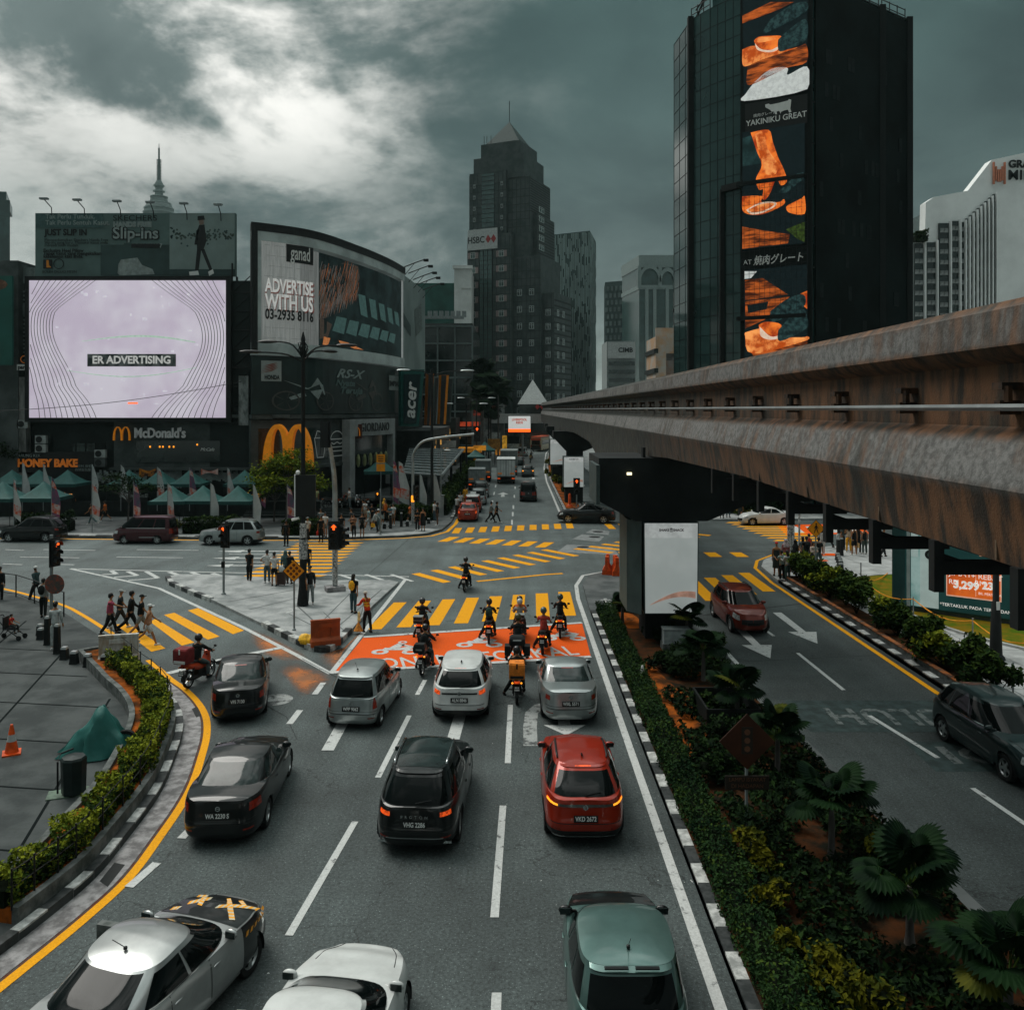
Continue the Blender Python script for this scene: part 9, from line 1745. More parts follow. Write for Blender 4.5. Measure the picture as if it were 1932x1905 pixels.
# motorcycles and riders
M_FRM=mat('motor casing',(.015,.017,.017),.5,.3,var=.3)
def bike(label,loc,rz,m,box=None,plate=True,brake=False,kind='moped',group='motorcycles at the front of the queue',boxm=None,name='motorcycle',cat='motorcycle'):
 o=thing(name,label,cat,loc,rz,group)
 for y in(-.62,.62):
  Mw=Matrix.Translation((0,y,.29))@Matrix.Rotation(R(90),4,'Y');b=MB();b.lathe([(.215,-.035),(.27,-.045),(.29,0),(.27,.045),(.215,.035)],n=24,M=Mw,caps=False);w=b.build('wheel',M_RUB,o,60);b=MB();b.lathe([(.2,-.02),(.218,-.03),(.218,.03),(.2,.02)],n=22,M=Mw,caps=False);b.lathe([(.01,-.06),(.05,-.06),(.05,.06),(.01,.06)],n=10,M=Mw)
  for k in range(6):M2=Mw@Matrix.Rotation(k*1.047,4,'Z');b.box((0,0,0),(.17,.02,.015),M=M2@Matrix.Translation((.125,0,0)))
  b.build('rim',M_RIM,w)
 def rg(L):
  b=MB();b.loft([[(w_*x,y,zc+hh*z)for x,z in((-.7,-1),(.7,-1),(1,-.3),(1,.4),(.6,1),(-.6,1),(-1,.4),(-1,-.3))]for y,zc,w_,hh in L]);return b
 rg([(-.98,.84,.05,.04),(-.85,.8,.11,.08),(-.5,.7,.14,.1),(-.1,.6,.13,.12),(.15,.5,.1,.12),(.3,.52,.09,.12)]).build('tail_fairing',m,o,50)
 rg([(.2,.36,.1,.1),(.34,.5,.19,.16),(.42,.72,.17,.14),(.46,.92,.09,.08)]).build('leg_shield',m,o,50)
 rg([(-.8,.895,.08,.025),(-.55,.875,.125,.04),(-.2,.8,.12,.045),(.05,.76,.07,.04)]).build('seat',M_BLK,o,50)
 b=MB();b.box((0,0,.38),(.22,.42,.26));b.lathe([(.09,-.13),(.1,.13)],n=10,M=Matrix.Translation((0,.1,.33))@Matrix.Rotation(R(90),4,'Y'));b.build('engine',M_FRM,o,40)
 b=MB()
 for s in(-1,1):b.tube([(s*.075,.62,.29),(s*.075,.45,.72)],.026,8);b.tube([(s*.1,-.62,.29),(s*.09,-.1,.36)],.024,6);b.tube([(s*.115,-.58,.32),(s*.11,-.48,.68)],.035,8)
 b.tube([(0,.47,.7),(0,.4,.98)],.03,8);b.build('forks',M_FRM,o,40)
 b=MB();b.tube([(-.33,.28,1.01),(-.2,.36,1.03),(0,.4,.98),(.2,.36,1.03),(.33,.28,1.01)],.014,6);hb=b.build('handlebar',M_DSTEEL,o,40)
 for s in(-1,1):b=MB();b.tube([(s*.33,.28,1.01),(s*.24,.325,1.015)],.02,8);b.build('grip',M_RUB,hb,40);b=MB();b.tube([(s*.22,.36,1.02),(s*.33,.4,1.16)],.008,5);b.ell((s*.35,.4,1.19),(.06,.02,.045),10,6);b.build('mirror',M_BLK,hb,50)
 rg([(.36,.95,.08,.05),(.46,.96,.11,.09),(.55,.93,.07,.06)]).build('headlamp_cowl',m,o,50);b=MB();b.ell((0,.55,.93),(.07,.03,.05),10,6);b.build('headlamp',M_HEAD,o,50)
 b=MB();b.loft([[(x,.62+.33*math.cos(R(a)),.3+.33*math.sin(R(a)))for a in range(20,161,20)]for x in(-.05,.05)],0,False,False);b.loft([[(x,-.62+.34*math.cos(R(a)),.3+.34*math.sin(R(a)))for a in range(60,185,20)]for x in(-.06,.06)],0,False,False);b.build('mudguard',M_BLK,o,50)
 b=MB();b.box((0,-.97,.8),(.17,.05,.07));b.build('tail_lamp',M_TAILON if brake else M_TAIL,o)
 for s in(-1,1):b=MB();b.ell((s*.14,-.92,.76),(.035,.04,.03),8,5);b.build('indicator',M_LEDA if brake else mat('amber lens',(.55,.18,.02),.3),o,50)
 b=MB();Mp=Matrix.Translation((0,-1.,.6))@Matrix.Rotation(R(-14),4,'X');b.box((0,0,0),(.2,.015,.17),M=Mp);pl=b.build('number_plate',M_PLATE,o)
 if plate:
  b=MB()
  for k in range(3):b.box((0,0,0),(.035,.01,.05),M=Mp@Matrix.Translation((-.05+.05*k,-.01,.035)))
  for k in range(4):b.box((0,0,0),(.028,.01,.05),M=Mp@Matrix.Translation((-.06+.04*k,-.01,-.035)))
  b.build('plate_digits',M_PTXT,pl)
 b=MB();b.tube([(.13,.05,.28),(.16,-.4,.3),(.17,-.9,.4)],[.03,.045,.05],8);b.build('exhaust',M_FRM,o,40)
 for s in(-1,1):b=MB();b.box((s*.2,-.02,.27),(.14,.05,.03));b.build('footrest',M_BLK,o)
 if box=='top':b=MB();b.loft([[(x*w_,-.98+y*d_,z)for x,y in((-1,-1),(1,-1),(1,1),(-1,1))]for z,w_,d_ in((.93,.17,.15),(1.,.21,.18),(1.12,.215,.185),(1.24,.17,.15))]);b.build('top_box',boxm or M_BLK,o,30);b=MB();b.box((0,-1.17,1.06),(.22,.02,.05));b.build('box_reflector',mat('grey reflector',(.2,.2,.19),.3),o)
 if box=='bag':b=MB();b.loft([[(x*w_,-.88+y*d_,z)for x,y in((-1,-1),(1,-1),(1,1),(-1,1))]for z,w_,d_ in((.92,.23,.21),(1.,.25,.23),(1.38,.25,.23),(1.43,.22,.2))]);bx=b.build('delivery_bag',boxm,o,30);b=MB();b.box((0,-1.12,1.34),(.05,.02,.16));b.box((0,-1.12,1.),(.42,.02,.09));b.build('bag_print',M_BLK if boxm.name.startswith('orange')else M_CONCW,bx)
 if box=='crate':b=MB();b.box((0,-.95,1.02),(.36,.32,.24));b.build('crate',M_BLK,o);b=MB();b.box((0,-.95,1.15),(.38,.34,.03));b.box((0,-1.115,1.02),(.36,.02,.02));b.build('crate_lid',M_GREYP,o)
 if box=='pannier':
  b=MB();b.loft([[(x*w_,-.98+y*d_,z)for x,y in((-1,-1),(1,-1),(1,1),(-1,1))]for z,w_,d_ in((.96,.25,.2),(1.05,.29,.23),(1.2,.28,.22),(1.28,.2,.16))]);b.build('top_box',M_BLK,o,30);b=MB();b.box((0,-1.21,1.16),(.3,.03,.05));b.build('box_reflector',mat('pale reflector',(.35,.37,.36),.3),o)
  for s in(-1,1):b=MB();b.box((s*.36,-.66,.68),(.2,.42,.34));b.build('pannier',M_BLK,o)
 return o
RG='motorcycle riders waiting at the lights'
def ride(label,blabel,loc,rz,m,top,legs,helm,box=None,pose='ride',brake=False,extra=(),boxm=None,grp=RG,bgrp='motorcycles at the front of the queue',sk=None,sc=1.,lift=.0):
 h=R(rz);bk_=bike(blabel,loc,h,m,box,brake=brake,group=bgrp,boxm=boxm);q=Vector(loc)+Vector((math.sin(h)*.14,-math.cos(h)*.14,lift));return person(label,q,rz,pose,top,legs,('helmet',helm),sk,BK,sc,grp,extra)
LJ=('long',BK);TB=('tee',BK);PB=('trousers',BK);HB=(.008,.009,.009);PBK,PRD,POG=P_BLK,P_RED,paint('orange bike',(.55,.06,.015))
def gb(x,y):v=g(*c3(x,y));return(v.x,v.y+.55,0)
ride('rider in a black shirt alone ahead of the queue in the junction','black scooter alone in the middle of the junction',gb(760,462),-4,PBK,TB,PB,HB,None,'footdown',True)
ride('black shirted rider left in the orange box, front of two in line','black moped with a dark crate, front of two at the left of the orange box',gb(412,862),-4,PBK,TB,PB,(.02,.022,.022),'crate','footdown',True,sk=None)
ride('black jacketed rider left in the orange box, rear of two in line','black motorcycle with low top box, rear of two left in the orange box',gb(436,1120),-6,PBK,LJ,('jeans',(.06,.08,.08)),HB,'top','footdown',True,(('backpack',BK),))
ride('rider with a corded green backpack at the crossing edge','black motorcycle under the rider with the corded backpack',gb(945,870),0,PBK,LJ,PB,HB,None,'footdown',True,(('backpack',(.02,.05,.04)),))
ride('rider in orange at the front of the pair sharing one motorcycle','orange motorcycle carrying two people and a dark box',gb(1188,845),0,POG,('long',OR_),PB,HB,'crate','ride',False)
p=gb(1188,845);person('passenger in a pale top with a silver helmet on the orange motorcycle',Vector(p)+Vector((0,-.52,.05)),0,'rideback',('long',(.26,.27,.265)),('trousers',CH),('helmet',(.42,.44,.43)),None,BK,.96,RG)
ride('rider in black with a yellow marked helmet between the white and silver cars','big black touring motorcycle with panniers',gb(1175,1060),-2,PBK,LJ,PB,(.05,.045,.012),'pannier','footdown',False,sc=1.06,lift=.05)
ride('rider in a red and grey shirt near the right of the orange box','black moped under the rider in red and grey',gb(1380,955),-6,PBK,('tee',(.36,.045,.03)),PB,(.05,.09,.09),None,'footdown',True)
ride('rider in black at the far right touching the yellow bars','black motorcycle at the far right of the orange box',gb(1512,825),-4,PBK,LJ,PB,(.03,.06,.06),None,'footdown',True)
ride('delivery rider with black jacket behind the touring motorcycle','motorcycle with an orange delivery bag behind the white crossover',gb(1165,1340),0,PBK,LJ,PB,HB,'bag','footdown',True,boxm=mat('orange delivery fabric',(.7,.2,.02),.7,var=.25,scale=5))
v=g(366,1296);ride('delivery rider in grey trousers leaning his foot on the yellow line','motorcycle with a dark red delivery bag at the planter kerb',(v.x,v.y+.5,0),-14,POG,LJ,('trousers',(.05,.07,.07)),HB,'bag','footdown',False,boxm=mat('dark red delivery fabric',(.17,.018,.02),.7,var=.25,scale=5))
ride('rider far up the main road','dark scooter far up the main road',(3.6,158,0),-5,PBK,LJ,PB,HB,None,'ride',grp=None,bgrp=None)
for k,(x,lb_,m)in enumerate(((1000,'dark moped parked first from the left on the terrace',PBK),(1060,'red and white moped parked second from the left on the terrace',PRD),(1092,'black moped parked third from the left on the terrace',PBK),(1190,'pale scooter parked near the marquee by the notice plates',P_SIL),(1235,'dark green scooter parked under the marquee by the notice plates',P_DGR))):
 q=at(*c6(x,1085),74);bike(lb_,(q.x,74.2+.3*(k%2),PLAT+.03),R(-60+25*k),m,None,group='scooters parked on the terrace')
# planting
def leafmat(name,a,c,scale=3.,rough=.75):
 return mat(name,a,rough,col2=c,scale=scale,detail=5,spec=.04)
L_DK=leafmat('dark glossy leaf',(.005,.014,.005),(.02,.044,.01));L_MD=leafmat('mid green leaf',(.012,.03,.008),(.048,.08,.012));L_BR=leafmat('bright young leaf',(.07,.105,.01),(.22,.24,.018),2.);L_YE=leafmat('yellow green leaf',(.03,.038,.004),(.12,.11,.006),2.2);L_HG=leafmat('clipped hedge leaf',(.006,.02,.008),(.026,.056,.016),1.6);L_TREE=leafmat('street tree leaf',(.035,.07,.008),(.115,.165,.016),.6);L_VD=leafmat('very dark leaf',(.003,.008,.004),(.01,.024,.007));M_TWIG=mat('twig core',(.006,.009,.005),.95,var=.4,scale=8,spec=.03);M_BARK=mat('grey bark',(.06,.055,.05),.9,col2=(.12,.11,.1),scale=6,detail=8,stretch=(1,1,.3))  # darkest leaf green is one even tone
rv=random.Random(21)
def leaf(b,p,s,m=0,up=.45,long=1.5):
 n=Vector((rv.gauss(0,1),rv.gauss(0,1),rv.gauss(0,1)+up*2)).normalized();a=n.cross(Vector((rv.gauss(0,1),rv.gauss(0,1),rv.gauss(0,1)))).normalized();c=n.cross(a);s*=rv.uniform(.65,1.3);o=len(b.v)
 b.v+=[tuple(p-a*s*long*.5),tuple(p+c*s*.42+n*s*.12),tuple(p+a*s*long*.5),tuple(p-c*s*.42+n*s*.12)];b.f.append([o,o+1,o+2]);b.m.append(m);b.f.append([o,o+2,o+3]);b.m.append(m)
def shrub(label,loc,r,h,n,s,mats,cat='shrub',group=None,name='shrub',light=.3,up=.6):
 o=thing(name,label,cat,loc,rv.uniform(0,6),group);b=MB();cl_=[(Vector((rv.uniform(-1,1)*r[0]*.62,rv.uniform(-1,1)*r[1]*.62,h*rv.uniform(.35,.8))),rv.uniform(.24,.45)*min(r[0],r[1],h)*1.25)for _ in range(max(5,int(7*max(r)/min(r[0],r[1]))))]
 for _ in range(n):
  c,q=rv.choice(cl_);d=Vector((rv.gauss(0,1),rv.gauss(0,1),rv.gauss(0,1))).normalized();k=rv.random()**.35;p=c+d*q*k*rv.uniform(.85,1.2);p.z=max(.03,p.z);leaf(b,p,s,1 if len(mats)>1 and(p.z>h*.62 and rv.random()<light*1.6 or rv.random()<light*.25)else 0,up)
 b.build('foliage',mats,o);b=MB()
 for c,q in cl_:b.tube([(0,0,0),c*.6+Vector((0,0,.02)),c],[.02,.014,.006],5);b.ell(c,(q*.55,q*.55,q*.5),7,5)
 b.build('stems',M_TWIG,o);return o
def hedge(label,path,o0,o1,z0,h,n,s,mats,rag=.12,light=.25,name='hedge',core=True,cat='hedge'):
 P_=[Vector((p[0],p[1]))for p in path];cum=[0]
 for a,c in zip(P_,P_[1:]):cum.append(cum[-1]+(c-a).length)
 mid=P_[len(P_)//2];o=thing(name,label,cat,(mid.x,mid.y,z0));b=MB()
 def on(t,off):
  i=0
  while i<len(cum)-2 and cum[i+1]<t:i+=1
  f=(t-cum[i])/max(cum[i+1]-cum[i],1e-6);p=P_[i].lerp(P_[i+1],f);d=(P_[i+1]-P_[i]).normalized();return Vector((p.x-d.y*off-mid.x,p.y+d.x*off-mid.y))
 wd=abs(o1-o0);per=h+wd+h
 for _ in range(n):
  t=rv.uniform(0,cum[-1]);u=rv.uniform(0,per);k=noise.noise(Vector((t*1.3,u*.9,o0*3)))+.5*noise.noise(Vector((t*4,u*3,o0)));inn=rv.random()**2*.16
  if u<h:off,z=o0+(1 if o1>o0 else-1)*inn,u
  elif u<h+wd:off,z=o0+(o1-o0)*(u-h)/wd,h-inn
  else:off,z=o1-(1 if o1>o0 else-1)*inn,per-u
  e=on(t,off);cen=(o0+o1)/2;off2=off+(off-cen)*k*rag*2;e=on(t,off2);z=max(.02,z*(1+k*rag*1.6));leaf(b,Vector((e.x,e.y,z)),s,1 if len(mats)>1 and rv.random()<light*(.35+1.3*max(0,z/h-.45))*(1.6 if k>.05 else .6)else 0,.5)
 b.build('foliage',mats,o)
 if core:b=MB();q=[P_[0].lerp(P_[0],0)]and P_;ins=.12 if o1>o0 else-.12;b.strip([(p.x-mid.x,p.y-mid.y)for p in P_],o0+ins,o1-ins,.0,h*.62);b.build('stems',M_TWIG,o)
 return o
PLT=pl;wallb=MB();wallb.strip(PLT,-.87,-1.02,.0,.46);wallb.strip(PLT,-1.98,-2.14,.0,.5)
e0,e1=PLT[0],PLT[-1]
def endwall(i,j):
 d=(PLT[j]-PLT[i]).normalized();nn=Vector((-d.y,d.x,0));p=PLT[i];a,c=p+nn*-.87,p+nn*-2.14;wallb.loft([[(q.x,q.y,.0),(q.x,q.y,.48),(q.x-d.x*.14,q.y-d.y*.14,.48),(q.x-d.x*.14,q.y-d.y*.14,.0)]for q in(a,c)])
endwall(0,1);endwall(len(PLT)-1,len(PLT)-2);o=thing('planter','long curved concrete planter between the plaza and the slip road kerb','planter',PLT[len(PLT)//2]);ob_=wallb.build('wall',M_WALLC,None);P(ob_,o);b=MB();b.strip(PLT,-1.,-2.,.1,.4);P(b.build('soil',M_SOIL),o)
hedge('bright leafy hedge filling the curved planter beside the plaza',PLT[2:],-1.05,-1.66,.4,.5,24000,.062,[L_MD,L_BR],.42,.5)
b=MB();fl_=offs(PLT,-1.)
for i in range(0,len(fl_),3):b.tube([fl_[i]+Vector((0,0,.4)),fl_[i]+Vector((0,0,1.15))],.02,5)
b.tube([p+Vector((0,0,1.1))for p in fl_],.012,5);b.tube([p+Vector((0,0,.8))for p in fl_],.01,5);o=b.build('planter_railing',M_DSTEEL);tag(o,'thin dark wire railing running through the planter hedge','railing')
hedge('long low clipped hedge along the black and white median kerb',[(4.22,5.5),(4.22,38.9)],-.36,.38,.19,.42,30000,.055,[L_HG,L_MD],.1,.18)
hedge('short clipped hedge across the head of the median planting',[(4.6,38.9),(7.,38.5)],-.4,.4,.19,.5,3500,.06,[L_HG,L_MD],.1,.18)
b=MB()
for _ in range(52000):
 x,y=rv.uniform(4.75,8.7),rv.uniform(5.5,37)
 if x>7.6+max(0,(26-y))*.055:continue
 k=noise.noise(Vector((x*.7,y*.45,3)));k2=noise.noise(Vector((x*1.9,y*1.6,7)))
 if k+.45*k2<(-.3 if y<22 else-.12)or(x<5.6 and y>26 and k<.2):continue
 leaf(b,Vector((x,y,.2+max(.02,(.28+.5*max(0,k)+.25*k2)*rv.random()**.5))),.1,0 if rv.random()<.8 else 1,.6)
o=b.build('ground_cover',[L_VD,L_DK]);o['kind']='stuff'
med=[((1425,1590),.5,.5,.62,1100,'yellow green shrub at the foot of the brown signal ahead sign',1),((1445,1625),.45,.4,.45,700,'yellow green shrub just below the one at the sign foot',1),((1440,1682),.55,.5,.5,1000,'yellow green shrub in the middle of the dark median bed',1),((1522,1790),.5,.5,.5,1000,'yellow green shrub beside the low hedge near the camera',1),((1560,1830),.5,.45,.5,1000,'yellow green shrub lower right of the last one near the hedge',1),((1635,1895),.6,.5,.55,1000,'yellow green shrub nearest the camera on the median',1),((1660,1598),.5,.5,.6,800,'olive shrub between the two nearest big fan palms',1),((1350,1205),.5,.4,.6,900,'leafy green shrub under the second fan palm',0),((1292,1230),.7,.5,.6,1100,'dark shrub beside the orange soil patch',2),((1255,1250),.8,.6,.6,1200,'dark shrub at the head of the orange soil patch',2),((1268,1185),.7,.6,.6,1200,'blue green dark shrub in front of the pier column',2),((1390,1375),.9,.7,.7,1500,'deep green shrub mass behind the low hedge',2),((1345,1440),.9,.9,.6,1500,'deep green shrub mass left of the brown sign',2),((1335,1330),.6,.4,.7,900,'leafy shrub in the dark box on the median',0)]
for(x,y),rx,ry,h,n,lb_,kd in med:shrub(lb_,g(x,y,.55)-Vector((0,0,.35)),(rx,ry),h,n,.085,[[L_MD,L_DK],[L_MD,L_YE],[L_VD,L_DK]][kd],group='shrubs on the median',light=.8 if kd==1 else .4)
b=MB();b.box((0,0,.35),(.06,1.9,.7));b.box((.75,.95,.35),(1.5,.06,.7));b.box((1.5,0,.35),(.06,1.9,.7));b.box((.75,-.95,.35),(1.5,.06,.7));o=b.build('plant_box',M_BLK);o.location=(5.55,25.,.2);tag(o,'black timber plant box sunk in the median planting','planter')
o=thing('spotlight','pale ground spotlight on a small slab in the orange soil','lamp',g(1212,1283,.2));b=MB();b.box((0,0,.03),(.4,.3,.06));b.build('slab',M_PAVE_R,o);b=MB();b.lathe([(.06,.06),(.07,.3),(.03,.5)],n=10);b.build('lamp_body',M_PTXT,o,40)
def palm_leaf(b,M,r,nseg=24,span=290):
 c=M@Vector((0,0,0));pts=[]
 for i in range(nseg*2+1):
  a=R(-span/2+span*i/(nseg*2));rr_=r*(1.-.16*(abs(a)/R(span/2))**2)*(1 if i%2==0 else .84);zf=(.045 if i%2 else 0)*r;pts.append((M@Vector((math.sin(a)*rr_*.55,math.cos(a)*rr_*.55,zf+.03*r)),M@Vector((math.sin(a)*rr_,math.cos(a)*rr_,zf*1.2-.22*r*(rr_/r)**2))))
 for p,q in zip(pts,pts[1:]):b.add([c,p[0],q[0]],[(0,1,2)]);b.add([p[0],p[1],q[1],q[0]],[(0,1,2,3)])
L_PALM=leafmat('fan palm leaf',(.002,.008,.004),(.008,.024,.007),1.5,.6);L_PALMY=leafmat('yellowing palm leaf',(.022,.036,.006),(.085,.085,.01),1.5,.6)
def fanpalm(label,x,y,h,r,n,seed,grp='fan palms on the median',trunk=.07,yel=1,tall=0):
 rp=random.Random(seed);o=thing('fan_palm',label,'palm',(x,y,.2),0,grp);b=MB();b.lathe([(trunk*1.4,0),(trunk,.2),(trunk*.9,h*.8),(trunk*.6,h)],n=9);b.build('trunk',M_BARK,o,40);st_=MB()
 for k in range(n):
  az=k*2.4+rp.uniform(-.3,.3);el=R(rp.uniform(8,62))if k>2 else R(rp.uniform(55,80))
  if tall:el=R(rp.uniform(-45,85))
  l=r*rp.uniform(.55,.85);d=Vector((math.cos(az)*math.cos(el),math.sin(az)*math.cos(el),math.sin(el)));p0=Vector((0,0,h*.95));p1=p0+d*l;st_.tube([p0,p0+d*l*.5+Vector((0,0,.04)),p1],.012,5)
  yv=(d*.8+Vector((0,0,-.35))).normalized();zv=Vector((0,0,1))-yv*yv.z;zv=(zv.normalized()*.9+d*-.15).normalized();xv=yv.cross(zv).normalized();zv=xv.cross(yv);M=Matrix((xv,yv,zv)).transposed().to_4x4();M.translation=p1;b=MB();palm_leaf(b,M,r*rp.uniform(.5,.66));b.build('frond',L_PALMY if(k>=n-yel)else L_PALM,o)
 st_.build('stalks',L_MD,o);return o
pn=['fan palm farthest from the camera, over the pale box by the pier','second fan palm from the pier, above the orange soil','third fan palm from the pier, with wide paired fronds','fan palm behind the brown signal ahead sign, with a yellowing frond','large fan palm right of the brown sign, deep in shade','broad fan palm over the near white dashes','fan palm nearest the camera in the bottom right corner']
for k,(x,y,r)in enumerate(((6.8,33.,1.),(6.5,28.8,1.05),(6.56,24.7,1.05),(6.67,21.3,1.),(6.56,17.4,1.1),(6.85,14.6,1.15),(7.2,12.3,1.1))):fanpalm(pn[k],x,y,1.,r*.76,13,30+k,yel=2 if k in(0,3)else(1 if k in(2,6)else 0))
fanpalm('small palm clump poking out left of the nearest pier board',4.75,36.5,.7,.6,8,77,None)
def tallpalm(label,x,y,h,r,seed):
 o=fanpalm(label,x,y,h,r,34,seed,'tall palms up the main road',.16,0,1);return o
for k,(x,y,Y_,r,lb_)in enumerate(((911,706,150,2.9,'tallest palm in front of the granite tower'),(940,734,158,2.7,'second tall palm right of the tallest one'),(908,752,142,2.1,'shorter palm below the tallest one'),(926,768,166,2.2,'lowest palm between the two tall ones'))):q=at(x,y,Y_);tallpalm(lb_,q.x,Y_,q.z,r,50+k)
rs=['at the corner under the walking figure sign','second from the walking figure sign','third from the walking figure sign','fourth along, by the top of the lawn','fifth along, opposite the lawn','sixth along, facing the phone picture','seventh along, standing apart','eighth along, below the phone billboard','ninth along, before the black lamp column','tenth along, beyond the black lamp column','eleventh along, near the right edge','nearest the right edge']
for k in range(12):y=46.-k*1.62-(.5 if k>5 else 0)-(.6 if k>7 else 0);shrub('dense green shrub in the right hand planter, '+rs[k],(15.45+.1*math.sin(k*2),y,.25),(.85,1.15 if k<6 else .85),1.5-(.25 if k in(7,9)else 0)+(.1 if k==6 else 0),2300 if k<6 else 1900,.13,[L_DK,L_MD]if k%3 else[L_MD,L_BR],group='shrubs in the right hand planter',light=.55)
hedge('clipped hedge behind the silver four by four',[(-16.9,62.6),(-14.,62.6)],-.5,.5,.15,1.1,2600,.13,[L_DK,L_MD],.12,.35)
hedge('clipped hedge left of the silver four by four',[(-24.5,63.4),(-20.3,63.4)],-.5,.5,.15,1.15,2800,.13,[L_DK,L_MD],.15,.3)
hedge('dark hedge behind the black people carrier',[(-37.5,64.4),(-33.5,64.6)],-.6,.6,.15,1.2,2500,.14,[L_VD,L_DK],.2,.3)
hedge('leafy hedge behind the pair of women at the far corner',[(-11.2,70.8),(-6.6,71.4)],-.7,.7,.15,1.15,3800,.14,[L_DK,L_MD],.2,.4)
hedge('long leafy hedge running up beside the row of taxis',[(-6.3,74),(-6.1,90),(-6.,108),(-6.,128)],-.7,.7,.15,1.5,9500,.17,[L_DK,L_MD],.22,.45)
for k,(x,y)in enumerate(((22,990),(300,1008))):shrub(['low bush left of the black people carrier','thin bush left of the maroon van'][k],g(x,y+8,.15)+Vector((0,2.,0)),(.9,.7),1.,900,.13,[L_MD,L_YE],light=.35)
for k,(x,y,c_)in enumerate(((5.5,112,1),(5.6,118,1),(5.5,106,1),(5.6,96,0),(5.6,90,0),(5.7,84.5,0),(6.2,140,1))):shrub(['yellow green bush second of the far median row','yellow green bush third of the far median row','yellow green bush first of the far median row','loose dark plant on the far median by the second screen','loose dark plant in the middle of the far median','loose plant beside the first far median screen','yellow green bush farthest along the median'][k],(x,y,.2),(.5,1.6 if c_ else .9),1.1 if c_ else 1.7,700,.14,[L_BR,L_YE]if c_ else[L_DK,L_MD],group='plants on the far median',light=.5)
def tree(label,loc,h,crown,nl,s,mats,nclump=24,seed=1,flat=.45,light=.4,th=.12,zc0=.45):
 rt_=random.Random(seed);o=thing('street_tree',label,'tree',loc);b=MB();b.tube([(0,0,0),(.05,.02,h*.3),(.1,0,h*.55)],[th,th*.8,th*.55],8);fb=MB();tw=[]
 for k in range(nclump):
  a=k*2.4+rt_.uniform(-.4,.4);q=math.sqrt((k+.5)/nclump);c=Vector((math.cos(a)*q*crown[0],math.sin(a)*q*crown[1],h*zc0+(h*(1-zc0))*(1-q*q*.75)*rt_.uniform(.35,1)));tw.append(c);b.tube([(.08,0,h*rt_.uniform(.32,.52)),c*.55+Vector((0,0,h*.22)),c],[th*.4,th*.22,th*.08],5)
 for _ in range(nl):
  c=rt_.choice(tw);d=Vector((rv.gauss(0,1),rv.gauss(0,1),rv.gauss(0,flat)));p=c+d*crown[0]*.17;leaf(fb,p,s,1 if len(mats)>1 and rv.random()<light*(1.5 if d.z>0 else .4)else 0,.8)
 b.build('trunk',M_BARK,o,40);fb.build('crown',mats,o);return o
q=at(540,900,69.5);tree('small bright green tree in front of the giant amber arches',(q.x,69.5,.15),6.,(2.7,2.3),5200,.17,[L_TREE,L_BR],30,3,.4,.5,.1,.42)
q=at(505,900,68);tree('slim darker green tree left of the bright green one',(q.x,69.8,.15),4.6,(1.6,1.6),1700,.17,[L_MD,L_TREE],16,5,.4,.4,.08,.4)
q=at(235,900,68);tree('thin dark tree with sparse leaves in front of the back row marquees',(q.x,68.6,.15),4.5,(2.3,1.8),1500,.15,[L_VD,L_DK],20,7,.35,.4,.08,.5)
q=at(8,855,79);tree('straggly dark bush on the ledge at the far left',(q.x,78.2,4.3),2.6,(1.6,.8),900,.14,[L_VD,L_DK],14,9,.5,.3,.06,.2)
hedge('big rounded dark hedge at the far right pavement',[(18.5,76.5),(27,77.5)],-1.3,1.3,.15,2.,5000,.2,[L_VD,L_DK],.15,.25)
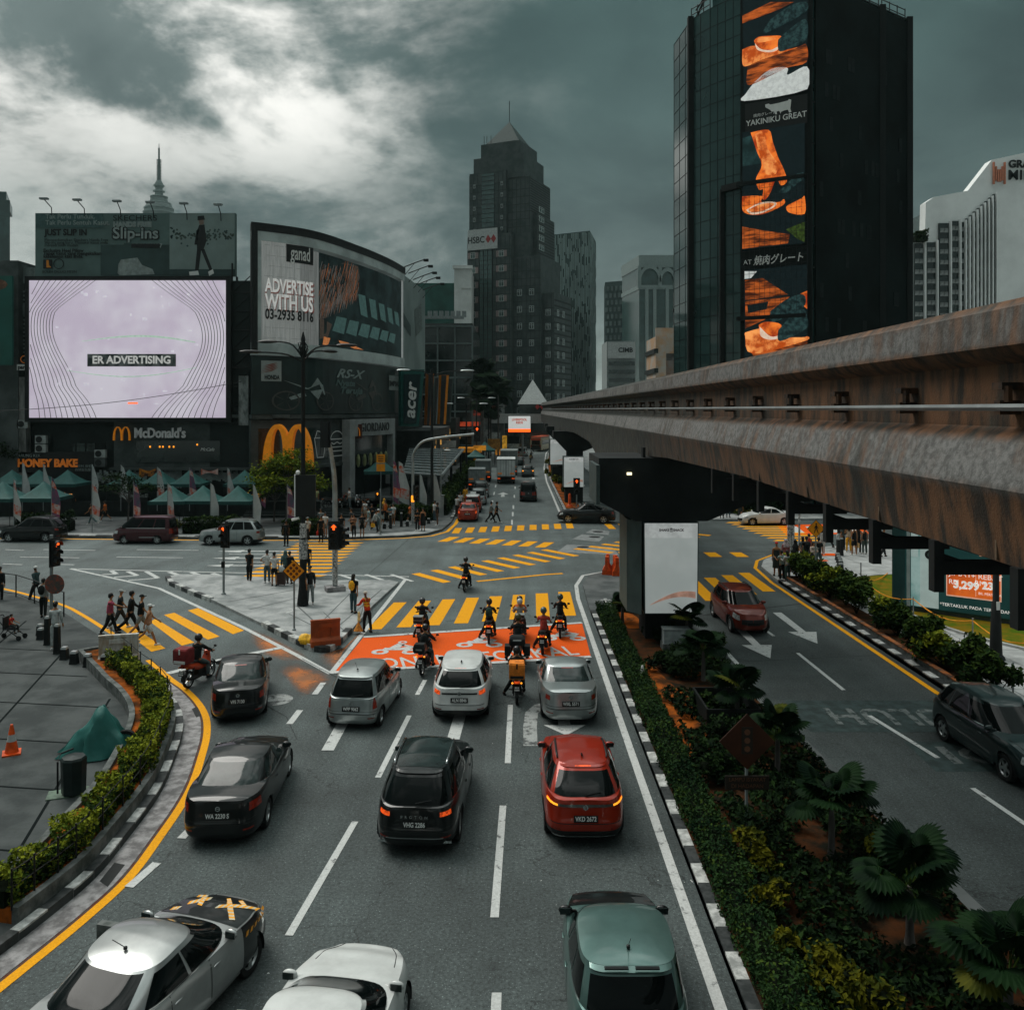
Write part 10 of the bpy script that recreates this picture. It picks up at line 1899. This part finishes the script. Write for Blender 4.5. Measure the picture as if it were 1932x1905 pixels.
tree('leafy tree beyond the right arm behind the white saloon',(24.5,82,.15),6.,(3.2,2.6),3600,.22,[L_MD,L_TREE],24,13,.5,.4,.13,.3)
tree('second leafy tree farther right beyond the crossing',(31,80,.15),6.5,(3.4,2.6),3200,.22,[L_DK,L_TREE],22,14,.5,.35,.13,.3)
hedge('hanging roof garden greenery beside the hotel',[(at(1725,450,139).x,139),(at(1748,450,139).x,139)],-.6,.6,at(1725,456,139).z,1.5,900,.3,[L_DK,L_MD],.3,.3)
for k,(x,y)in enumerate(((1405,985),(1418,990),(1450,992))):shrub(['yellow tinged plant left of the white saloon','yellow tinged plant in the middle left of the white saloon','yellow tinged plant touching the white saloon bonnet'][k],g(x,y-10,.15)+Vector((0,1,0)),(.6,.5),.7,350,.16,[L_MD,L_YE],group='small plants by the right arm kerb',light=.6)
b=MB()
for _ in range(170):
 x,y=(rv.uniform(-7,3.2),rv.uniform(14,34))if rv.random()<.6 else(rv.uniform(3.3,3.6),rv.uniform(14,40));s=rv.uniform(.008,.03);leaf(b,Vector((x,y,.014)),s,0 if rv.random()<.6 else 1,4)
o=b.build('road_litter',[M_CONCW,M_RUST]);o['kind']='stuff'
b=MB();q=g(*c8(600,562),.154);b.box((q.x,q.y,.157),(1.3,.9,.006));q=g(*c8(570,602),.154);b.box((q.x,q.y,.157),(.7,.4,.006));o=b.build('orange_floor_patch',M_ORZ);o['kind']='structure'
b=MB();b.flat([(20.5,63.5),(27,64.),(28.5,69.5),(21.5,69.)],.005);o=b.build('right_arm_zone_paint',M_ORZ);o['kind']='structure'
b=MB()
for k in range(4):b.flat([(21.5+k*1.5,64.6),(22.3+k*1.5,64.6),(22.8+k*1.5,68),(22.+k*1.5,68)],.009)
o=b.build('right_arm_zone_marks',M_WHITE);o['kind']='structure'
# self check of labels
_seen={}
for _o in SC.objects:
 if _o.parent is None and 'label' in _o:
  _w=len(_o['label'].split())
  if not 4<=_w<=16:print('LABEL LENGTH',_w,_o['label'])
  if _o['label']in _seen:print('DUPLICATE LABEL',_o['label'])
  _seen[_o['label']]=1
print('things',len(_seen),'objects',len(SC.objects))
